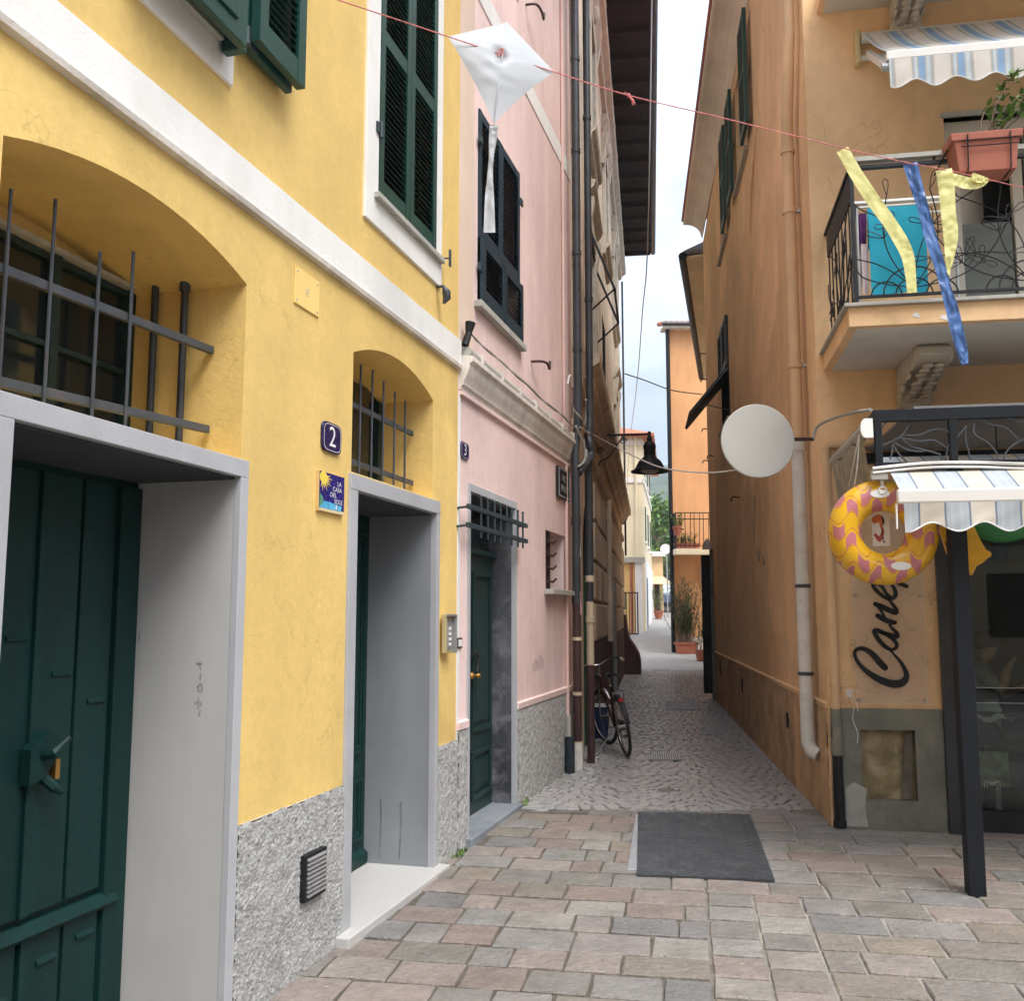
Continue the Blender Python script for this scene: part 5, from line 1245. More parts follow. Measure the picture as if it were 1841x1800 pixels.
def scrollwork(F2, width, height, cx):
    """one bay: stems rising from the foot, each ending in bent-rod leaves"""
    out = MB(); leaves = []
    for ang, ln, bend in ((170, 0.62, -0.10), (150, 0.74, 0.12), (128, 0.70, -0.15), (104, 0.62, 0.10), (78, 0.64, -0.1), (55, 0.72, 0.12), (32, 0.76, -0.14), (10, 0.62, 0.1)):
        a = math.radians(ang); pts = []
        for k in range(8):
            t = k / 7; x = cx + ln * t * math.cos(a) - bend * math.sin(t * PI) * math.sin(a); y = 0.05 + ln * 0.95 * t * math.sin(a) + bend * math.sin(t * PI) * math.cos(a) + 0.10 * t
            x = min(max(x, 0.01), width - 0.01); y = min(max(y, 0.01), height - 0.02); pts.append((x, y))
        out.tube(cr_path([F2(*p) for p in pts], 3), 0.0045, 5)
        for ti in (0.6, 1.0):
            i = int(ti * 7); p = pts[i]
            for s_ in ((-1, 1) if ti < 1 else (0,)):
                an = a + s_ * 0.8 + rr.uniform(-0.2, 0.2); l_ = rr.uniform(0.10, 0.15)
                ex, ey = p[0] + l_ * math.cos(an), p[1] + l_ * math.sin(an)
                if 0.005 < ex < width - 0.005 and 0.01 < ey < height - 0.01: leaves.append((p, an, l_, 0.022))
    for s_, r in ((0, 0.12), (0, 0.20), (0.18, 0.10), (-0.18, 0.10)):
        out.tube([F2(cx + s_ + r * math.cos(t), max(0.01, r * math.sin(t))) for t in [PI * k / 12 for k in range(13)]], 0.0055, 5)
    return out, leaves
for k, u_ in enumerate((ru0, ru0 + 1.62)):
    F2 = lambda x, y, u_=u_: RF.p(u_ + x, rz0 + y, rdp)
    for cx in (0.38, 1.12):
        st_, lv_ = scrollwork(F2, 1.62, rz1 - rz0, cx)
        stem = build('scroll_stems', st_, iron_r, rail, smooth=60)
        for (p, an, l_, w_) in lv_: build('iron_leaf', leaf_loop(F2, p, an, l_, w_), iron_r, rail)
F2s = lambda x, y: RF.p(ru0, rz0 + y, x)
st_, lv_ = scrollwork(F2s, rdp, rz1 - rz0 - 0.1, 0.6)
build('scroll_stems', st_, iron_r, rail, smooth=60)
for (p, an, l_, w_) in lv_: build('iron_leaf', leaf_loop(F2s, p, an, l_, w_), iron_r, rail)
for k in range(7): build('side_bar', MB().tube([RF.p(ru0, rz0, 0.1 + k * 0.16), RF.p(ru0, rz1, 0.1 + k * 0.16)], 0.006, 5), iron_r, rail)
# balcony door behind it
bd = build('balcony_door', MB().reveal(RF, bdr, 0, -0.16), orange, OH)
mb = MB()
dz0, dz1 = 3.66, 5.62
mb.fbox(RF, 1.10, 1.17, dz0, dz1, -0.16, -0.08); mb.fbox(RF, 1.17, 2.75, dz1 - 0.09, dz1, -0.16, -0.08)
mb.fbox(RF, 1.62, 1.70, dz0, dz1 - 0.09, -0.15, -0.09); mb.fbox(RF, 2.2, 2.28, dz0, dz1 - 0.09, -0.15, -0.09)
build('door_frame', mb, upvc, bd, bev=0.004)
build('door_lintel', MB().fbox(RF, 1.08, 2.8, dz1, dz1 + 0.035, -0.1, 0.03), stone_sill, bd)
build('open_casement', MB().hexa([RF.p(1.18, dz0, -0.09), RF.p(1.22, dz0, -0.09), RF.p(1.50, dz0, -0.45), RF.p(1.46, dz0, -0.45)], [RF.p(1.18, dz1 - 0.14, -0.09), RF.p(1.22, dz1 - 0.14, -0.09), RF.p(1.50, dz1 - 0.14, -0.45), RF.p(1.46, dz1 - 0.14, -0.45)]), upvc, bd)
build('shutter_panel', MB().fbox(RF, 1.20, 1.60, dz0, 4.75, -0.12, -0.10), shutgrey, bd)
build('shutter_panel', MB().fbox(RF, 1.72, 2.18, dz0, dz1 - 0.12, -0.14, -0.11), shutgrey, bd)
build('dark_room', MB().poly([RF.p(u, z, -0.5) for u, z in bdr]).reveal(RF, bdr, -0.16, -0.5), void, bd)
build('window_pane', MB().poly([RF.p(u, z, -0.1) for u, z in udr]).reveal(RF, udr, 0, -0.1), shutgrey, OH)
# --- upper balcony, only its underside shows
uz = RF.at(1470, 24)[1]
ub = thing('upper_balcony', RF.p(1.6, uz, 0.6), None, None, parent=OH)
uu0 = RF.at(1468, 24)[0]
build('balcony_slab', MB().fbox(RF, uu0, bu1, uz, uz + 0.16, 0, sd), orange, ub, bev=0.004)
build('balcony_soffit', MB().fbox(RF, uu0 + 0.05, bu1 - 0.05, uz - 0.006, uz, 0.004, sd - 0.05), sofft, ub)
corbel_(ub, 0.83, uz, 0.70, 0.22, 0.30)
mbr = MB()
for z in (uz + 0.25, uz + 1.1): mbr.tube([RF.p(uu0 + 0.06, z, 0), RF.p(uu0 + 0.06, z, sd - 0.04), RF.p(bu1, z, sd - 0.04)], 0.014, 6)
build('railing', mbr, black, ub)

# ================================================================== awnings
def stripe_mat(name, stops, period, off, rough=0.75, bumps=0.05):
    """stops: list of (position 0..1, colour) repeated along the house front"""
    m = bpy.data.materials.new(name); m.use_nodes = True; N, K = m.node_tree.nodes, m.node_tree.links; b = N['Principled BSDF']
    geo = N.new('ShaderNodeNewGeometry'); vm = N.new('ShaderNodeVectorMath'); vm.operation = 'DOT_PRODUCT'; vm.inputs[1].default_value = tuple(RF.u / period)
    K.new(geo.outputs['Position'], vm.inputs[0])
    ad = N.new('ShaderNodeMath'); ad.operation = 'ADD'; ad.inputs[1].default_value = off + 10; K.new(vm.outputs['Value'], ad.inputs[0])
    fr = N.new('ShaderNodeMath'); fr.operation = 'FRACT'; K.new(ad.outputs[0], fr.inputs[0])
    r = N.new('ShaderNodeValToRGB'); r.color_ramp.interpolation = 'CONSTANT'; e = r.color_ramp.elements
    while len(e) < len(stops): e.new(0.5)
    for i, (p, c) in enumerate(stops): e[i].position = p; e[i].color = (*c, 1)
    K.new(fr.outputs[0], r.inputs['Fac'])
    nz = N.new('ShaderNodeTexNoise'); nz.inputs['Scale'].default_value = 6; nz.inputs['Detail'].default_value = 7; K.new(geo.outputs['Position'], nz.inputs['Vector'])
    rr_ = N.new('ShaderNodeValToRGB'); rr_.color_ramp.elements[0].position = 0.3; rr_.color_ramp.elements[0].color = (0.86, 0.85, 0.82, 1); rr_.color_ramp.elements[1].position = 0.6; K.new(nz.outputs['Fac'], rr_.inputs['Fac'])
    mu = N.new('ShaderNodeMixRGB'); mu.blend_type = 'MULTIPLY'; mu.inputs['Fac'].default_value = 1; K.new(r.outputs['Color'], mu.inputs['Color1']); K.new(rr_.outputs['Color'], mu.inputs['Color2'])
    K.new(mu.outputs['Color'], b.inputs['Base Color']); b.inputs['Roughness'].default_value = rough
    # thin cloth lets some daylight through
    tr = N.new('ShaderNodeBsdfTranslucent'); K.new(mu.outputs['Color'], tr.inputs['Color']); ms = N.new('ShaderNodeMixShader'); ms.inputs['Fac'].default_value = 0.3
    out = N['Material Output']; K.new(b.outputs['BSDF'], ms.inputs[1]); K.new(tr.outputs['BSDF'], ms.inputs[2]); K.new(ms.outputs['Shader'], out.inputs['Surface'])
    return m
W_, G_, LB, BL, GR, YE = (0.78, 0.74, 0.69), (0.48, 0.49, 0.50), (0.62, 0.70, 0.74), (0.28, 0.45, 0.68), (0.40, 0.43, 0.47), (0.74, 0.70, 0.55)
aw_hi = stripe_mat('blue_striped_canvas', [(0, W_), (0.36, YE), (0.40, G_), (0.47, LB), (0.54, G_), (0.58, BL), (0.74, G_), (0.77, LB), (0.88, G_), (0.97, YE)], 0.268, 0.06)
Bp = (0.56, 0.62, 0.68); Bd = (0.22, 0.28, 0.38); Cr = (0.80, 0.74, 0.63)
aw_lo = stripe_mat('pale_blue_striped_canvas', [(0, Cr), (0.44, Bd), (0.48, Bp), (0.56, (0.62, 0.68, 0.73)), (0.62, Bp), (0.74, (0.60, 0.67, 0.73)), (0.80, Bp), (0.92, Bd), (0.96, Cr)], 0.282, 0.02)
alu = pm('white_awning_aluminium', (0.74, 0.72, 0.68), 0.4, 0.04, 3, 0.02, 50, 0.45, dirt=(0.5, 0.47, 0.4), dirt_amt=0.2)
def scallop(F, u0, u1, ztop, zmin, dpt, per, amp, d, wav=0.01, nu=160, nz=10, ph=0.0):
    def fn(s, t):
        u = u0 + (u1 - u0) * s
        zb_ = zmin + amp * (0.5 + 0.5 * math.sin(2 * PI * (u - u0) / per + ph))
        z = ztop + (zb_ - ztop) * t
        return F.p(u, z, d + wav * t * math.sin(u * 13) + 0.35 * wav * math.sin(u * 31 + 6 * t) * t)
    return MB().grid(nu, nz, fn)
# upper awning
ua0 = RF.at(1545, 70)[0]; zc_ = RF.at(1545, 66)[1]; da = 0.95
uf0, zf = RF.at(1593, 92, da); ua1 = 3.6
zv = RF.at(1602, 160, da)[1]; zf2 = RF.at(1593, 108, da)[1]
A1 = thing('upper_awning', RF.p(1.6, zv, 0.5), 'blue and white striped awning over the balcony with scalloped edge', 'awning', 'awnings of the corner house')
build('canopy', MB().grid(20, 8, lambda s, t: RF.p(uf0 + 0.01 + (ua1 - uf0) * s, zc_ + (zf - zc_) * t - 0.035 * math.sin(PI * t), 0.06 + (da - 0.06) * t)), aw_hi, A1, smooth=True)
build('valance', scallop(RF, uf0 + 0.015, ua1, zf2, zv, 0.3, 0.268, 0.055, da + 0.012, ph=-2.6), aw_hi, A1, smooth=True)
build('valance_hem', MB().tube([RF.p(uf0 + 0.015 + (ua1 - uf0) * k / 150, zv + 0.055 * (0.5 + 0.5 * math.sin(2 * PI * ((ua1 - uf0 - 0.015) * k / 150) / 0.268 - 2.6)), da + 0.012 + 0.01 * math.sin((uf0 + 0.015 + (ua1 - uf0) * k / 150) * 13)) for k in range(151)], 0.005, 5), enamel_w, A1)
build('front_bar', MB().fbox(RF, uf0, ua1, zf2, zf, da - 0.04, da + 0.008), alu, A1, bev=0.008)
build('cassette_end', MB().fbox(RF, ua0 - 0.05, ua0 - 0.01, zc_ - 0.28, zc_ + 0.01, 0.0, 0.10), pm('yellowed_cap', (0.58, 0.47, 0.24), 0.5), A1, bev=0.01)
build('roller', MB().tube([RF.p(ua0, zc_ - 0.05, 0.06), RF.p(ua1, zc_ - 0.05, 0.06)], 0.045, 10), alu, A1)
build('torsion_bar', MB().tube([RF.p(ua0 - 0.02, zc_ - 0.22, 0.05), RF.p(ua1, zc_ - 0.22, 0.05)], 0.025, 8), alu, A1)
build('folding_arm', MB().sweep(SQ(0.02, 0.025), RF.p(ua0 + 0.05, zc_ - 0.20, 0.08), RF.p(uf0 + 0.03, zf2 - 0.03, da - 0.06)), alu, A1)
build('arm_joint', MB().lathe(RF.p(uf0 + 0.0, zf2 - 0.035, da - 0.03), RF.u, [(0.03, -0.03), (0.03, 0.03)], 12), steel, A1)
# ================================================================== pergola in front of the shop
pst = at_ground(1752, 1612); q_ = pst - RF.o; pu, pd_ = q_.dot(RF.u) + 0.022, q_.dot(RF.n)
zft = RF.at(1571, 737, pd_)[1]; zfb = RF.at(1571, 846, pd_)[1]; pu0 = RF.at(1572, 790, pd_)[0]
PG = thing('shop_pergola', RF.p(pu, gz(5.9), pd_), 'black steel pergola with scrollwork frieze before the shop', 'pergola')
build('post', MB().fbox(RF, pu - 0.048, pu + 0.048, gz(5.9) - 0.02, zfb, pd_ - 0.11, pd_), anthracite, PG, bev=0.004)
build('post', MB().fbox(RF, pu + 2.6, pu + 2.71, gz(5.5) - 0.02, zfb, pd_ - 0.11, pd_), anthracite, PG, bev=0.004)
pu1 = pu + 2.75
build('top_beam', MB().fbox(RF, pu0, pu1, zft - 0.075, zft, pd_ - 0.05, pd_ + 0.0), anthracite, PG, bev=0.003)
build('bottom_beam', MB().fbox(RF, pu0, pu1, zfb, zfb + 0.05, pd_ - 0.05, pd_), anthracite, PG, bev=0.003)
for u_ in (pu0 + 0.027, pu, pu + 0.52, pu + 1.04): build('frieze_upright', MB().fbox(RF, u_ - 0.022, u_ + 0.022, zfb + 0.05, zft - 0.075, pd_ - 0.05, pd_ - 0.002), anthracite, PG, bev=0.003)
for u_ in (pu0 + 0.03, pu + 1.2, pu + 2.6): build('roof_joist', MB().fbox(RF, u_ - 0.03, u_ + 0.03, zft - 0.08, zft - 0.01, 0.0, pd_ - 0.05), anthracite, PG)
build('roof_sheet', MB().fbox(RF, pu0 + 0.25, pu1, zft + 0.002, zft + 0.018, 0.03, pd_ - 0.02), pm('grey_roof_sheet', (0.18, 0.18, 0.18), 0.6), PG)
build('wall_plate', MB().fbox(RF, pu0, pu1, zft - 0.10, zft - 0.02, 0.0, 0.06), anthracite, PG)
# frieze wires
def wires(pxs): return MB().tube(cr_path([RF.p(*RF.at(x, y, pd_ - 0.02), pd_ - 0.02) for x, y in pxs], 5), 0.0055, 5)
for w_ in ([(1583, 803), (1600, 795), (1622, 782), (1640, 752), (1622, 754), (1600, 756), (1585, 770), (1583, 803)], [(1622, 782), (1650, 783), (1680, 772), (1703, 775), (1716, 790)], [(1618, 787), (1650, 793), (1680, 792), (1702, 806)], [(1620, 788), (1640, 803), (1665, 810), (1690, 818), (1695, 835)], [(1608, 796), (1630, 808), (1652, 812), (1664, 810)], [(1605, 798), (1615, 815), (1628, 828), (1632, 837)], [(1604, 800), (1604, 812), (1600, 826)], [(1736, 768), (1722, 785), (1705, 803), (1699, 835)],
           [(1752, 760), (1752, 780), (1775, 795), (1792, 815), (1794, 832)], [(1755, 747), (1780, 763), (1810, 770), (1832, 793)], [(1841, 790), (1822, 800), (1808, 815), (1805, 832)], [(1808, 748), (1825, 757), (1841, 758)], [(1737, 765), (1736, 790), (1742, 812), (1744, 835)]):
    build('scroll_wire', wires(w_), stone_sill if False else iron, PG)
for dz_, r_ in ((0.015, 0.011), (-0.012, 0.009)):
    build('cable', MB().tube(cr_path([RF.p(pu0 - 0.02 + 0.3 * k, zfb - 0.005 + dz_ + (0.02 * math.sin(k * 1.3) + 0.006 * k), pd_ + 0.012) for k in range(8)], 4), r_, 6), whitepipe, PG, smooth=60)
build('cable_box', MB().fbox(RF, pu0 - 0.03, pu0 + 0.07, zfb - 0.06, zfb - 0.002, pd_ - 0.03, pd_ + 0.01), stone_sill, PG, bev=0.004)
# side blind rolled up on the left flank
SB = thing('side_blind', RF.p(pu0 - 0.04, zfb, 1.0), 'rolled side blind with white end cap on left flank of pergola', 'blind')
zb0, zb1 = RF.at(1560, 787, pd_)[1], RF.at(1560, 752, pd_)[1]
build('end_cap', MB().prism(RF, [(pu0 - 0.075 + 0.03 * (1 - math.cos(t)), (zb0 + zb1) / 2 + 0.058 * math.sin(t)) for t in [PI * 0.5 + PI * k / 8 for k in range(9)]][::1] + [(pu0 - 0.004, zb0 - 0.002), (pu0 - 0.004, zb1 + 0.002)] if False else
      [(pu0 - 0.05 + 0.03 * math.cos(t), (zb0 + zb1) / 2 + (zb1 - zb0) / 2 * math.sin(t)) for t in [PI / 2 + PI * k / 10 for k in range(11)]] + [(pu0 - 0.003, zb0), (pu0 - 0.003, zb1)], pd_ - 0.03, pd_ - 0.005), enamel_w, SB, bev=0.003)
build('cassette', MB().tube([RF.p(pu0 - 0.04, (zb0 + zb1) / 2, pd_ - 0.03), RF.p(pu0 - 0.04, (zb0 + zb1) / 2, 0.3)], 0.042, 12), stone_sill, SB)
cl = MB().grid(2, 30, lambda s, t: RF.p(pu0 - 0.065 + 0.035 * s + 0.012 * math.sin(t * 40), zb0 + 0.02 - 0.30 * s - 0.02 * math.sin(t * 25), 0.35 + (pd_ - 0.42) * t))
build('blind_cloth', cl, pm('grubby_canvas', (0.30, 0.26, 0.20), 0.9, 0.3, 8, 0.2), SB)
for k in (0.5, 1.1): build('cord', MB().tube(cr_path([RF.p(pu0 - 0.07, zb0 + 0.05, pd_ - 0.1), RF.p(pu0 - 0.085 - 0.02 * k, zb0 - 0.18, pd_ - 0.2 * k), RF.p(pu0 - 0.12, zb0 - 0.42, pd_ - 0.5 * k)], 4), 0.004, 5), whitepipe, SB)
# lower awning
A2 = thing('lower_awning', RF.p(1.6, zfb - 0.4, pd_), 'cream and blue striped awning over the shop with scalloped edge', 'awning', 'awnings of the corner house')
db = pd_ + 0.24
lu0, lz1 = RF.at(1604, 860, pd_ + 0.05); 
fu0, fz1_ = RF.at(1614, 880, db); fz2 = RF.at(1614, 906, db)[1]; fzv = RF.at(1625, 957, db)[1]
zbk = RF.at(1600, 822, pd_ - 0.3)[1]
build('canopy', MB().grid(20, 8, lambda s, t: RF.p(lu0 + (pu1 - lu0) * s, zbk + (fz1_ - zbk) * t + 0.012 * math.sin(PI * t), pd_ - 0.3 + (db - pd_ + 0.3) * t)), aw_lo, A2, smooth=True)
build('front_bar', MB().fbox(RF, fu0 - 0.005, pu1, fz2, fz1_, db - 0.04, db + 0.01), alu, A2, bev=0.012)
build('valance', scallop(RF, fu0 + 0.03, pu1, fz2 + 0.003, fzv, 0.3, 0.285, 0.055, db + 0.006, 0.014, ph=-1.9), aw_lo, A2, smooth=True)
build('valance_hem', MB().tube([RF.p(fu0 + 0.03 + (pu1 - fu0 - 0.03) * k / 150, fzv + 0.055 * (0.5 + 0.5 * math.sin(2 * PI * ((pu1 - fu0 - 0.03) * k / 150) / 0.285 - 1.9)), db + 0.006 + 0.014 * math.sin((fu0 + 0.03 + (pu1 - fu0 - 0.03) * k / 150) * 13)) for k in range(151)], 0.005, 5), enamel_w, A2)
build('crank_rod', MB().tube([RF.p(fu0 - 0.01, fz2, db - 0.01), RF.p(fu0 - 0.012, fz2 - 0.15, db - 0.01)], 0.006, 6), enamel_w, A2)
# ================================================================== shop front
SF = thing('shop_front', RF.p(2.6, 0, 0), None, None, parent=OH)
build('granite_pilaster', MB().fbox(RF, 0.862, 0.952, -0.05, 2.46, 0.0, 0.05), pm('black_granite', (0.03, 0.032, 0.036), 0.3, 0.5, 60, 0.02), SF, bev=0.003)
build('shop_base', MB().fbox(RF, 1.06, 4.6, -0.05, 0.13, -0.12, 0.01), black, SF)
build('shop_frame', MB().fbox(RF, 0.955, 1.03, -0.05, 2.44, -0.14, -0.03).fbox(RF, 1.03, 4.6, 2.36, 2.44, -0.14, -0.03).fbox(RF, 2.6, 2.66, 0.13, 2.36, -0.12, -0.05), black, SF, bev=0.003)
gl = bpy.data.materials.new('shop_glass'); gl.use_nodes = True; N, K = gl.node_tree.nodes, gl.node_tree.links
tr = N.new('ShaderNodeBsdfTransparent'); tr.inputs['Color'].default_value = (0.80, 0.86, 0.84, 1); gs = N.new('ShaderNodeBsdfGlossy'); gs.inputs['Roughness'].default_value = 0.02
fr_ = N.new('ShaderNodeFresnel'); fr_.inputs['IOR'].default_value = 1.5; ms = N.new('ShaderNodeMixShader')
K.new(fr_.outputs['Fac'], ms.inputs['Fac']); K.new(tr.outputs['BSDF'], ms.inputs[1]); K.new(gs.outputs['BSDF'], ms.inputs[2]); K.new(ms.outputs['Shader'], N['Material Output'].inputs['Surface'])
build('glass_pane', MB().fbox(RF, 1.03, 2.6, 0.13, 2.36, -0.095, -0.085), gl, SF)
build('glass_pane', MB().fbox(RF, 2.66, 4.6, 0.13, 2.36, -0.095, -0.085), gl, SF)
room = MB().poly([RF.p(0.9, -0.05, -2.6), RF.p(4.7, -0.05, -2.6), RF.p(4.7, 2.5, -2.6), RF.p(0.9, 2.5, -2.6)])
room.poly([RF.p(0.9, -0.02, -0.15), RF.p(4.7, -0.02, -0.15), RF.p(4.7, -0.02, -2.6), RF.p(0.9, -0.02, -2.6)]).poly([RF.p(0.9, 2.5, -0.12), RF.p(4.7, 2.5, -0.12), RF.p(4.7, 2.5, -2.6), RF.p(0.9, 2.5, -2.6)])
room.poly([RF.p(0.9, 0, -0.12), RF.p(0.9, 2.5, -0.12), RF.p(0.9, 2.5, -2.6), RF.p(0.9, 0, -2.6)]).poly([RF.p(4.7, 0, -0.12), RF.p(4.7, 2.5, -0.12), RF.p(4.7, 2.5, -2.6), RF.p(4.7, 0, -2.6)])
build('shop_room', room, pm('shop_room_grey_green', (0.055, 0.06, 0.055), 0.8, 0.15, 1.5), SF)
build('door_rail', MB().fbox(RF, 1.05, 2.6, 1.045, 1.05, -0.083, -0.08).fbox(RF, 1.05, 2.6, 0.93, 0.935, -0.083, -0.08), steel, SF)
# etched M emblem on the glass
mw = lambda x, y: RF.p(x, y, -0.083)
em = MB(); eu, ez = RF.at(1784, 1412, -0.08)
for pts in ([(-0.055, -0.03), (-0.055, 0.02), (-0.035, 0.02)], [(-0.05, 0.035), (0.0, 0.012), (0.05, 0.035)], [(-0.035, 0.02), (0.0, 0.0), (0.035, 0.02)], [(0.055, -0.03), (0.055, 0.02), (0.035, 0.02)], [(-0.035, 0.0), (-0.035, -0.03)], [(0.035, 0.0), (0.035, -0.03)]):
    for a_, b_ in zip(pts, pts[1:]): em.tube([mw(eu + a_[0], ez + a_[1]), mw(eu + b_[0], ez + b_[1])], 0.0035, 4)
build('etched_emblem', em, steel, SF)
# display table, boxes and cloths behind the glass
def in_shop(px, py, d): return RF.at(px, py, d)
tb = thing('display_table', RF.p(1.9, 0, -0.7), 'dark table with white cloth behind the shop window', 'table')
build('table_top', MB().fbox(RF, 1.12, 2.3, 0.80, 0.84, -1.1, -0.35), black, tb, bev=0.004)
for u_ in (1.16, 2.24):
    for d_ in (-1.05, -0.4): build('leg', MB().fbox(RF, u_ - 0.02, u_ + 0.02, -0.02, 0.80, d_ - 0.02, d_ + 0.02), black, tb)
cu_, cz_ = in_shop(1765, 1213, -0.4)
build('white_cloth', MB().grid(10, 10, lambda s, t: RF.p(1.14 + 0.26 * s, 0.90 - 0.10 * max(0, t - 0.4) * 2 + 0.02 * math.sin(s * 9), -0.6 + 0.3 * t)), white_pl, tb, smooth=True)
ch = thing('shop_chair', RF.p(1.65, 0, -0.3), 'grey upholstered tub chair behind shop glass', 'chair')
build('seat', MB().lathe(RF.p(1.35, 0.28, -0.45), (0, 0, 1), [(0.24, 0), (0.27, 0.04), (0.27, 0.16), (0.24, 0.2)], 20), pm('grey_upholstery', (0.10, 0.11, 0.11), 0.8), ch, smooth=50)
build('base', MB().lathe(RF.p(1.35, -0.02, -0.45), (0, 0, 1), [(0.18, 0), (0.18, 0.02), (0.03, 0.04), (0.03, 0.3)], 16), steel, ch, smooth=50)
pk = thing('display_picture', RF.p(1.3, 0.2, -0.2), 'mottled green picture panel low behind the shop glass', 'picture')
build('panel', MB().fbox(RF, 1.08, 1.36, 0.30, 0.56, -0.16, -0.15), pm('mottled_print', (0.20, 0.21, 0.13), 0.6, 0.7, 14), pk)
# seated person behind the glass
def skin_person(base, F, scale=1.0):
    J = {'pel': (0, 0, 0.50), 'spi': (0, -0.03, 0.72), 'che': (0, 0.0, 0.93), 'nec': (0, 0.04, 1.07), 'hea': (0, 0.08, 1.20), 'top': (0, 0.08, 1.30),
         'ls': (-0.19, 0.0, 1.0), 'le': (-0.25, 0.14, 0.78), 'lh': (-0.12, 0.30, 0.86), 'rs': (0.19, 0.0, 1.0), 're': (0.26, 0.18, 0.84), 'rh': (0.13, 0.22, 1.08),
         'lk': (-0.12, 0.44, 0.52), 'lf': (-0.12, 0.40, 0.08), 'lt': (-0.12, 0.54, 0.04), 'rk': (0.12, 0.44, 0.52), 'rf': (0.12, 0.40, 0.08), 'rt': (0.12, 0.54, 0.04)}
    rad = {'pel': 0.15, 'spi': 0.13, 'che': 0.15, 'nec': 0.06, 'hea': 0.095, 'top': 0.07, 'ls': 0.07, 'le': 0.048, 'lh': 0.035, 'rs': 0.07, 're': 0.048, 'rh': 0.035, 'lk': 0.075, 'lf': 0.05, 'lt': 0.04, 'rk': 0.075, 'rf': 0.05, 'rt': 0.04}
    E_ = [('pel', 'spi'), ('spi', 'che'), ('che', 'nec'), ('nec', 'hea'), ('hea', 'top'), ('che', 'ls'), ('ls', 'le'), ('le', 'lh'), ('che', 'rs'), ('rs', 're'), ('re', 'rh'), ('pel', 'lk'), ('lk', 'lf'), ('lf', 'lt'), ('pel', 'rk'), ('rk', 'rf'), ('rf', 'rt')]
    for s_, h_ in (('l', 'lh'), ('r', 'rh')):
        for k in range(5):
            n_ = s_ + 'g' + str(k); x, y, z = J[h_]
            o = (k - 2) * 0.018; J[n_] = (x + o, y + (0.075 if k else 0.04), z + 0.03 - 0.008 * abs(k - 2)); rad[n_] = 0.010; E_.append((h_, n_))
    ks = list(J); me = bpy.data.meshes.new('person_body')
    me.from_pydata([Vector(J[k]) * scale for k in ks], [(ks.index(a), ks.index(b)) for a, b in E_], [])
    ob = bpy.data.objects.new('person_tmp', me); COL.objects.link(ob)
    sk = ob.modifiers.new('skin', 'SKIN'); su = ob.modifiers.new('sub', 'SUBSURF'); su.levels = 1; su.render_levels = 1
    for i, k in enumerate(ks):
        v = me.skin_vertices[0].data[i]; v.radius = (rad[k] * scale, rad[k] * scale); v.use_root = (k == 'pel')
    bpy.context.view_layer.update()
    m2 = bpy.data.meshes.new_from_object(ob.evaluated_get(bpy.context.evaluated_depsgraph_get()))
    bpy.data.objects.remove(ob)
    mats = [pm('skin', (0.42, 0.25, 0.18), 0.6), pm('grey_shirt', (0.26, 0.26, 0.27), 0.85), pm('dark_trousers', (0.03, 0.032, 0.04), 0.9)]
    for m in mats: m2.materials.append(m)
    for p in m2.polygons:
        c = p.center / scale; p.use_smooth = True
        p.material_index = 0 if c.z > 1.06 or (c.y > 0.16 and c.z > 0.74) else (2 if c.z < 0.60 else 1)
    return m2
pc = RF.p(*[RF.at(1758, 1150, -0.75)[0], 0], -0.75)
zh = RF.at(1758, 1158, -0.75)[1]
PE = bpy.data.objects.new('person', skin_person(None, RF)); COL.objects.link(PE)
PE.location = (pc.x, pc.y, max(-0.02, zh - 1.21)); PE.rotation_euler = (0, 0, math.radians(-120)); ORG[PE.name] = Vector(PE.location)
PE['label'] = 'person in grey shirt sitting behind the shop window, hand raised to face'; PE['category'] = 'person'
hr = MB().ell(Vector((0, 0.06, 1.25)) , (0.105, 0.115, 0.10), 14, 10)
hme = mesh_from('hair', hr, Vector(), pm('dark_hair', (0.018, 0.013, 0.010), 0.7), True)
ho = bpy.data.objects.new('hair', hme); COL.objects.link(ho); ho.parent = PE
st_ = thing('shop_stool', (pc.x, pc.y, 0), 'small dark stool under the seated person in the shop', 'stool')
build('seat', MB().lathe((pc.x, pc.y, 0), (0, 0, 1), [(0.17, 0.36 + PE.location.z), (0.18, 0.38 + PE.location.z), (0.18, 0.41 + PE.location.z)], 16), black, st_)
build('column', MB().lathe((pc.x, pc.y, -0.02), (0, 0, 1), [(0.16, 0), (0.03, 0.03), (0.03, 0.40 + PE.location.z)], 12), black, st_)

# ================================================================== shop sign: clear panel with black brush lettering
sgn = thing('shop_sign', RF.p(0.45, 0.95, 0.02), 'clear acrylic shop sign with black brush lettering beside shop door', 'sign')
su0, sz1_ = RF.at(1530, 1040, 0.03); su1, sz0_ = RF.at(1672, 1268, 0.03)
ac = bpy.data.materials.new('clear_acrylic'); ac.use_nodes = True; N, K = ac.node_tree.nodes, ac.node_tree.links
tr = N.new('ShaderNodeBsdfTransparent'); tr.inputs['Color'].default_value = (0.97, 0.96, 0.95, 1); gs = N.new('ShaderNodeBsdfPrincipled'); gs.inputs['Base Color'].default_value = (0.8, 0.75, 0.7, 1); gs.inputs['Roughness'].default_value = 0.15
ms = N.new('ShaderNodeMixShader'); ms.inputs['Fac'].default_value = 0.13; K.new(tr.outputs['BSDF'], ms.inputs[1]); K.new(gs.outputs['BSDF'], ms.inputs[2]); K.new(ms.outputs['Shader'], N['Material Output'].inputs['Surface'])
build('panel', MB().fbox(RF, su0, su1, sz0_, 2.35, 0.026, 0.032), ac, sgn)
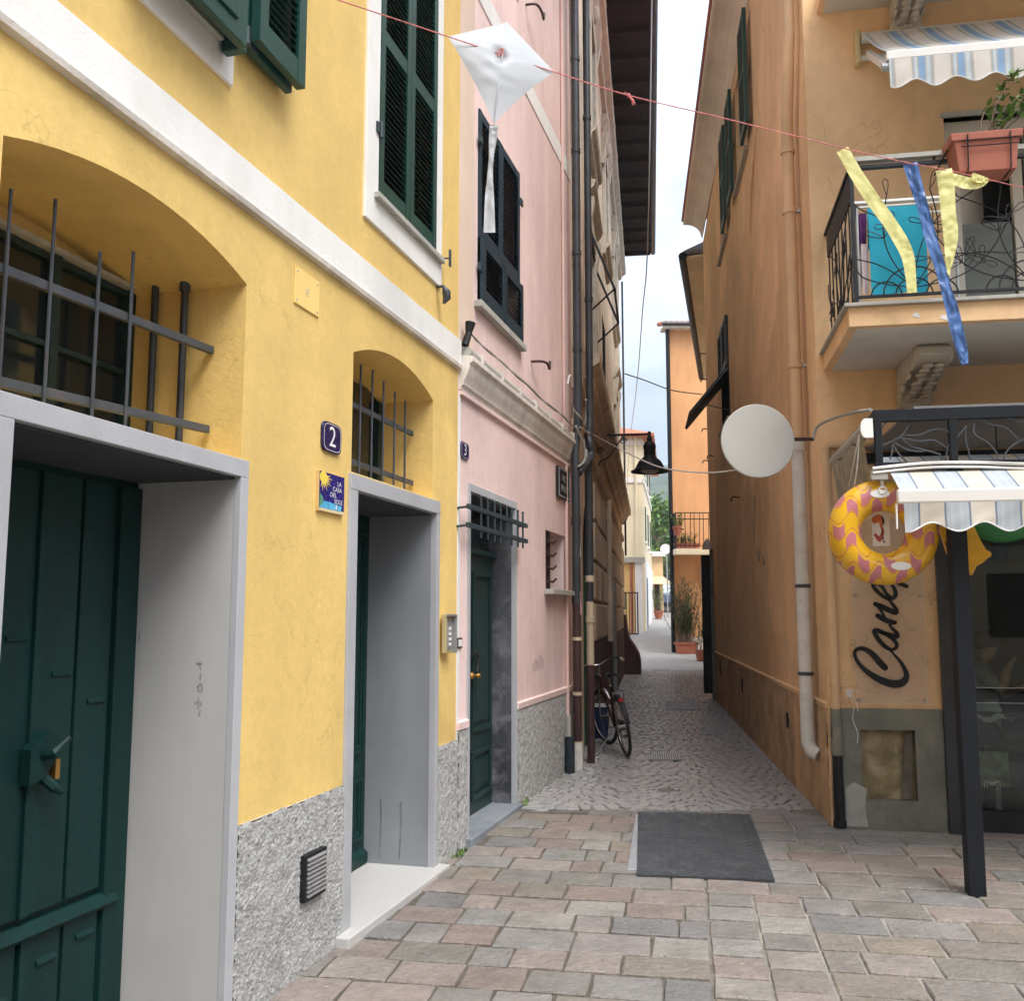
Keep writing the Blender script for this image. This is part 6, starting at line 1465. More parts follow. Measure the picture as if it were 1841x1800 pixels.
for u_, z_ in ((su1 - 0.03, sz0_ + 0.03), (su1 - 0.03, 1.75), (su0 + 0.03, sz0_ + 0.03), (su0 + 0.03, 1.75)):
    build('stand_off', MB().lathe(RF.p(u_, z_, 0.0), RF.n, [(0.011, 0), (0.011, 0.036), (0.008, 0.040)], 12), steel, sgn)
def sgw(cx, cy):
    px, py = 1480 + cx / 6.427, 1010 + cy / 6.427
    u_, z_ = RF.at(px, py, 0.034); return RF.p(u_, z_, 0.034)
strokes = [([(715, 1228), (640, 1150), (565, 1065), (480, 1012), (405, 1008), (362, 1055), (395, 1150), (480, 1250), (600, 1335), (720, 1392), (830, 1415), (920, 1395), (962, 1330), (945, 1250), (890, 1155), (815, 1070), (765, 1015)], [62, 66, 58, 46, 40, 34, 36, 46, 62, 74, 78, 74, 58, 44, 34, 22, 16]),
           ([(765, 1020), (830, 1005), (850, 960), (800, 890), (700, 825), (620, 792), (592, 815), (640, 900), (715, 980), (790, 1022)], [24, 36, 40, 40, 40, 40, 44, 46, 44, 34]),
           ([(640, 805), (740, 840), (845, 865), (850, 830), (800, 775), (765, 735)], [40, 46, 52, 44, 30, 20]),
           ([(628, 625), (700, 665), (770, 695), (830, 705)], [48, 56, 50, 40]), ([(770, 735), (800, 718), (835, 700)], [18, 22, 30]),
           ([(600, 490), (670, 520), (760, 560), (835, 590), (842, 555), (800, 490), (760, 445)], [44, 54, 56, 50, 46, 32, 22]), ([(730, 672), (700, 620), (650, 540), (625, 505)], [22, 24, 30, 34]),
           ([(760, 440), (690, 400), (615, 335), (578, 275), (610, 250), (680, 290), (730, 370), (790, 425), (838, 380), (815, 300), (770, 245)], [26, 36, 40, 42, 40, 36, 34, 44, 46, 38, 26]),
           ([(850, 240), (900, 262), (965, 285)], [34, 40, 40])]
for pts, ws in strokes:
    lt_ = MB(); ribbon(lt_, sgw, pts, [w * 1.18 for w in ws], 6); build('letter_stroke', lt_, black, sgn, recalc=False)
# ball of string hung on the pipe
stg = thing('string_tangle', RF.p(*RF.at(1530, 1262, 0.06), 0.06), 'tangled white string hanging by the slim pipe', 'string')
tu, tz = RF.at(1527, 1246, 0.06); sm_ = MB(); rq = random.Random(4)
sm_.tube(cr_path([RF.p(tu + rq.uniform(-0.025, 0.03), tz + rq.uniform(-0.04, 0.035), 0.05 + rq.uniform(-0.015, 0.02)) for _ in range(26)], 4), 0.0022, 4)
sm_.tube(cr_path([RF.p(tu, tz, 0.05), RF.p(tu + 0.03, tz - 0.1, 0.05), RF.p(tu + 0.02, tz - 0.2, 0.045), RF.p(tu + 0.05, tz - 0.3, 0.05), RF.p(tu + 0.045, tz - 0.38, 0.05)], 5), 0.0025, 4)
sm_.tube(cr_path([RF.p(tu + 0.01, tz, 0.05), RF.p(tu + 0.05, tz - 0.08, 0.05), RF.p(tu + 0.06, tz - 0.14, 0.05)], 5), 0.0025, 4)
build('string', sm_, enamel_w, stg)

# ================================================================== lower house continuing the alley
LH = angled(R.p(10.92, 0).to_2d(), 13.0, -1)
LHo = thing('alley_house', LH.p(5, 0, 0), 'lower brown house with dark gutter behind the orange corner house', 'house')
body(LH, 0.0, 10.5, -0.2, 8.95, 5.0, [], LHo, orange)
le = build('eaves', MB().extr(LH, [(-0.1, 8.96), (0.34, 8.93), (0.34, 8.98), (-0.1, 9.02)], -0.05, 10.6), cream, LHo)
build('gutter', MB().tube([LH.p(-0.08, 8.98, 0.41), LH.p(10.6, 8.98, 0.41)], 0.09, 10), black, LHo)
build('roof', MB().hexa([LH.p(-0.05, 9.03, 0.40), LH.p(10.6, 9.03, 0.40), LH.p(10.6, 9.03, -5), LH.p(-0.05, 9.03, -5)], [LH.p(-0.05, 9.10, 0.40), LH.p(10.6, 9.10, 0.40), LH.p(9, 10.6, -2.3), LH.p(1, 10.6, -2.3)]), slate, LHo)

# ================================================================== far orange house closing the bend
D0 = 34.5
fo = at_y(1209, 1172, D0); FO = Frame((fo.x, D0), (1, 0.02), (0.02, -1))
FH = thing('far_orange_house', FO.p(2, gz(D0), 0), 'bright orange house with small balcony at the bend of the alley', 'house')
ftop = at_y(1210, 594, D0).z
fwin = rect(2.0, 3.0, 5.0, 7.0)
fdep = 9.0
mb = MB().wall(FO, rect(0, 7.0, -0.3, ftop), [])
sv = Vector((math.sin(math.radians(13)), math.cos(math.radians(13)), 0)) * fdep
c0, c1 = FO.p(0, -0.3), FO.p(0, ftop)
mb.poly([c0, c1, c1 + sv, c0 + sv])
mb.poly([c1, FO.p(7, ftop), FO.p(7, ftop) + sv, c1 + sv])
build('wall', mb, orange_far, FH, recalc=False)
build('base_band', MB().fbox(FO, 0.0, 7.0, gz(D0) - 0.1, gz(D0) + 0.5, 0.0, 0.03), buff, FH)
rf = build('roof_eaves', MB().fbox(FO, -0.18, 7.2, ftop, ftop + 0.10, -0.3, 0.35), buff, FH)
build('gutter', MB().tube([FO.p(-0.22, ftop + 0.14, 0.40), FO.p(7.2, ftop + 0.14, 0.40)], 0.07, 8), lead, FH)
for k in range(14):
    build('roof_tile', MB().tube([FO.p(-0.08 + k * 0.2, ftop + 0.16, 0.40), FO.p(-0.03 + k * 0.2, ftop + 0.65, -1.4)], 0.085, 6), tile_red, rf)
pz0 = gz(D0)
pipe(FO, [(0.02, pz0, 0.10), (0.02, pz0 + 0.3, 0.10), (0.02, ftop, 0.10)], 0.075, black, FH, 'rain_pipe', 10)
bz = at_y(1235, 992, D0 - 0.6).z; bu_a = (at_y(1214, 990, D0 - 0.6) - FO.o).dot(FO.u)
fb = thing('balcony', FO.p(1, bz, 0.4), None, None, parent=FH)
build('balcony_slab', MB().fbox(FO, bu_a, 2.2, bz - 0.10, bz + 0.10, 0, 0.75), cream, fb)
rt = at_y(1235, 922, D0 - 0.7).z
mb = MB()
for z in (rt, rt - 0.22, bz + 0.2): mb.tube([FO.p(bu_a + 0.02, z, 0), FO.p(bu_a + 0.02, z, 0.7), FO.p(2.2, z, 0.7)], 0.018, 5)
build('rail', mb, black, fb)
for k in range(14): build('baluster', MB().tube([FO.p(bu_a + 0.02 + k * 0.16, bz + 0.1, 0.7), FO.p(bu_a + 0.02 + k * 0.16 + 0.04 * (k % 2), rt, 0.7)], 0.013, 5), black, fb)
for k in range(6): build('baluster', MB().fbox(FO, bu_a, bu_a + 0.03, bz + 0.1, rt, 0.06 + k * 0.11, 0.13 + k * 0.11), black, fb)
build('air_unit', MB().fbox(FO, 1.05, 1.25, at_y(1258, 1045, D0).z, at_y(1258, 1018, D0).z, 0, 0.15), enamel_w, FH)
# ---- leaf helpers
def blade(mb, base, ang, tilt, ln, w, droop, n=4):
    base = Vector(base); h = Vector((math.cos(ang), math.sin(ang), 0)); s = Vector((-math.sin(ang), math.cos(ang), 0)); prev = None
    for k in range(n + 1):
        t = k / n; p = base + h * (ln * t * math.cos(tilt)) + Vector((0, 0, ln * t * math.sin(tilt) - droop * t * t))
        ww = w * (1 - t) ** 0.7 * (0.5 + 1.2 * min(t * 3, 0.5)) / 2 + 0.0005
        cur = mb.pts([p - s * ww, p + s * ww])
        if prev is not None: mb.f.append((prev, prev + 1, cur + 1, cur))
        prev = cur
def plant(name, loc, label, pot_mb, pot_mat, kind_, h, n, spread, seed, mat=leaf_dk, pot_name='pot', cat='plant', group=None):
    rn = random.Random(seed)
    t = thing(name, loc, label, cat, group)
    zt = max(v.z for v in pot_mb.v)
    build(pot_name, pot_mb, pot_mat, t, smooth=40)
    st, fo_ = MB(), MB()
    xs_ = [v.x for v in pot_mb.v]; ys_ = [v.y for v in pot_mb.v]
    for _ in range(n):
        b = Vector((rn.uniform(min(xs_) * 0.7 + loc[0] * 0.3, max(xs_) * 0.7 + loc[0] * 0.3), rn.uniform(min(ys_) * 0.6 + loc[1] * 0.4, max(ys_) * 0.6 + loc[1] * 0.4), zt - 0.03))
        a = rn.uniform(0, 2 * PI); hh = h * rn.uniform(0.45, 1.0)
        tip = b + Vector((math.cos(a) * spread * rn.random(), math.sin(a) * spread * rn.random(), hh))
        st.tube([b, (b + tip) / 2 + Vector((0, 0, 0.02)), tip], [0.008, 0.006, 0.003], 4)
        for k in range(int(8 + hh * 14)):
            f = rn.uniform(0.2, 1.0); p = b.lerp(tip, f)
            blade(fo_, p, rn.uniform(0, 2 * PI), rn.uniform(0.1, 1.2), rn.uniform(0.12, 0.30) if kind_ == 'bamboo' else rn.uniform(0.06, 0.14), 0.024 if kind_ == 'bamboo' else 0.05, rn.uniform(0.0, 0.12), 3)
    build('stems', st, twig, t); build('foliage', fo_, mat, t, recalc=False)
    return t
def trough(c, w, dep, h, axis=(1, 0)):
    ax = Vector((axis[0], axis[1], 0)).normalized(); ay = Vector((-ax.y, ax.x, 0)); c = Vector(c)
    mb = MB(); P = lambda x, y, z: c + ax * x + ay * y + Vector((0, 0, z))
    rings = []
    for s_, z in ((0.80, 0), (0.90, h * 0.8), (1.0, h * 0.8), (1.02, h), (0.93, h), (0.88, h * 0.85)):
        rings.append(mb.pts([P(-w / 2 * s_, -dep / 2 * s_, z), P(w / 2 * s_, -dep / 2 * s_, z), P(w / 2 * s_, dep / 2 * s_, z), P(-w / 2 * s_, dep / 2 * s_, z)]))
    for a, b in zip(rings, rings[1:]):
        for k in range(4): mb.f.append((a + k, a + (k + 1) % 4, b + (k + 1) % 4, b + k))
    mb.f.append(tuple(rings[0] + k for k in (3, 2, 1, 0))); mb.f.append(tuple(rings[-1] + k for k in range(4)))
    return mb
def pot(c, r, h):
    return MB().lathe(c, (0, 0, 1), [(r * 0.62, 0), (r * 0.86, h * 0.78), (r * 1.0, h * 0.80), (r * 1.02, h), (r * 0.88, h), (r * 0.85, h * 0.9)], 18)
p = at_y(1234, 1170, 34.0); p.z = gz(34.0) - 0.02
plant('planter_trough', p, 'long terracotta trough with tall grassy bamboo by far orange wall', trough(p, 0.80, 0.35, 0.40), terracotta, 'bamboo', 2.3, 70, 0.75, 1, leaf_dk, 'trough')
p = at_ground(1262, 1195)
plant('potted_plant', p, 'round terracotta pot with leafy plant beside the dark door', pot(p, 0.23, 0.46), terracotta, 'bamboo', 1.3, 16, 0.3, 2, leaf_dk)
p = FO.p(0.5, bz + 0.10, 0.45)
plant('balcony_flowers', p, 'low leafy flower trough on balcony of far orange house', trough(p, 0.9, 0.22, 0.2), terracotta, 'leafy', 0.45, 26, 0.35, 3, leaf, 'trough')
p = FO.p(0.08, at_y(1205, 962, D0 - 0.9).z, 0.85)
tpl = plant('hanging_pot', p, 'terracotta pot with leafy plant hung on the far balcony corner', pot(p, 0.16, 0.30), terracotta, 'leafy', 0.5, 14, 0.3, 4, leaf)
build('pot_hook', MB().tube([p + Vector((0, 0, 0.28)), p + Vector((0.25, 0.1, 0.2))], 0.02, 6), black, tpl)

# ================================================================== cream house across the far street
Dc = 46.0
cc = at_y(1160, 1132, Dc); CS = angled((cc.x, Dc), 9.7, 1)
CF = Frame((cc.x, Dc), (-1, 0), (0, -1))
CHo = thing('cream_house', Vector((cc.x, Dc, gz(Dc))), 'tall cream house with clay tile roof beyond the alley', 'house')
ctop = at_y(1150, 786, Dc).z
mb = MB().wall(CF, rect(0, 7.0, -0.5, ctop), []).wall(CS, rect(0, 13.0, -0.5, ctop), [])
mb.poly([CS.p(0, ctop), CS.p(13, ctop), CF.p(7, ctop) + Vector((0, 13, 0)), CF.p(7, ctop)])
mb.poly([CS.p(13, -0.5), CS.p(13, ctop), CS.p(13, ctop, -7), CS.p(13, -0.5, -7)])
build('wall', mb, cream, CHo, recalc=False)
for zf_ in (at_y(1145, 868, Dc).z, at_y(1145, 800, Dc).z):
    build('string_course', MB().fbox(CF, 0.06, 7, zf_, zf_ + 0.22, 0, 0.06), white_pl, CHo)
    build('string_course', MB().fbox(CS, -0.06, 13, zf_, zf_ + 0.22, 0.0, 0.06), white_pl, CHo)
zlow = at_y(1160, 1005, Dc).z
build('ground_floor', MB().fbox(CS, 0.3, 13.1, 0.4, zlow, 0.0, 0.05), white_pl, CHo)
for k in range(3):
    for zz in (zlow + 1.0, zlow + 4.2):
        w_ = build('window', MB().fbox(CS, 2.0 + k * 4, 3.1 + k * 4, zz, zz + 1.7, 0, 0.04), green, CHo); build('window_frame', MB().fbox(CS, 1.85 + k * 4, 3.25 + k * 4, zz - 0.12, zz, 0, 0.10), white_pl, w_)
build('door', MB().fbox(CS, 1.5, 2.6, 0.5, 3.4, 0.05, 0.09), slate, CHo)
pipe(CF, [(0.35, 1.0, 0.1), (0.35, ctop, 0.1)], 0.06, cream, CHo, 'rain_pipe', 8)
rf = build('roof', MB().hexa([CF.p(-0.5, ctop, 0.5), CS.p(13.5, ctop, 0.5), CF.p(7.5, ctop) + Vector((0, 13, 0)), CF.p(7.5, ctop, 0.5)], [CF.p(-0.5, ctop + 0.12, 0.5), CS.p(13.5, ctop + 0.12, 0.5), CF.p(4, ctop + 2.0, -7), CF.p(4, ctop + 2.0, -5)]), tile_red, CHo)
# low yellow annex with door canopy, left of the cream house
AN = Frame((cc.x - 0.15, Dc - 1.2), (-1, 0), (0, -1))
an = thing('yellow_annex', AN.p(1, gz(Dc), 0), 'low yellow annex with white cornice in front of cream house', 'annex')
za = at_y(1135, 1012, Dc - 1.2).z
build('wall', MB().fbox(AN, 0.1, 4, 0.3, za, -1.15, 0), pm('annex_yellow', (0.78, 0.52, 0.20), 0.85, 0.08), an)
build('cornice', MB().fbox(AN, 0.0, 4, za, za + 0.25, -1.15, 0.2), stone_sill, an)
build('pilaster', MB().fbox(AN, 0.1, 0.45, 0.3, za, 0.0, 0.08), white_pl, an)
build('rain_pipe', MB().tube([AN.p(0.62, 0.6, 0.08), AN.p(0.62, za, 0.08)], 0.06, 8), terracotta, an)
# iron gate
Dg = 43.0
gp = at_y(1148, 1138, Dg); GT = Frame((gp.x, Dg), (-1, 0.05), (0.05, -1))
gt = thing('iron_gate', GT.p(0.6, gz(Dg), 0), 'dark iron bar gate standing before the yellow annex', 'gate')
g0, g1 = gz(Dg) + 0.03, at_y(1148, 1065, Dg).z
build('gate_frame', MB().fbox(GT, 0, 0.05, g0, g1, 0, 0.04).fbox(GT, 0.05, 2.4, g1 - 0.05, g1, 0, 0.04).fbox(GT, 0.05, 2.4, g0, g0 + 0.05, 0, 0.04), black, gt)
for k in range(1, 18): build('bar', MB().tube([GT.p(k * 0.13, g0, 0.02), GT.p(k * 0.13, g1, 0.02)], 0.018, 5), black, gt)
build('letter_box', MB().fbox(GT, 0.55, 0.85, g1 - 0.75, g1 - 0.05, 0.04, 0.08), pm('dark_teal', (0.03, 0.06, 0.06), 0.5), gt)
# white houses further down the street
Dw = 61.5
wp = at_y(1176, 1100, Dw)
WH = angled((wp.x, Dw), 9.0, 1); WFr = Frame((wp.x, Dw), (-1, 0), (0, -1))
wh = thing('ochre_house', Vector((wp.x, Dw, gz(Dw))), 'small ochre house with low balcony at the end of the street', 'house')
wt = at_y(1180, 995, Dw).z
mb = MB().wall(WFr, rect(-0.6, 8, 0.8, wt), []).wall(WH, rect(0, 9, 0.8, wt), [])
mb.poly([WFr.p(-0.6, wt), WFr.p(8, wt), WFr.p(8, wt) + Vector((0, 9, 0)), WFr.p(-0.6, wt) + Vector((1.4, 9, 0))])
build('wall', mb, pm('ochre_plaster', (0.70, 0.50, 0.28), 0.85, 0.08), wh, recalc=False)
build('cornice', MB().fbox(WFr, -0.75, 8, wt - 0.2, wt + 0.1, 0.0, 0.3), white_pl, wh)
build('door', MB().fbox(WFr, -0.35, -0.05, 1.7, 3.6, 0.0, 0.05), tan_dark, wh)
build('blind', MB().hexa([WFr.p(-0.6, 4.0, 0.0), WFr.p(0.6, 4.0, 0), WFr.p(0.6, 4.02, 0), WFr.p(-0.6, 4.02, 0)], [WFr.p(-1.1, 3.5, 0.9), WFr.p(0.6, 3.5, 0.9), WFr.p(0.6, 3.53, 0.9), WFr.p(-1.1, 3.53, 0.9)]), pm('sand_canvas', (0.62, 0.48, 0.30), 0.8), wh)
p = at_y(1184, 1101, 57.0); p.z = gz(57.0)
plant('street_plant', p, 'bright green palm like plant in red pot far down the street', pot(p, 0.3, 0.45), terracotta, 'bamboo', 1.6, 26, 0.5, 6, leaf)
# parked van at the end
vp = at_y(1204, 1098, 66.0); vz = gz(66.0)
vn = thing('parked_van', Vector((vp.x, 66.0, vz)), 'grey blue van parked at the far end of the street', 'van')
vx = vp.x
vb = MB().hexa([(vx - 0.95, 65.0, vz + 0.3), (vx + 0.95, 65.0, vz + 0.3), (vx + 0.95, 69.5, vz + 0.3), (vx - 0.95, 69.5, vz + 0.3)], [(vx - 0.95, 65.0, vz + 1.15), (vx + 0.95, 65.0, vz + 1.15), (vx + 0.95, 69.5, vz + 1.15), (vx - 0.95, 69.5, vz + 1.15)])
vb.hexa([(vx - 0.95, 65.1, vz + 1.151), (vx + 0.95, 65.1, vz + 1.151), (vx + 0.95, 69.4, vz + 1.151), (vx - 0.95, 69.4, vz + 1.151)], [(vx - 0.78, 65.7, vz + 1.95), (vx + 0.78, 65.7, vz + 1.95), (vx + 0.78, 69.2, vz + 1.95), (vx - 0.78, 69.2, vz + 1.95)])
build('body', vb, pm('blue_grey_paint', (0.10, 0.14, 0.22), 0.3, 0.05), vn, bev=0.06)
build('windscreen', MB().poly([(vx - 0.82, 65.14, vz + 1.2), (vx + 0.82, 65.14, vz + 1.2), (vx + 0.70, 65.62, vz + 1.88), (vx - 0.70, 65.62, vz + 1.88)]), pm('windscreen_glass', (0.25, 0.32, 0.38), 0.1), vn)
build('bumper', MB().box(vx - 0.96, vx + 0.96, 64.9, 65.05, vz + 0.32, vz + 0.62), black, vn, bev=0.03)
for s_ in (-0.72, 0.72): build('headlight', MB().ell((vx + s_, 64.99, vz + 0.86), (0.17, 0.05, 0.11), 12, 8), enamel_w, vn)
for s_ in (-0.85, 0.85):
    for yy in (65.8, 68.6): build('wheel', MB().lathe((vx + s_ - 0.1, yy, vz + 0.32), (1, 0, 0), [(0.2, 0), (0.32, 0.03), (0.32, 0.17), (0.2, 0.2)], 18), rubber, vn)
# round white disc on a pole
dp = at_y(1196, 988, 58.0)
dsk = thing('street_mirror', Vector((dp.x, 58.0, gz(58))), 'round white disc on pole down the far street', 'sign')
build('disc', MB().lathe(dp, (0, -1, 0), [(0.30, 0), (0.31, 0.03), (0.27, 0.05)], 24), enamel_w, dsk)
build('pole', MB().tube([(dp.x + 0.1, 58.1, gz(58)), (dp.x + 0.1, 58.1, dp.z + 0.1)], 0.035, 8), steel, dsk)

# ================================================================== trees and hills
def tree(loc, H, cr, label, seed, mat, n=2600, group='trees at the end of the street'):
    rn = random.Random(seed); loc = Vector(loc)
    t = thing('broadleaf_tree', loc, label, 'tree', group)
    tr = MB().tube([loc, loc + Vector((0.1, 0, H * 0.25)), loc + Vector((-0.1, 0.1, H * 0.5)), loc + Vector((0.05, 0, H * 0.78))], [0.22, 0.17, 0.11, 0.04], 8)
    tips = []
    for k in range(11):
        a = rn.uniform(0, 2 * PI); z0 = H * rn.uniform(0.28, 0.62); e = loc + Vector((math.cos(a) * cr * rn.uniform(0.4, 0.85), math.sin(a) * cr * rn.uniform(0.4, 0.85), z0 + H * rn.uniform(0.1, 0.32)))
        tr.tube([loc + Vector((0, 0, z0)), (loc + Vector((0, 0, z0)) + e) / 2 + Vector((0, 0, 0.2)), e], [0.07, 0.045, 0.015], 5); tips.append(e)
    tips += [loc + Vector((rn.uniform(-.5, .5) * cr, rn.uniform(-.5, .5) * cr, H * rn.uniform(0.75, 0.98))) for _ in range(7)]
    build('trunk', tr, twig, t)
    cw = MB()
    for _ in range(n):
        c = rn.choice(tips) + Vector((rn.gauss(0, 1), rn.gauss(0, 1), rn.gauss(0, 0.8))) * cr * 0.24
        s_ = rn.uniform(0.10, 0.22); ax = Vector((rn.uniform(-1, 1), rn.uniform(-1, 1), rn.uniform(-1, 1))).normalized(); bx = ax.orthogonal().normalized(); cx = ax.cross(bx)
        cw.poly([c - bx * s_, c + cx * s_ * 0.55, c + bx * s_, c - cx * s_ * 0.55])
    build('crown', cw, mat, t, recalc=False)
    return t
for i, (px, D_, H, cr_, m_, lb) in enumerate(((1186, 72, 8.6, 2.0, leaf, 'leafy light green tree right behind the ochre house'), (1200, 78, 7.0, 2.2, leaf, 'bright green tree behind the white disc'), (1184, 92, 9.6, 2.4, leaf_dk, 'tall darker tree rising behind the light green trees'), (1206, 96, 9.0, 3.0, leaf_dk, 'dark spreading tree right of the tall tree in the distance'))):
    q = at_y(px, 1100, D_); tree((q.x, D_, gz(66) - 0.3), H, cr_, lb, 40 + i, m_)
def hill_z(x, y):
    t = max(0.0, (y - 130) / 620.0)
    return gz(66) - 4 + 118 * t ** 1.15 + 9 * noise.noise(Vector((x * 0.006, y * 0.006, 0.3))) * min(1, t * 4) + 3.0 * noise.noise(Vector((x * 0.05, y * 0.05, 2.0))) * min(1, t * 6) + 2.4 * abs(noise.noise(Vector((x * 0.14, y * 0.14, 5.0)))) * min(1, t * 6)
hm = MB().grid(150, 110, lambda s, t: (lambda x, y: (x, y, hill_z(x, y) if y < 760 else hill_z(x, 760) - (y - 760) * 0.3))(-260 + 760 * s, 130 + 740 * t))
build('hill', hm, pm('wooded_hillside', (0.055, 0.085, 0.035), 0.95, 0.5, 0.05, 1.0, 0.4, 0.1, dirt=(0.16, 0.15, 0.09), dirt_amt=0.5, dirt_s=0.02, bdist=2.0), smooth=True, kind='structure')
for i, (px, py, D_, lb) in enumerate(((1196, 918, 210.0, 'small red roofed house on the wooded hillside'), (1184, 893, 330.0, 'pale house higher up on the wooded hillside'))):
    q = at_y(px, py, D_); z_ = hill_z(q.x, D_); w_ = 4.0
    hh_ = thing('hillside_house', Vector((q.x, D_, z_)), lb, 'house')
    build('wall', MB().box(q.x - w_, q.x + w_, D_, D_ + 7, z_ - 3, z_ + 5), cream, hh_)
    build('roof', MB().hexa([(q.x - w_ - .5, D_ - .5, z_ + 5), (q.x + w_ + .5, D_ - .5, z_ + 5), (q.x + w_ + .5, D_ + 7.5, z_ + 5), (q.x - w_ - .5, D_ + 7.5, z_ + 5)], [(q.x - w_ - .5, D_ + 3.3, z_ + 7.4), (q.x + w_ + .5, D_ + 3.3, z_ + 7.4), (q.x + w_ + .5, D_ + 3.7, z_ + 7.4), (q.x - w_ - .5, D_ + 3.7, z_ + 7.4)]), tile_red, hh_)
    for k in (-2, 2): build('window', MB().box(q.x + k - .5, q.x + k + .5, D_ - 0.1, D_, z_ + 1.5, z_ + 3), green, hh_)

# ================================================================== unseen houses added behind and right of the viewer, shading square and recesses
def shading_house(name, F, w, h, dep_, mat, label, cols):
    t = thing(name, F.p(w / 2, gz(0), 0), label, 'house', 'unseen houses added to shade the square')
    hs = [rect(0.9 + k * 2.4, 2.0 + k * 2.4, z, z + 1.7) for k in range(cols) for z in (1.0, 4.2, 7.2) if z + 2 < h]
    body(F, 0, w, -0.3, h, dep_, hs, t, mat)
    for q in hs: build('window', MB().poly([F.p(u, z, -0.12) for u, z in q]).reveal(F, q, 0, -0.12), dkglass, t)
    build('roof', MB().hexa([F.p(-0.3, h, 0.5), F.p(w + 0.3, h, 0.5), F.p(w + 0.3, h, -dep_), F.p(-0.3, h, -dep_)], [F.p(-0.3, h + 0.15, 0.5), F.p(w + 0.3, h + 0.15, 0.5), F.p(w - 1, h + 2, -dep_ / 2), F.p(1, h + 2, -dep_ / 2)]), tile_red, t)
shading_house('shading_house', Frame((15.0, -13.0), (-1, 0), (0, 1)), 13.0, 8.0, 7, pm('square_sand_plaster', (0.62, 0.50, 0.36), 0.85, 0.08), 'unseen sand coloured house added behind the viewer to shade the square', 5)
shading_house('shading_house', Frame((1.9, -13.0), (-1, 0), (0, 1)), 14.0, 9.0, 7, pm('square_rose_plaster', (0.60, 0.42, 0.34), 0.85, 0.08), 'unseen rose coloured house added behind the viewer to shade the square', 5)
shading_house('shading_house', Frame((14.0, 5.0), (0, -1), (-1, 0)), 17.0, 8.0, 7, pm('square_cream_plaster', (0.64, 0.56, 0.42), 0.85, 0.08), 'unseen cream house added on the right to shade the square', 6)

# ================================================================== the air of the valley
hz = MB().box(-420, 640, -70, 960, -12.0, 175.0)
hzo = build('haze', hz, None, kind='stuff', label='pale air thickening towards the hills', cat='haze')
hm2 = bpy.data.materials.new('valley_air'); hm2.use_nodes = True; N, K = hm2.node_tree.nodes, hm2.node_tree.links
N.remove(N['Principled BSDF']); pv = N.new('ShaderNodeVolumePrincipled'); pv.inputs['Color'].default_value = (0.86, 0.92, 1.0, 1); pv.inputs['Density'].default_value = 0.0009; pv.inputs['Anisotropy'].default_value = 0.2
K.new(pv.outputs['Volume'], N['Material Output'].inputs['Volume']); hzo.data.materials.append(hm2)

# ================================================================== loose things in the street
# round blank sign on the corner bracket
dc = at_y(1362, 793, 7.42)
dr = (at_y(1429, 793, 7.42) - dc).length
RS = thing('round_sign', dc - Vector((0, 0, dr)), 'plain off white round sign on a bracket at orange house corner', 'sign')
nrm = Vector((0.06, -1, 0)).normalized()
build('disc', MB().lathe(dc, nrm, [(dr - 0.006, -0.012), (dr, -0.008), (dr, 0.008), (dr - 0.006, 0.012)], 64), pm('off_white_paint', (0.50, 0.495, 0.46), 0.5, 0.04, 3, 0.03, 50, 0.35, dirt=(0.5, 0.48, 0.42), dirt_amt=0.2, dirt_s=4), RS, smooth=30)
bk = MB()
e1 = at_y(1424, 791, 7.50); e2 = at_y(1462, 791, 7.62); e3 = at_y(1472, 765, 7.58); e4 = at_y(1520, 745, 7.2); e5 = at_y(1566, 737, 6.2)
bk.tube(cr_path([e1 - Vector((0.2, 0, 0)), e1, e2], 3), 0.010, 6); bk.tube([e1 + Vector((-0.2, 0, 0.02)), e1 + Vector((0, 0, 0.012)), e2 + Vector((0, 0, 0.012))], 0.008, 6)
build('bracket', bk, brownpipe, RS)
build('bracket_tube', MB().tube(cr_path([e2, e3, e4, e5], 6), 0.012, 6), stone_sill, RS, smooth=60)

# ---------------- string of bunting across the square
spx = [(480, -44), (610, 0), (805, 65), (997, 129), (1130, 171), (1300, 212), (1500, 262), (1625, 291), (1690, 303), (1775, 322), (1841, 337), (1960, 360)]
def sD(x): return 4.45 + (x - 480) / 1480 * 1.9
spts = [at_y(x, y, sD(x)) for x, y in spx]
BS = thing('bunting_string', spts[0], 'thin red and white string stretched across the street above the paving', 'string')
pinkstr = pm('red_white_string', (0.62, 0.20, 0.20), 0.8, 0.5, 60, 0, 50)
u_e = L.at(430, -60)
build('string', MB().tube(cr_path([L.p(u_e[0], u_e[1], 0.0)] + spts + [RF.p(3.4, spts[-1].z - 0.05, 1.6)], 5), 0.0034, 5), pinkstr, BS, smooth=60)
kn = at_y(1130, 171, sD(1130)); kb = MB()
kb.ell(kn, (0.012, 0.012, 0.012), 8, 6); kb.tube([kn, kn + Vector((0.022, 0, -0.028)), kn + Vector((0.030, 0, -0.055))], [0.004, 0.008, 0.011], 6); kb.tube([kn, kn + Vector((-0.02, 0, 0.02)), kn + Vector((-0.028, 0, 0.012))], 0.0035, 5)
build('knot', kb, pinkstr, BS, smooth=True)
cloth_k = bpy.data.materials.new('kite_fabric'); cloth_k.use_nodes = True; N, K = cloth_k.node_tree.nodes, cloth_k.node_tree.links; b = N['Principled BSDF']
b.inputs['Base Color'].default_value = (0.60, 0.64, 0.69, 1); b.inputs['Roughness'].default_value = 0.5; tr = N.new('ShaderNodeBsdfTranslucent'); tr.inputs['Color'].default_value = (0.60, 0.64, 0.69, 1)
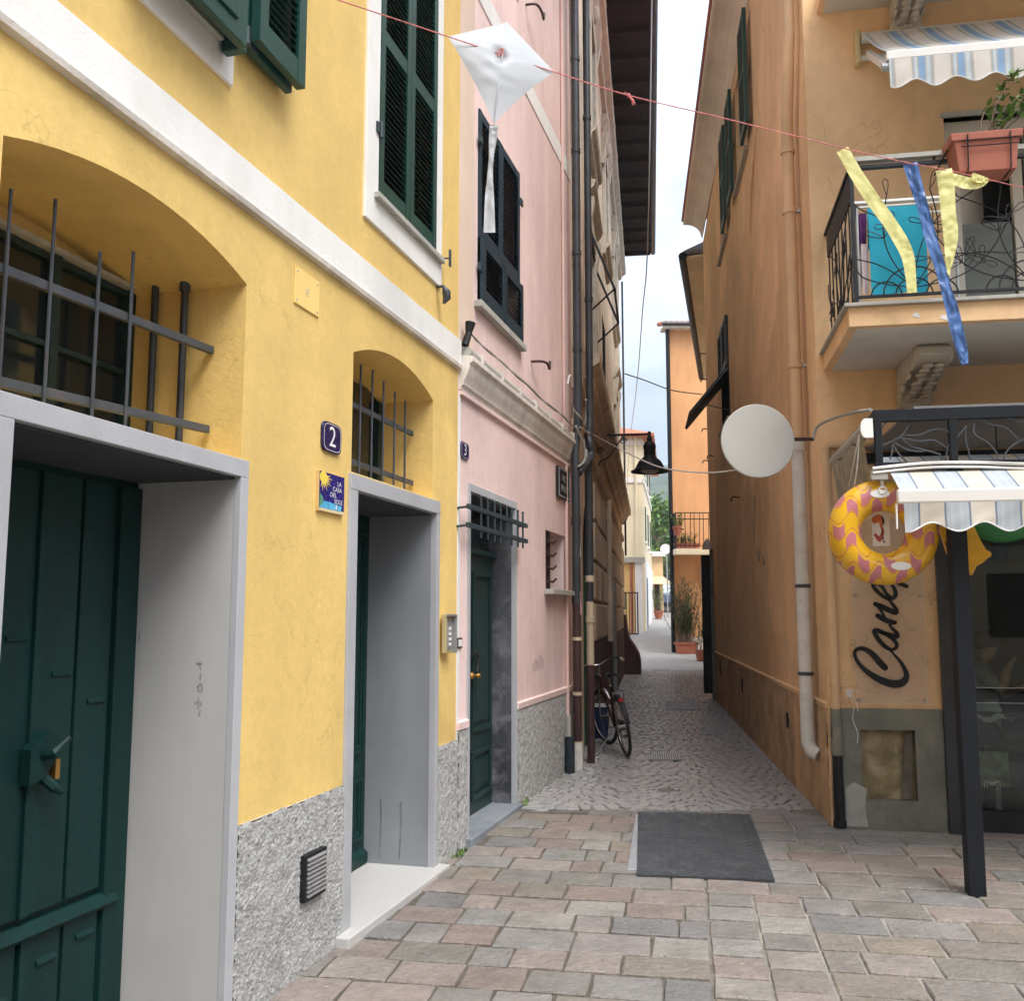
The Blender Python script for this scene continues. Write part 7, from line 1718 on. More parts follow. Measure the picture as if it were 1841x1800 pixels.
ms = N.new('ShaderNodeMixShader'); ms.inputs['Fac'].default_value = 0.35; K.new(b.outputs['BSDF'], ms.inputs[1]); K.new(tr.outputs['BSDF'], ms.inputs[2]); K.new(ms.outputs['Shader'], N['Material Output'].inputs['Surface'])
KT = thing('kite', at_y(888, 415, 4.9), 'white diamond kite with long tail hanging from the string', 'kite')
kl, kt_, kr, kbm = at_y(805, 65, 4.90), at_y(912, 40, 5.08), at_y(997, 129, 5.12), at_y(888, 222, 4.95)
def kite(s, t):
    pnt = kl * ((1 - s) * (1 - t)) + kt_ * (s * (1 - t)) + kr * (s * t) + kbm * ((1 - s) * t)
    m = (kl + kr) / 2
    edge = 16 * s * (1 - s) * t * (1 - t)
    pull = 0.055 * ((1 - s) ** 2 * t * (1 - t) * 4 + t ** 3 * s * (1 - s) * 4)
    pnt = pnt + (m - pnt) * pull
    n_ = 0.055 * edge + 0.010 * noise.noise(Vector(((s + t) * 2.5, (s - t) * 6, 3.0))) * edge
    cdist = math.hypot(s - 0.52, t - 0.45); n_ -= 0.045 * math.exp(-(cdist / 0.09) ** 2)
    return pnt - Vector((0.1, 1.0, 0)) * n_
build('sail', MB().grid(36, 36, kite), cloth_k, KT, smooth=True)
build('spine', MB().tube([kt_ + Vector((0, -0.012, -0.005)), kt_.lerp(kbm, 0.35) + Vector((0.003, -0.055, 0.0)), kt_.lerp(kbm, 0.7) + Vector((0.003, -0.04, 0.0)), kbm + Vector((0.002, -0.010, -0.005))], 0.0035, 6), steel, KT)
build('tie', MB().tube(cr_path([(kt_ + kbm) / 2 + Vector((0.02 * math.sin(k * 2.1), -0.075, 0.07 + 0.025 * math.cos(k * 1.7))) for k in range(9)], 3), 0.0022, 4), pinkstr, KT)
def streamer(name, pxw, D_, mat, parent, amp=0.008, seed=1, nw=6, tilt=0.0):
    pts = cr_path([Vector((x, y, w)) for x, y, w in pxw], 10)
    n = len(pts) - 1
    def fn(s, t):
        i = min(int(round(s * n)), n); c_ = pts[i]; d_ = (pts[min(i + 1, n)] - pts[max(i - 1, 0)]); tn = Vector((d_.x, d_.y)).normalized(); nr = Vector((-tn.y, tn.x))
        off = (t - 0.5) * c_.z
        Dd = D_ + amp * (noise.noise(Vector((s * 9, t * 2.2, seed))) + 0.7 * noise.noise(Vector((s * 26, t * 5, seed + 3)))) + tilt * (t - 0.5)
        return at_y(c_.x + nr.x * off, c_.y + nr.y * off, Dd)
    return build(name, MB().grid(n, nw, fn), mat, parent, smooth=True)
streamer('tail', [(888, 224, 15), (886, 250, 14), (883, 285, 9), (881, 320, 11), (880, 360, 17), (880, 418, 21)], 4.93, cloth_k, KT, 0.012, 2)
def ribbon_mat(name, col, rough=0.45):
    m = bpy.data.materials.new(name); m.use_nodes = True; N, K = m.node_tree.nodes, m.node_tree.links; b = N['Principled BSDF']
    b.inputs['Base Color'].default_value = (*col, 1); b.inputs['Roughness'].default_value = rough
    geo = N.new('ShaderNodeNewGeometry'); nz = N.new('ShaderNodeTexNoise'); nz.inputs['Scale'].default_value = 38; nz.inputs['Detail'].default_value = 3; K.new(geo.outputs['Position'], nz.inputs['Vector'])
    bp = N.new('ShaderNodeBump'); bp.inputs['Strength'].default_value = 0.25; bp.inputs['Distance'].default_value = 0.012; K.new(nz.outputs['Fac'], bp.inputs['Height']); K.new(bp.outputs['Normal'], b.inputs['Normal'])
    tr = N.new('ShaderNodeBsdfTranslucent'); tr.inputs['Color'].default_value = (*col, 1); ms = N.new('ShaderNodeMixShader'); ms.inputs['Fac'].default_value = 0.3
    K.new(b.outputs['BSDF'], ms.inputs[1]); K.new(tr.outputs['BSDF'], ms.inputs[2]); K.new(ms.outputs['Shader'], N['Material Output'].inputs['Surface']); return m
ylw = ribbon_mat('yellow_ribbon', (0.80, 0.76, 0.30)); blu = ribbon_mat('blue_metallic_ribbon', (0.09, 0.19, 0.46), 0.28)
def cx_(l): return [(1470 + x / 4.39, 270 + y / 4.39, w / 4.39) for x, y, w in l]
o = streamer('streamer', cx_([(195, -8, 100), (300, 180, 105), (430, 380, 112), (560, 560, 108), (660, 720, 112), (715, 850, 100), (735, 1000, 84), (745, 1125, 76)]), sD(1560), ylw, None, 0.009, 5)
finish(o, None, 'pale yellow ribbon hanging from the string, left of the blue one', 'streamer', 'ribbons on the string', None)
o = streamer('streamer', cx_([(730, 105, 118), (785, 300, 100), (830, 450, 92), (890, 680, 98), (960, 900, 92), (1010, 1080, 86), (1060, 1250, 102), (1100, 1420, 102), (1140, 1580, 92), (1160, 1690, 58)]), sD(1690), blu, None, 0.022, 6, 8)
finish(o, None, 'long crinkled blue ribbon hanging from the string before the balcony', 'streamer', 'ribbons on the string', None)
YR = thing('streamer', at_y(1703, 490, sD(1700)), 'pale yellow ribbon right of the blue one with folded end', 'streamer', 'ribbons on the string')
streamer('ribbon', cx_([(995, 150, 132), (1018, 300, 130), (1030, 480, 120), (1050, 650, 120), (1045, 800, 86), (1035, 920, 44), (1033, 992, 8)]), sD(1700), ylw, YR, 0.012, 7)
streamer('folded_end', cx_([(1050, 215, 80), (1130, 245, 96), (1220, 262, 92), (1300, 250, 70), (1345, 236, 20)]), sD(1730) - 0.02, ylw, YR, 0.012, 8)
streamer('folded_tip', cx_([(1215, 205, 60), (1270, 222, 62), (1345, 240, 40)]), sD(1740) - 0.05, ylw, YR, 0.01, 9)

# ---------------- overhead cables
def cable(label, pts, r=0.008, mat=black):
    o = build('overhead_cable', MB().tube(cr_path(pts, 8), r, 5), mat, smooth=60); finish(o, None, label, 'cable', None, None)
cable('pale cable from the tan house past the lamp to the round sign', [L.p(*L.at(1042, 768, 0.15), 0.15), at_y(1110, 805, 11.5), at_y(1165, 832, 10.0), at_y(1205, 844, 9.2), at_y(1270, 850, 8.4), at_y(1325, 845, 7.6)], 0.007, whitepipe)
cable('dark cable sagging from the tan house to the far orange house', [at_y(1124, 672, 27.5), at_y(1160, 684, 29), at_y(1210, 702, 32), at_y(1262, 709, 34.0)], 0.02, black)
cable('fine steel wire dropping across the open sky of the alley', [B3.p(4.0, 12.4, 1.0), at_y(1165, 420, 16), at_y(1155, 560, 20), at_y(1145, 690, 26), at_y(1132, 800, 40), at_y(1126, 900, 45.0)], 0.012, steel)

# ---------------- flower box on the balcony rail
fbu0, fz_t = RF.at(1704, 250, sd + 0.12); fbu1 = RF.at(1832, 250, sd + 0.12)[0]; fz_b = RF.at(1740, 317, sd + 0.10)[1]
fw, fh = fbu1 - fbu0, fz_t - fz_b
fc = RF.p((fbu0 + fbu1) / 2, fz_b, sd + 0.08)
FB = thing('flower_box', fc, 'terracotta flower box with budding shrub hung on the balcony rail', 'flower box')
build('trough', trough(fc, fw, 0.24, fh, RF.u.to_2d()), terracotta, FB, bev=0.006)
hm_ = MB()
for u_ in (fbu0 + 0.10, fbu1 - 0.08): hm_.tube([RF.p(u_, fz_t - 0.02, sd + 0.21), RF.p(u_, fz_b + 0.02, sd + 0.19), RF.p(u_, fz_b - 0.005, sd + 0.16), RF.p(u_, fz_b - 0.005, sd - 0.03)], 0.005, 5)
for z_ in (0.62, 0.78): hm_.tube([RF.p(fbu0 + 0.06, fz_b + fh * z_, sd + 0.205), RF.p(fbu1 - 0.02, fz_b + fh * z_, sd + 0.205)], 0.004, 5)
hm_.tube([RF.p(fbu0 - 0.06, fz_b + fh * 0.3, sd - 0.03), RF.p(fbu0 + 0.03, fz_t - 0.01, sd + 0.1)], 0.006, 5)
build('wire_holder', hm_, black, FB)
build('soil', MB().fbox(RF, fbu0 + 0.03, fbu1 - 0.03, fz_t - 0.05, fz_t - 0.03, sd - 0.01, sd + 0.17), twig, FB)
rn = random.Random(14); sm_, lf_ = MB(), MB()
bases = [RF.p(fbu0 + fw * 0.56 + rn.uniform(-0.05, 0.05), fz_t - 0.03, sd + 0.08) for _ in range(9)]
tips = [(1775, 190), (1800, 163), (1822, 130), (1800, 195), (1822, 180), (1835, 170), (1782, 210), (1798, 215), (1838, 195), (1850, 160), (1860, 185), (1815, 200), (1845, 178)]
for i, (x_, y_) in enumerate(tips):
    tp = at_y(x_, y_, (bases[0].y) + rn.uniform(-0.10, 0.10)); b0 = bases[i % 9]
    md = (b0 + tp) / 2 + Vector((rn.uniform(-0.05, 0.05), 0, rn.uniform(-0.03, 0.05)))
    sm_.tube(cr_path([b0, md, tp], 4), [0.007 - 0.005 * k / 8 for k in range(9)], 5)
    for k in range(rn.randint(8, 13)):
        q = tp + Vector((rn.uniform(-0.012, 0.012), rn.uniform(-0.012, 0.012), rn.uniform(-0.07, 0.01)))
        blade(lf_, q, rn.uniform(0, 2 * PI), rn.uniform(0.2, 1.2), rn.uniform(0.05, 0.085), 0.036, 0.012, 4)
build('stems', sm_, twig, FB); build('foliage', lf_, leaf, FB, recalc=False)
# ---------------- drying rack with towels behind the railing
rk_d = 0.88
k0, kz = RF.at(1535, 366, rk_d); k1 = RF.at(1722, 366, rk_d)[0]; kb_ = RF.at(1600, 530, rk_d)[1]
DR = thing('drying_rack', RF.p((k0 + k1) / 2, sz0 + 0.16, rk_d), 'white drying rack standing behind the balcony railing', 'drying rack')
rkm = MB()
for d_ in (rk_d - 0.25, rk_d - 0.08, rk_d): rkm.tube([RF.p(k0, kz, d_), RF.p(k1, kz, d_)], 0.008, 6)
build('bars', rkm, enamel_w, DR)
build('front_rail', MB().fbox(RF, k0, k1, kz - 0.012, kz + 0.02, rk_d - 0.02, rk_d - 0.008), enamel_w, DR)
for u_ in (k0 + 0.02, k1 - 0.02):
    for d_ in (rk_d - 0.24, rk_d - 0.04): build('leg', MB().tube([RF.p(u_, sz0 + 0.16, d_), RF.p(u_, kz, d_ + 0.02)], 0.012, 6), steel, DR)
def towel(px0, py0, px1, py1, mat, label, dd=0.0, seed=3):
    a_, zt_ = RF.at(px0, py0, rk_d + 0.015); b_, zb_ = RF.at(px1, py1, rk_d + 0.015)
    tm = MB().grid(16, 14, lambda s, t: RF.p(a_ + (b_ - a_) * s + 0.008 * t * math.sin(s * 5), zt_ + (zb_ - zt_) * t, rk_d + 0.015 + dd + 0.012 * t * math.sin(s * 8 + seed) + 0.006 * noise.noise(Vector((s * 4, t * 4, seed)))))
    tm.grid(16, 6, lambda s, t: RF.p(a_ + (b_ - a_) * s, zt_ + 0.004 - 0.3 * t, rk_d - 0.015 + dd - 0.03 * t))
    build('towel', tm, mat, None, smooth=True, label=label, cat='towel', group='towels drying on the balcony')
towel(1560, 374, 1672, 524, pm('turquoise_towel', (0.035, 0.36, 0.50), 0.9, 0.06, 6, 0.3, 120, 0.1), 'turquoise towel hung over the drying rack on the balcony')
towel(1546, 380, 1562, 436, pm('purple_towel', (0.10, 0.02, 0.13), 0.9, 0.1), 'purple cloth hung left of the turquoise towel', -0.035)
towel(1549, 436, 1566, 525, pm('pink_towel', (0.62, 0.52, 0.54), 0.9, 0.1), 'pale pink cloth hung below the purple cloth', -0.03)

# ---------------- swim ring hung at the pergola corner
rd_ = pd_ - 0.13
ru_, rz_ = RF.at(1587, 957, rd_); ro = RF.at(1688, 957, rd_)[0] - ru_; rin = RF.at(1627, 957, rd_)[0] - ru_
SR = thing('swim_ring', RF.p(ru_, rz_ - ro, rd_), 'yellow inflatable swim ring with pink wavy print hung by the shop', 'swim ring')
ringm = bpy.data.materials.new('swim_ring_vinyl'); ringm.use_nodes = True; N, K = ringm.node_tree.nodes, ringm.node_tree.links; b = N['Principled BSDF']
uvn = N.new('ShaderNodeUVMap'); sp = N.new('ShaderNodeSeparateXYZ'); K.new(uvn.outputs['UV'], sp.inputs[0])
def mth(op, a, c=None):
    n_ = N.new('ShaderNodeMath'); n_.operation = op
    for i_, v in enumerate((a, c)):
        if v is None: continue
        if isinstance(v, (int, float)): n_.inputs[i_].default_value = v
        else: K.new(v, n_.inputs[i_])
    return n_.outputs[0]
gpos = N.new('ShaderNodeNewGeometry'); dpu = N.new('ShaderNodeVectorMath'); dpu.operation = 'DOT_PRODUCT'; dpu.inputs[1].default_value = tuple(RF.u); K.new(gpos.outputs['Position'], dpu.inputs[0])
spz = N.new('ShaderNodeSeparateXYZ'); K.new(gpos.outputs['Position'], spz.inputs[0]); U_, V_ = dpu.outputs['Value'], spz.outputs['Z']
ph_ = mth('MULTIPLY', U_, 2 * PI / 0.155)
wv = mth('MULTIPLY', mth('SINE', ph_), 0.36)
row = mth('ADD', mth('MULTIPLY', V_, 1 / 0.105), wv)
frc = mth('FRACT', row); flo = mth('FLOOR', row)
alt = mth('SINE', mth('ADD', ph_, mth('MULTIPLY', flo, PI * 0.9)))
inrow = mth('MULTIPLY', mth('GREATER_THAN', frc, 0.10), mth('LESS_THAN', frc, 0.82))
pinkf = mth('MULTIPLY', mth('GREATER_THAN', alt, 0.25), inrow)
linef = mth('LESS_THAN', frc, 0.07)
m1 = N.new('ShaderNodeMixRGB'); m1.inputs['Color1'].default_value = (0.76, 0.42, 0.012, 1); m1.inputs['Color2'].default_value = (0.52, 0.17, 0.19, 1); K.new(pinkf, m1.inputs['Fac'])
m2_ = N.new('ShaderNodeMixRGB'); m2_.inputs['Color2'].default_value = (0.55, 0.16, 0.05, 1); K.new(linef, m2_.inputs['Fac']); K.new(m1.outputs['Color'], m2_.inputs['Color1'])
K.new(m2_.outputs['Color'], b.inputs['Base Color']); b.inputs['Roughness'].default_value = 0.22; b.inputs['Coat Weight'].default_value = 0.3
build('tube', MB().torus(RF.p(ru_, rz_, rd_), RF.n, (ro + rin) / 2, (ro - rin) / 2, 96, 32, uv=True), ringm, SR, smooth=True)
for a_, rr__ in ((1.68, 0.035), (-1.22, 0.036)):
    cpt = RF.p(ru_ + (ro + rin) / 2 * math.cos(a_), rz_ + (ro + rin) / 2 * math.sin(a_), rd_ + (ro - rin) / 2 * 0.99)
    ov = MB().prism(RF, [((cpt - RF.o).dot(RF.u) + 0.06 * math.cos(t), cpt.z + 0.026 * math.sin(t)) for t in [2 * PI * k / 24 for k in range(24)]], rd_ + (ro - rin) / 2 * 0.90, rd_ + (ro - rin) / 2 + 0.004)
    build('white_patch', ov, enamel_w, SR, bev=0.003)
hk_ = MB().tube([RF.p(ru_ - 0.01, rz_ + ro * 0.80, rd_ + 0.10), RF.p(ru_ - 0.012, rz_ + ro + 0.05, pd_ - 0.02)], 0.010, 6); hk_.torus(RF.p(ru_ - 0.01, rz_ + ro * 0.76, rd_ + 0.105), RF.n, 0.022, 0.007, 16, 6)
build('hanging_clip', hk_, alu, SR)
# small product card seen through the ring
cd_ = rd_ - 0.10
c0_, cz1 = RF.at(1567, 924, cd_); c1_, cz0 = RF.at(1601, 982, cd_)
PC = thing('product_card', RF.p((c0_ + c1_) / 2, cz0, cd_), 'small white and orange printed card hanging inside the swim ring', 'card')
build('card', MB().fbox(RF, c0_, c1_, cz0, cz1, cd_ - 0.003, cd_), enamel_w, PC)
prr = lambda x, y: RF.p(c0_ + (c1_ - c0_) * x, cz0 + (cz1 - cz0) * y, cd_ + 0.001)
MB0 = MB(); ribbon(MB0, prr, [(0.1, 0.80), (0.45, 0.85), (0.5, 0.6)], [0.22, 0.26, 0.1], 4)
build('print', MB0, pm('orange_print', (0.75, 0.22, 0.06), 0.5), PC, recalc=False)
MB0 = MB(); ribbon(MB0, prr, [(0.15, 0.35), (0.4, 0.22), (0.6, 0.45), (0.5, 0.62)], [0.12, 0.18, 0.16, 0.1], 5)
build('print', MB0, pm('red_print', (0.48, 0.10, 0.06), 0.5), PC, recalc=False)
MB0 = MB(); ribbon(MB0, prr, [(0.58, 0.88), (0.66, 0.76), (0.6, 0.66)], [0.12, 0.14, 0.06], 4); ribbon(MB0, prr, [(0.55, 0.45), (0.6, 0.25), (0.62, 0.12), (0.72, 0.14)], [0.10, 0.07, 0.04, 0.03], 4)
build('print', MB0, tan_dark, PC, recalc=False)
# yellow inflatable bag and green float hanging further in
yd = pd_ - 0.22
YB = thing('yellow_bag', RF.p(*RF.at(1715, 1020, yd), yd), 'yellow beach bag hanging behind the pergola post', 'bag')
ylp = [RF.at(x, y, yd) for x, y in ((1688, 945), (1702, 990), (1716, 1022), (1725, 1015), (1748, 1036), (1757, 1018), (1768, 1012), (1776, 1004), (1784, 1000), (1783, 992), (1775, 990), (1762, 968), (1752, 945))]
build('bag', MB().prism(RF, ylp, yd - 0.05, yd), pm('yellow_vinyl', (0.80, 0.42, 0.02), 0.3, 0.12, 9), YB, bev=0.012)
bt = MB(); tw = lambda x, y: RF.p(*RF.at(x, y, yd + 0.002), yd + 0.002)
for pts, w in (([(1700, 975), (1703, 985)], 2), ([(1702, 990), (1708, 996), (1704, 1000)], 2), ([(1707, 999), (1712, 1008)], 2.2), ([(1709, 1008), (1714, 1016)], 2.4)): ribbon(bt, tw, pts, [w] * len(pts), 3)
build('print', bt, black, YB, recalc=False)
gu, gz_ = RF.at(1800, 938, yd - 0.1)
GF = thing('green_float', RF.p(gu, gz_ - 0.14, yd - 0.1), 'green inflatable float hanging under the awning', 'float')
build('float', MB().ell(RF.p(gu, gz_ + 0.02, yd - 0.1), (0.24, 0.10, 0.155), 24, 14), pm('green_vinyl', (0.02, 0.17, 0.035), 0.25, 0.06), GF, smooth=True)
build('valve', MB().lathe(RF.p(gu + 0.05, gz_ - 0.02, yd), RF.n, [(0.015, 0), (0.015, 0.02)], 10), green, GF)
build('hanging_cord', MB().tube([RF.p(gu, gz_ + 0.16, yd - 0.1), RF.p(gu, zft - 0.06, yd - 0.1)], 0.004, 5), black, GF)

# ---------------- ribbed rubber mat with its aluminium edge
ma = [at_ground(*q) for q in ((1145, 1577), (1393, 1586), (1349, 1467), (1147, 1463))]
def mat_pt(s, t, z): 
    p0 = ma[0].lerp(ma[1], s); p1 = ma[3].lerp(ma[2], s); q = p0.lerp(p1, t); return Vector((q.x, q.y, q.z + z))
MT = thing('ribbed_mat', ma[0], 'dark grey ribbed metal mat covering a trench in the paving', 'mat')
matm = pm('grey_ribbed_plate', (0.04, 0.046, 0.053), 0.42, 0.15, 3, 0.15, 90, 0.5, rvar=0.1, dirt=(0.14, 0.14, 0.13), dirt_amt=0.3, dirt_s=6)
mm = MB().grid(64, 160, lambda s, t: mat_pt(s, t, 0.014 + 0.006 * math.sin(s * 2 * PI * 8) * math.sin(t * 2 * PI * 20)))
for a_, b_, c_, d_ in (((0, 0), (1, 0), 0, 1), ((1, 0), (1, 1), 0, 1), ((1, 1), (0, 1), 0, 1), ((0, 1), (0, 0), 0, 1)):
    mm.poly([mat_pt(*a_, 0.0), mat_pt(*b_, 0.0), mat_pt(*b_, 0.014), mat_pt(*a_, 0.014)])
build('plate', mm, matm, MT, smooth=40)
e0, e1_, e2_, e3_ = [at_ground(*q) for q in ((1128, 1566), (1146, 1566), (1154, 1466), (1143, 1466))]
up_ = Vector((0, 0, 0.009))
build('edge_strip', MB().hexa([e0, e1_, e2_, e3_], [e0 + up_, e1_ + up_, e2_ + up_, e3_ + up_]), pm('brushed_aluminium', (0.55, 0.57, 0.60), 0.38, 0.08, 12, 0.05, 60, 0.5, metal=0.7), MT, bev=0.002)
# ---------------- covers and grates
def round_cover(px, py, r, label):
    c = at_ground(px, py); t = thing('valve_cover', c, label, 'cover', 'small round covers in the paving')
    build('lid', MB().lathe(c + Vector((0, 0, -0.01)), (0, 0, 1), [(r, 0), (r, 0.016), (r * 0.9, 0.019), (r * 0.86, 0.014), (r * 0.55, 0.014), (r * 0.5, 0.018), (r * 0.15, 0.018)], 28), pm('rusty_lid', (0.20, 0.17, 0.145), 0.6, 0.3, 14, 0.3) if 'rusty_lid' not in MAT else MAT['rusty_lid'], t, smooth=30)
    build('collar', MB().lathe(c + Vector((0, 0, -0.012)), (0, 0, 1), [(r * 1.22, 0), (r * 1.22, 0.014), (r * 1.02, 0.015)], 28), slate, t)
round_cover(1399, 1502, 0.055, 'left small round cover beside the ribbed mat')
round_cover(1450, 1497, 0.05, 'small round cover nearest the orange house corner')
round_cover(1461, 1515, 0.065, 'largest small round cover right of the ribbed mat')
round_cover(1199, 1421, 0.075, 'small round cover set in the alley cobbles')
def grate(pxs, label, bars, mat=iron, name='drain_grate', cat='grate'):
    q = [at_ground(*p) for p in pxs]; up = Vector((0, 0, 0.010)); t = thing(name, q[0], label, cat)
    build('frame', MB().hexa([p - up for p in q], [p + up * 0.6 for p in q]), mat, t)
    f = lambda s, v: q[0].lerp(q[1], s).lerp(q[3].lerp(q[2], s), v)
    for k in range(bars):
        a_, b_ = (k + 0.25) / bars, (k + 0.75) / bars
        build('grate_bar', MB().hexa([f(a_, 0.08) + up * 0.6, f(b_, 0.08) + up * 0.6, f(b_, 0.92) + up * 0.6, f(a_, 0.92) + up * 0.6], [f(a_, 0.08) + up * 1.2, f(b_, 0.08) + up * 1.2, f(b_, 0.92) + up * 1.2, f(a_, 0.92) + up * 1.2]), steel, t)
    return t
grate(((1167, 1369), (1225, 1369), (1222, 1357), (1166, 1357)), 'slotted iron drain grate across the alley near the bicycle', 14)
grate(((1196, 1277), (1262, 1277), (1256, 1261), (1196, 1262)), 'flat rectangular cover in the alley beyond the grate', 0, slate, 'manhole_cover', 'cover')
grate(((1262, 1322), (1300, 1322), (1294, 1312), (1258, 1313)), 'small flat cover near the orange alley wall', 0, slate, 'manhole_cover', 'cover')
grate(((1136, 1203), (1196, 1203), (1180, 1196), (1136, 1196)), 'pale stone cover at the far end of the alley', 0, stone_sill, 'manhole_cover', 'cover')
# weeds along the wall foot
rn = random.Random(31)
wd = MB()
for k in range(150):
    u_ = rn.choice((rn.gauss(-1.55, 0.07), rn.gauss(0.12, 0.10), rn.uniform(-1.9, 2.2))); q = L.p(u_, 0, rn.uniform(0.02, 0.07)); q.z = gz(q.y) - 0.01
    blade(wd, q, rn.uniform(0, 6.3), rn.uniform(0.5, 1.4), rn.uniform(0.02, 0.07), 0.010, 0.01, 3)
build('weeds', wd, leaf, kind='stuff', label='small weeds growing along the foot of the pink wall', cat='weeds', recalc=False)

# ---------------- bicycle leaning by the pipes
rc = at_ground(1128, 1361); hd_ = Vector((-0.10, 1.0, 0)).normalized(); side_ = Vector((hd_.y, -hd_.x, 0)); lean = math.radians(-9.5)
upv = Vector((0, 0, 1)) * math.cos(lean) + side_ * math.sin(lean); sdv = side_ * math.cos(lean) - Vector((0, 0, 1)) * math.sin(lean)
def BK(f, s, z): return rc + hd_ * f + sdv * s + upv * z
BI = thing('bicycle', rc, 'old red city bicycle leaning by the pipes in the alley', 'bicycle')
wr = 0.34
def wheel(fc_, turn, nm='wheel'):
    cn_ = BK(fc_, 0, wr); ax = (sdv * math.cos(turn) + hd_ * math.sin(turn)).normalized()
    w = build(nm, MB().torus(cn_, ax, wr - 0.018, 0.019, 48, 10), rubber, BI, smooth=True)
    build('rim', MB().torus(cn_, ax, wr - 0.042, 0.012, 48, 6), chrome, w, smooth=True)
    sp__ = MB(); x = ax.orthogonal().normalized(); y = ax.cross(x)
    for k in range(28):
        t = 2 * PI * k / 28; e = x * math.cos(t) + y * math.sin(t); t2 = t + (0.5 if k % 2 else -0.5); e2 = x * math.cos(t2) + y * math.sin(t2)
        sp__.tube([cn_ + e2 * 0.02 + ax * (0.03 if k % 4 < 2 else -0.03), cn_ + e * (wr - 0.04)], 0.0014, 3)
    build('spokes', sp__, chrome, w)
    build('hub', MB().lathe(cn_ - ax * 0.05, ax, [(0.018, 0), (0.024, 0.02), (0.018, 0.05), (0.024, 0.08), (0.018, 0.10)], 12), steel, w)
    fd = MB(); 
    for k in range(25):
        t = math.radians(10 + 130 * k / 24) if fc_ < 0.5 else math.radians(20 + 150 * k / 24)
        f_ = (ax.cross(Vector((0, 0, 1)))).normalized(); u2 = f_.cross(ax)
        if f_.dot(hd_) < 0: f_ = -f_
        if u2.z < 0: u2 = -u2
        c_ = cn_ + (f_ * -math.cos(t) + u2 * math.sin(t)) * (wr + 0.022); fd.pts([c_ - ax * 0.028, c_ + ax * 0.028, c_ + (c_ - cn_).normalized() * 0.008])
        if k: fd.f += [(3 * k - 3, 3 * k, 3 * k + 2, 3 * k - 1), (3 * k - 1, 3 * k + 2, 3 * k + 1, 3 * k - 2)]
    build('mudguard', fd, black if fc_ < 0.5 else chrome, BI, smooth=True, recalc=False)
wheel(0.0, 0.0); wheel(1.06, 0.28)
fm = MB()
bbk = (0.44, 0, 0.29); sT = (0.30, 0, 0.80); hT = (0.86, 0, 0.86); hB = (0.90, 0, 0.70)
for a_, b_, r_ in ((bbk, sT, 0.017), (bbk, hB, 0.019), ((0.36, 0, 0.55), hB, 0.017), (hB, hT, 0.019)): fm.tube([BK(*a_), BK(*b_)], r_, 8)
for s_ in (-0.055, 0.055):
    fm.tube([BK(bbk[0], s_ * 0.5, bbk[2]), BK(0.0, s_, wr)], 0.010, 6); fm.tube([BK(0.32, s_ * 0.4, 0.74), BK(0.0, s_, wr)], 0.008, 6)
build('frame', fm, redpaint, BI, smooth=60)
fk = MB()
for s_ in (-0.05, 0.05): fk.tube(cr_path([BK(0.895, s_ * 0.7, 0.70), BK(0.93, s_, 0.55), BK(1.06, s_, wr)], 4), 0.010, 6)
fk.tube([BK(0.86, 0, 0.86), BK(0.845, 0, 0.98)], 0.012, 8)
build('fork', fk, chrome, BI, smooth=60)
hb_ = cr_path([BK(0.62, -0.30, 0.97), BK(0.74, -0.27, 0.99), BK(0.86, -0.15, 1.02), BK(0.88, 0, 1.0), BK(0.84, 0.15, 1.06), BK(0.72, 0.25, 1.05), BK(0.60, 0.27, 1.03)], 5)
build('handlebar', MB().tube(hb_, 0.012, 8), chrome, BI, smooth=60)
for a_, b_ in ((hb_[0], hb_[4]), (hb_[-1], hb_[-5])): build('grip', MB().tube([a_, b_], 0.017, 8), creampipe, BI, smooth=60)
build('brake_lever', MB().tube([BK(0.66, -0.26, 0.97), BK(0.60, -0.27, 0.93)], 0.006, 5).tube([BK(0.70, 0.24, 1.04), BK(0.62, 0.24, 0.99)], 0.006, 5), chrome, BI)
sa = MB(); q0 = BK(0.24, 0, 0.93)
def sadd(s, t):
    f = 0.14 + 0.27 * s; w = 0.105 * (1 - s) ** 0.8 + 0.022; a_ = (t - 0.5) * 2
    return BK(f, a_ * w, 0.935 - 0.035 * abs(a_) ** 2.2 - 0.01 * math.sin(s * PI))
sa.grid(14, 10, sadd); sa.grid(14, 10, lambda s, t: sadd(s, t) - upv * (0.02 + 0.02 * (1 - abs(t - 0.5) * 2)))
build('saddle', sa, pm('black_leather', (0.02, 0.022, 0.026), 0.5), BI, smooth=True)
build('seat_post', MB().tube([BK(0.30, 0, 0.78), BK(0.27, 0, 0.91)], 0.013, 8), chrome, BI)
ck = MB().lathe(BK(0.44, 0.05, 0.29), sdv, [(0.09, 0), (0.09, 0.004)], 24)
ck.tube([BK(0.44, 0.07, 0.29), BK(0.52, 0.075, 0.15)], 0.008, 6); ck.tube([BK(0.44, -0.07, 0.29), BK(0.36, -0.075, 0.43)], 0.008, 6); ck.tube([BK(0.44, -0.07, 0.29), BK(0.44, 0.07, 0.29)], 0.01, 6)
build('crankset', ck, chrome, BI)
for f_, s_, z_ in ((0.52, 0.12, 0.15), (0.36, -0.12, 0.43)): build('pedal', MB().hexa([BK(f_ - 0.05, s_ - 0.04, z_ - 0.01), BK(f_ + 0.05, s_ - 0.04, z_ - 0.01), BK(f_ + 0.05, s_ + 0.04, z_ - 0.01), BK(f_ - 0.05, s_ + 0.04, z_ - 0.01)], [BK(f_ - 0.05, s_ - 0.04, z_ + 0.01), BK(f_ + 0.05, s_ - 0.04, z_ + 0.01), BK(f_ + 0.05, s_ + 0.04, z_ + 0.01), BK(f_ - 0.05, s_ + 0.04, z_ + 0.01)]), rubber, BI)
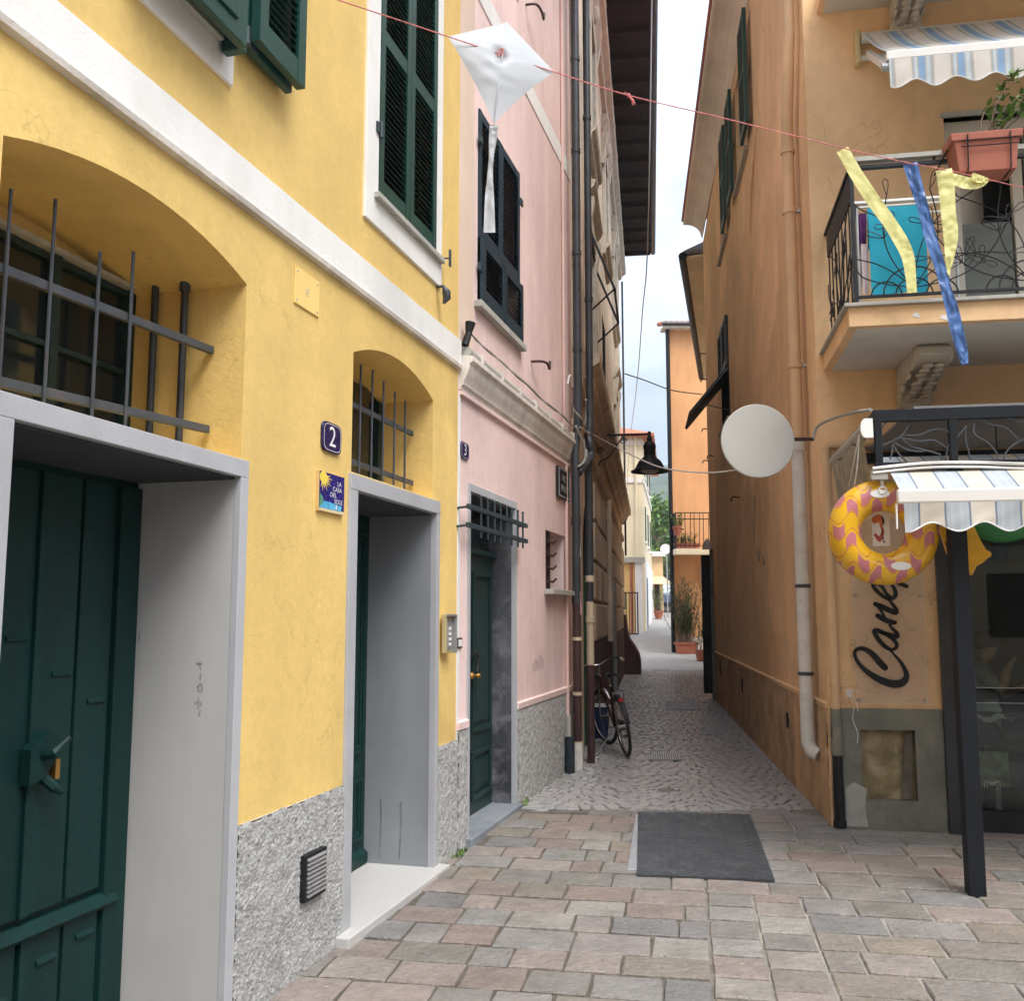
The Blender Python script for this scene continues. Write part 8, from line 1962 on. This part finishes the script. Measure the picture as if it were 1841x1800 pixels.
build('chain_guard', MB().hexa([BK(-0.02, 0.048, 0.30), BK(0.50, 0.048, 0.22), BK(0.50, 0.056, 0.22), BK(-0.02, 0.056, 0.30)], [BK(-0.02, 0.048, 0.40), BK(0.52, 0.048, 0.36), BK(0.52, 0.056, 0.36), BK(-0.02, 0.056, 0.40)]), redpaint, BI)
build('kickstand', MB().tube([BK(0.40, -0.04, 0.27), BK(0.34, -0.26, 0.05 - 0.0)], 0.009, 6), steel, BI)
build('carrier_rack', MB().tube([BK(0.24, -0.06, 0.74), BK(-0.16, -0.06, 0.74)], 0.006, 5).tube([BK(0.24, 0.06, 0.74), BK(-0.16, 0.06, 0.74)], 0.006, 5).tube([BK(-0.16, -0.06, 0.74), BK(-0.16, 0.06, 0.74)], 0.006, 5).tube([BK(-0.1, -0.06, 0.74), BK(0, -0.055, wr)], 0.006, 5).tube([BK(-0.1, 0.06, 0.74), BK(0, 0.055, wr)], 0.006, 5), chrome, BI)
build('rear_reflector', MB().lathe(BK(-0.19, 0, 0.66), -hd_, [(0.028, 0), (0.028, 0.02)], 12), pm('red_reflector', (0.35, 0.01, 0.01), 0.2), BI)
build('head_lamp', MB().lathe(BK(0.93, 0, 0.84), hd_, [(0.02, 0), (0.045, 0.05), (0.05, 0.09)], 14), chrome, BI)
# blue bin behind the bicycle
bq = at_y(1080, 1275, 13.0)
bn = thing('blue_crate', Vector((bq.x, 13.0, 0)), 'blue plastic bin by the wall behind the bicycle', 'bin')
build('bin', MB().lathe((bq.x - 0.02, 13.0, 0), (0, 0, 1), [(0.11, 0), (0.14, 0.40), (0.15, 0.42), (0.13, 0.42)], 20), pm('blue_plastic', (0.012, 0.03, 0.11), 0.5), bn, smooth=40)
build('bin_rim', MB().torus((bq.x - 0.02, 13.0, 0.42), (0, 0, 1), 0.148, 0.012, 28, 6), enamel_w, bn, smooth=True)

# a little litter and grit on the paving
rn = random.Random(77); lt2 = MB()
for k in range(150):
    x_, y_ = rn.uniform(-0.9, 3.2), rn.uniform(3.2, 8.1)
    if x_ < xl(y_) + 0.05: continue
    z_ = gz(y_) + 0.003; r_ = rn.choice((0.003, 0.004, 0.006, 0.009)); a_ = rn.uniform(0, 6.3)
    lt2.poly([(x_ + r_ * math.cos(a_ + q), y_ + r_ * rn.uniform(0.5, 1.2) * math.sin(a_ + q), z_ + rn.uniform(0, 0.003)) for q in (0, 1.3, 2.9, 4.4)])
build('litter', lt2, pm('litter_bits', (0.3, 0.3, 0.3), 0.8, 0.1, island=1, ramp=[(0.5, 0.48, 0.44), (0.12, 0.09, 0.06), (0.3, 0.25, 0.16), (0.06, 0.06, 0.06)]), kind='stuff', label='scattered grit and litter bits on the square', cat='litter', recalc=False)
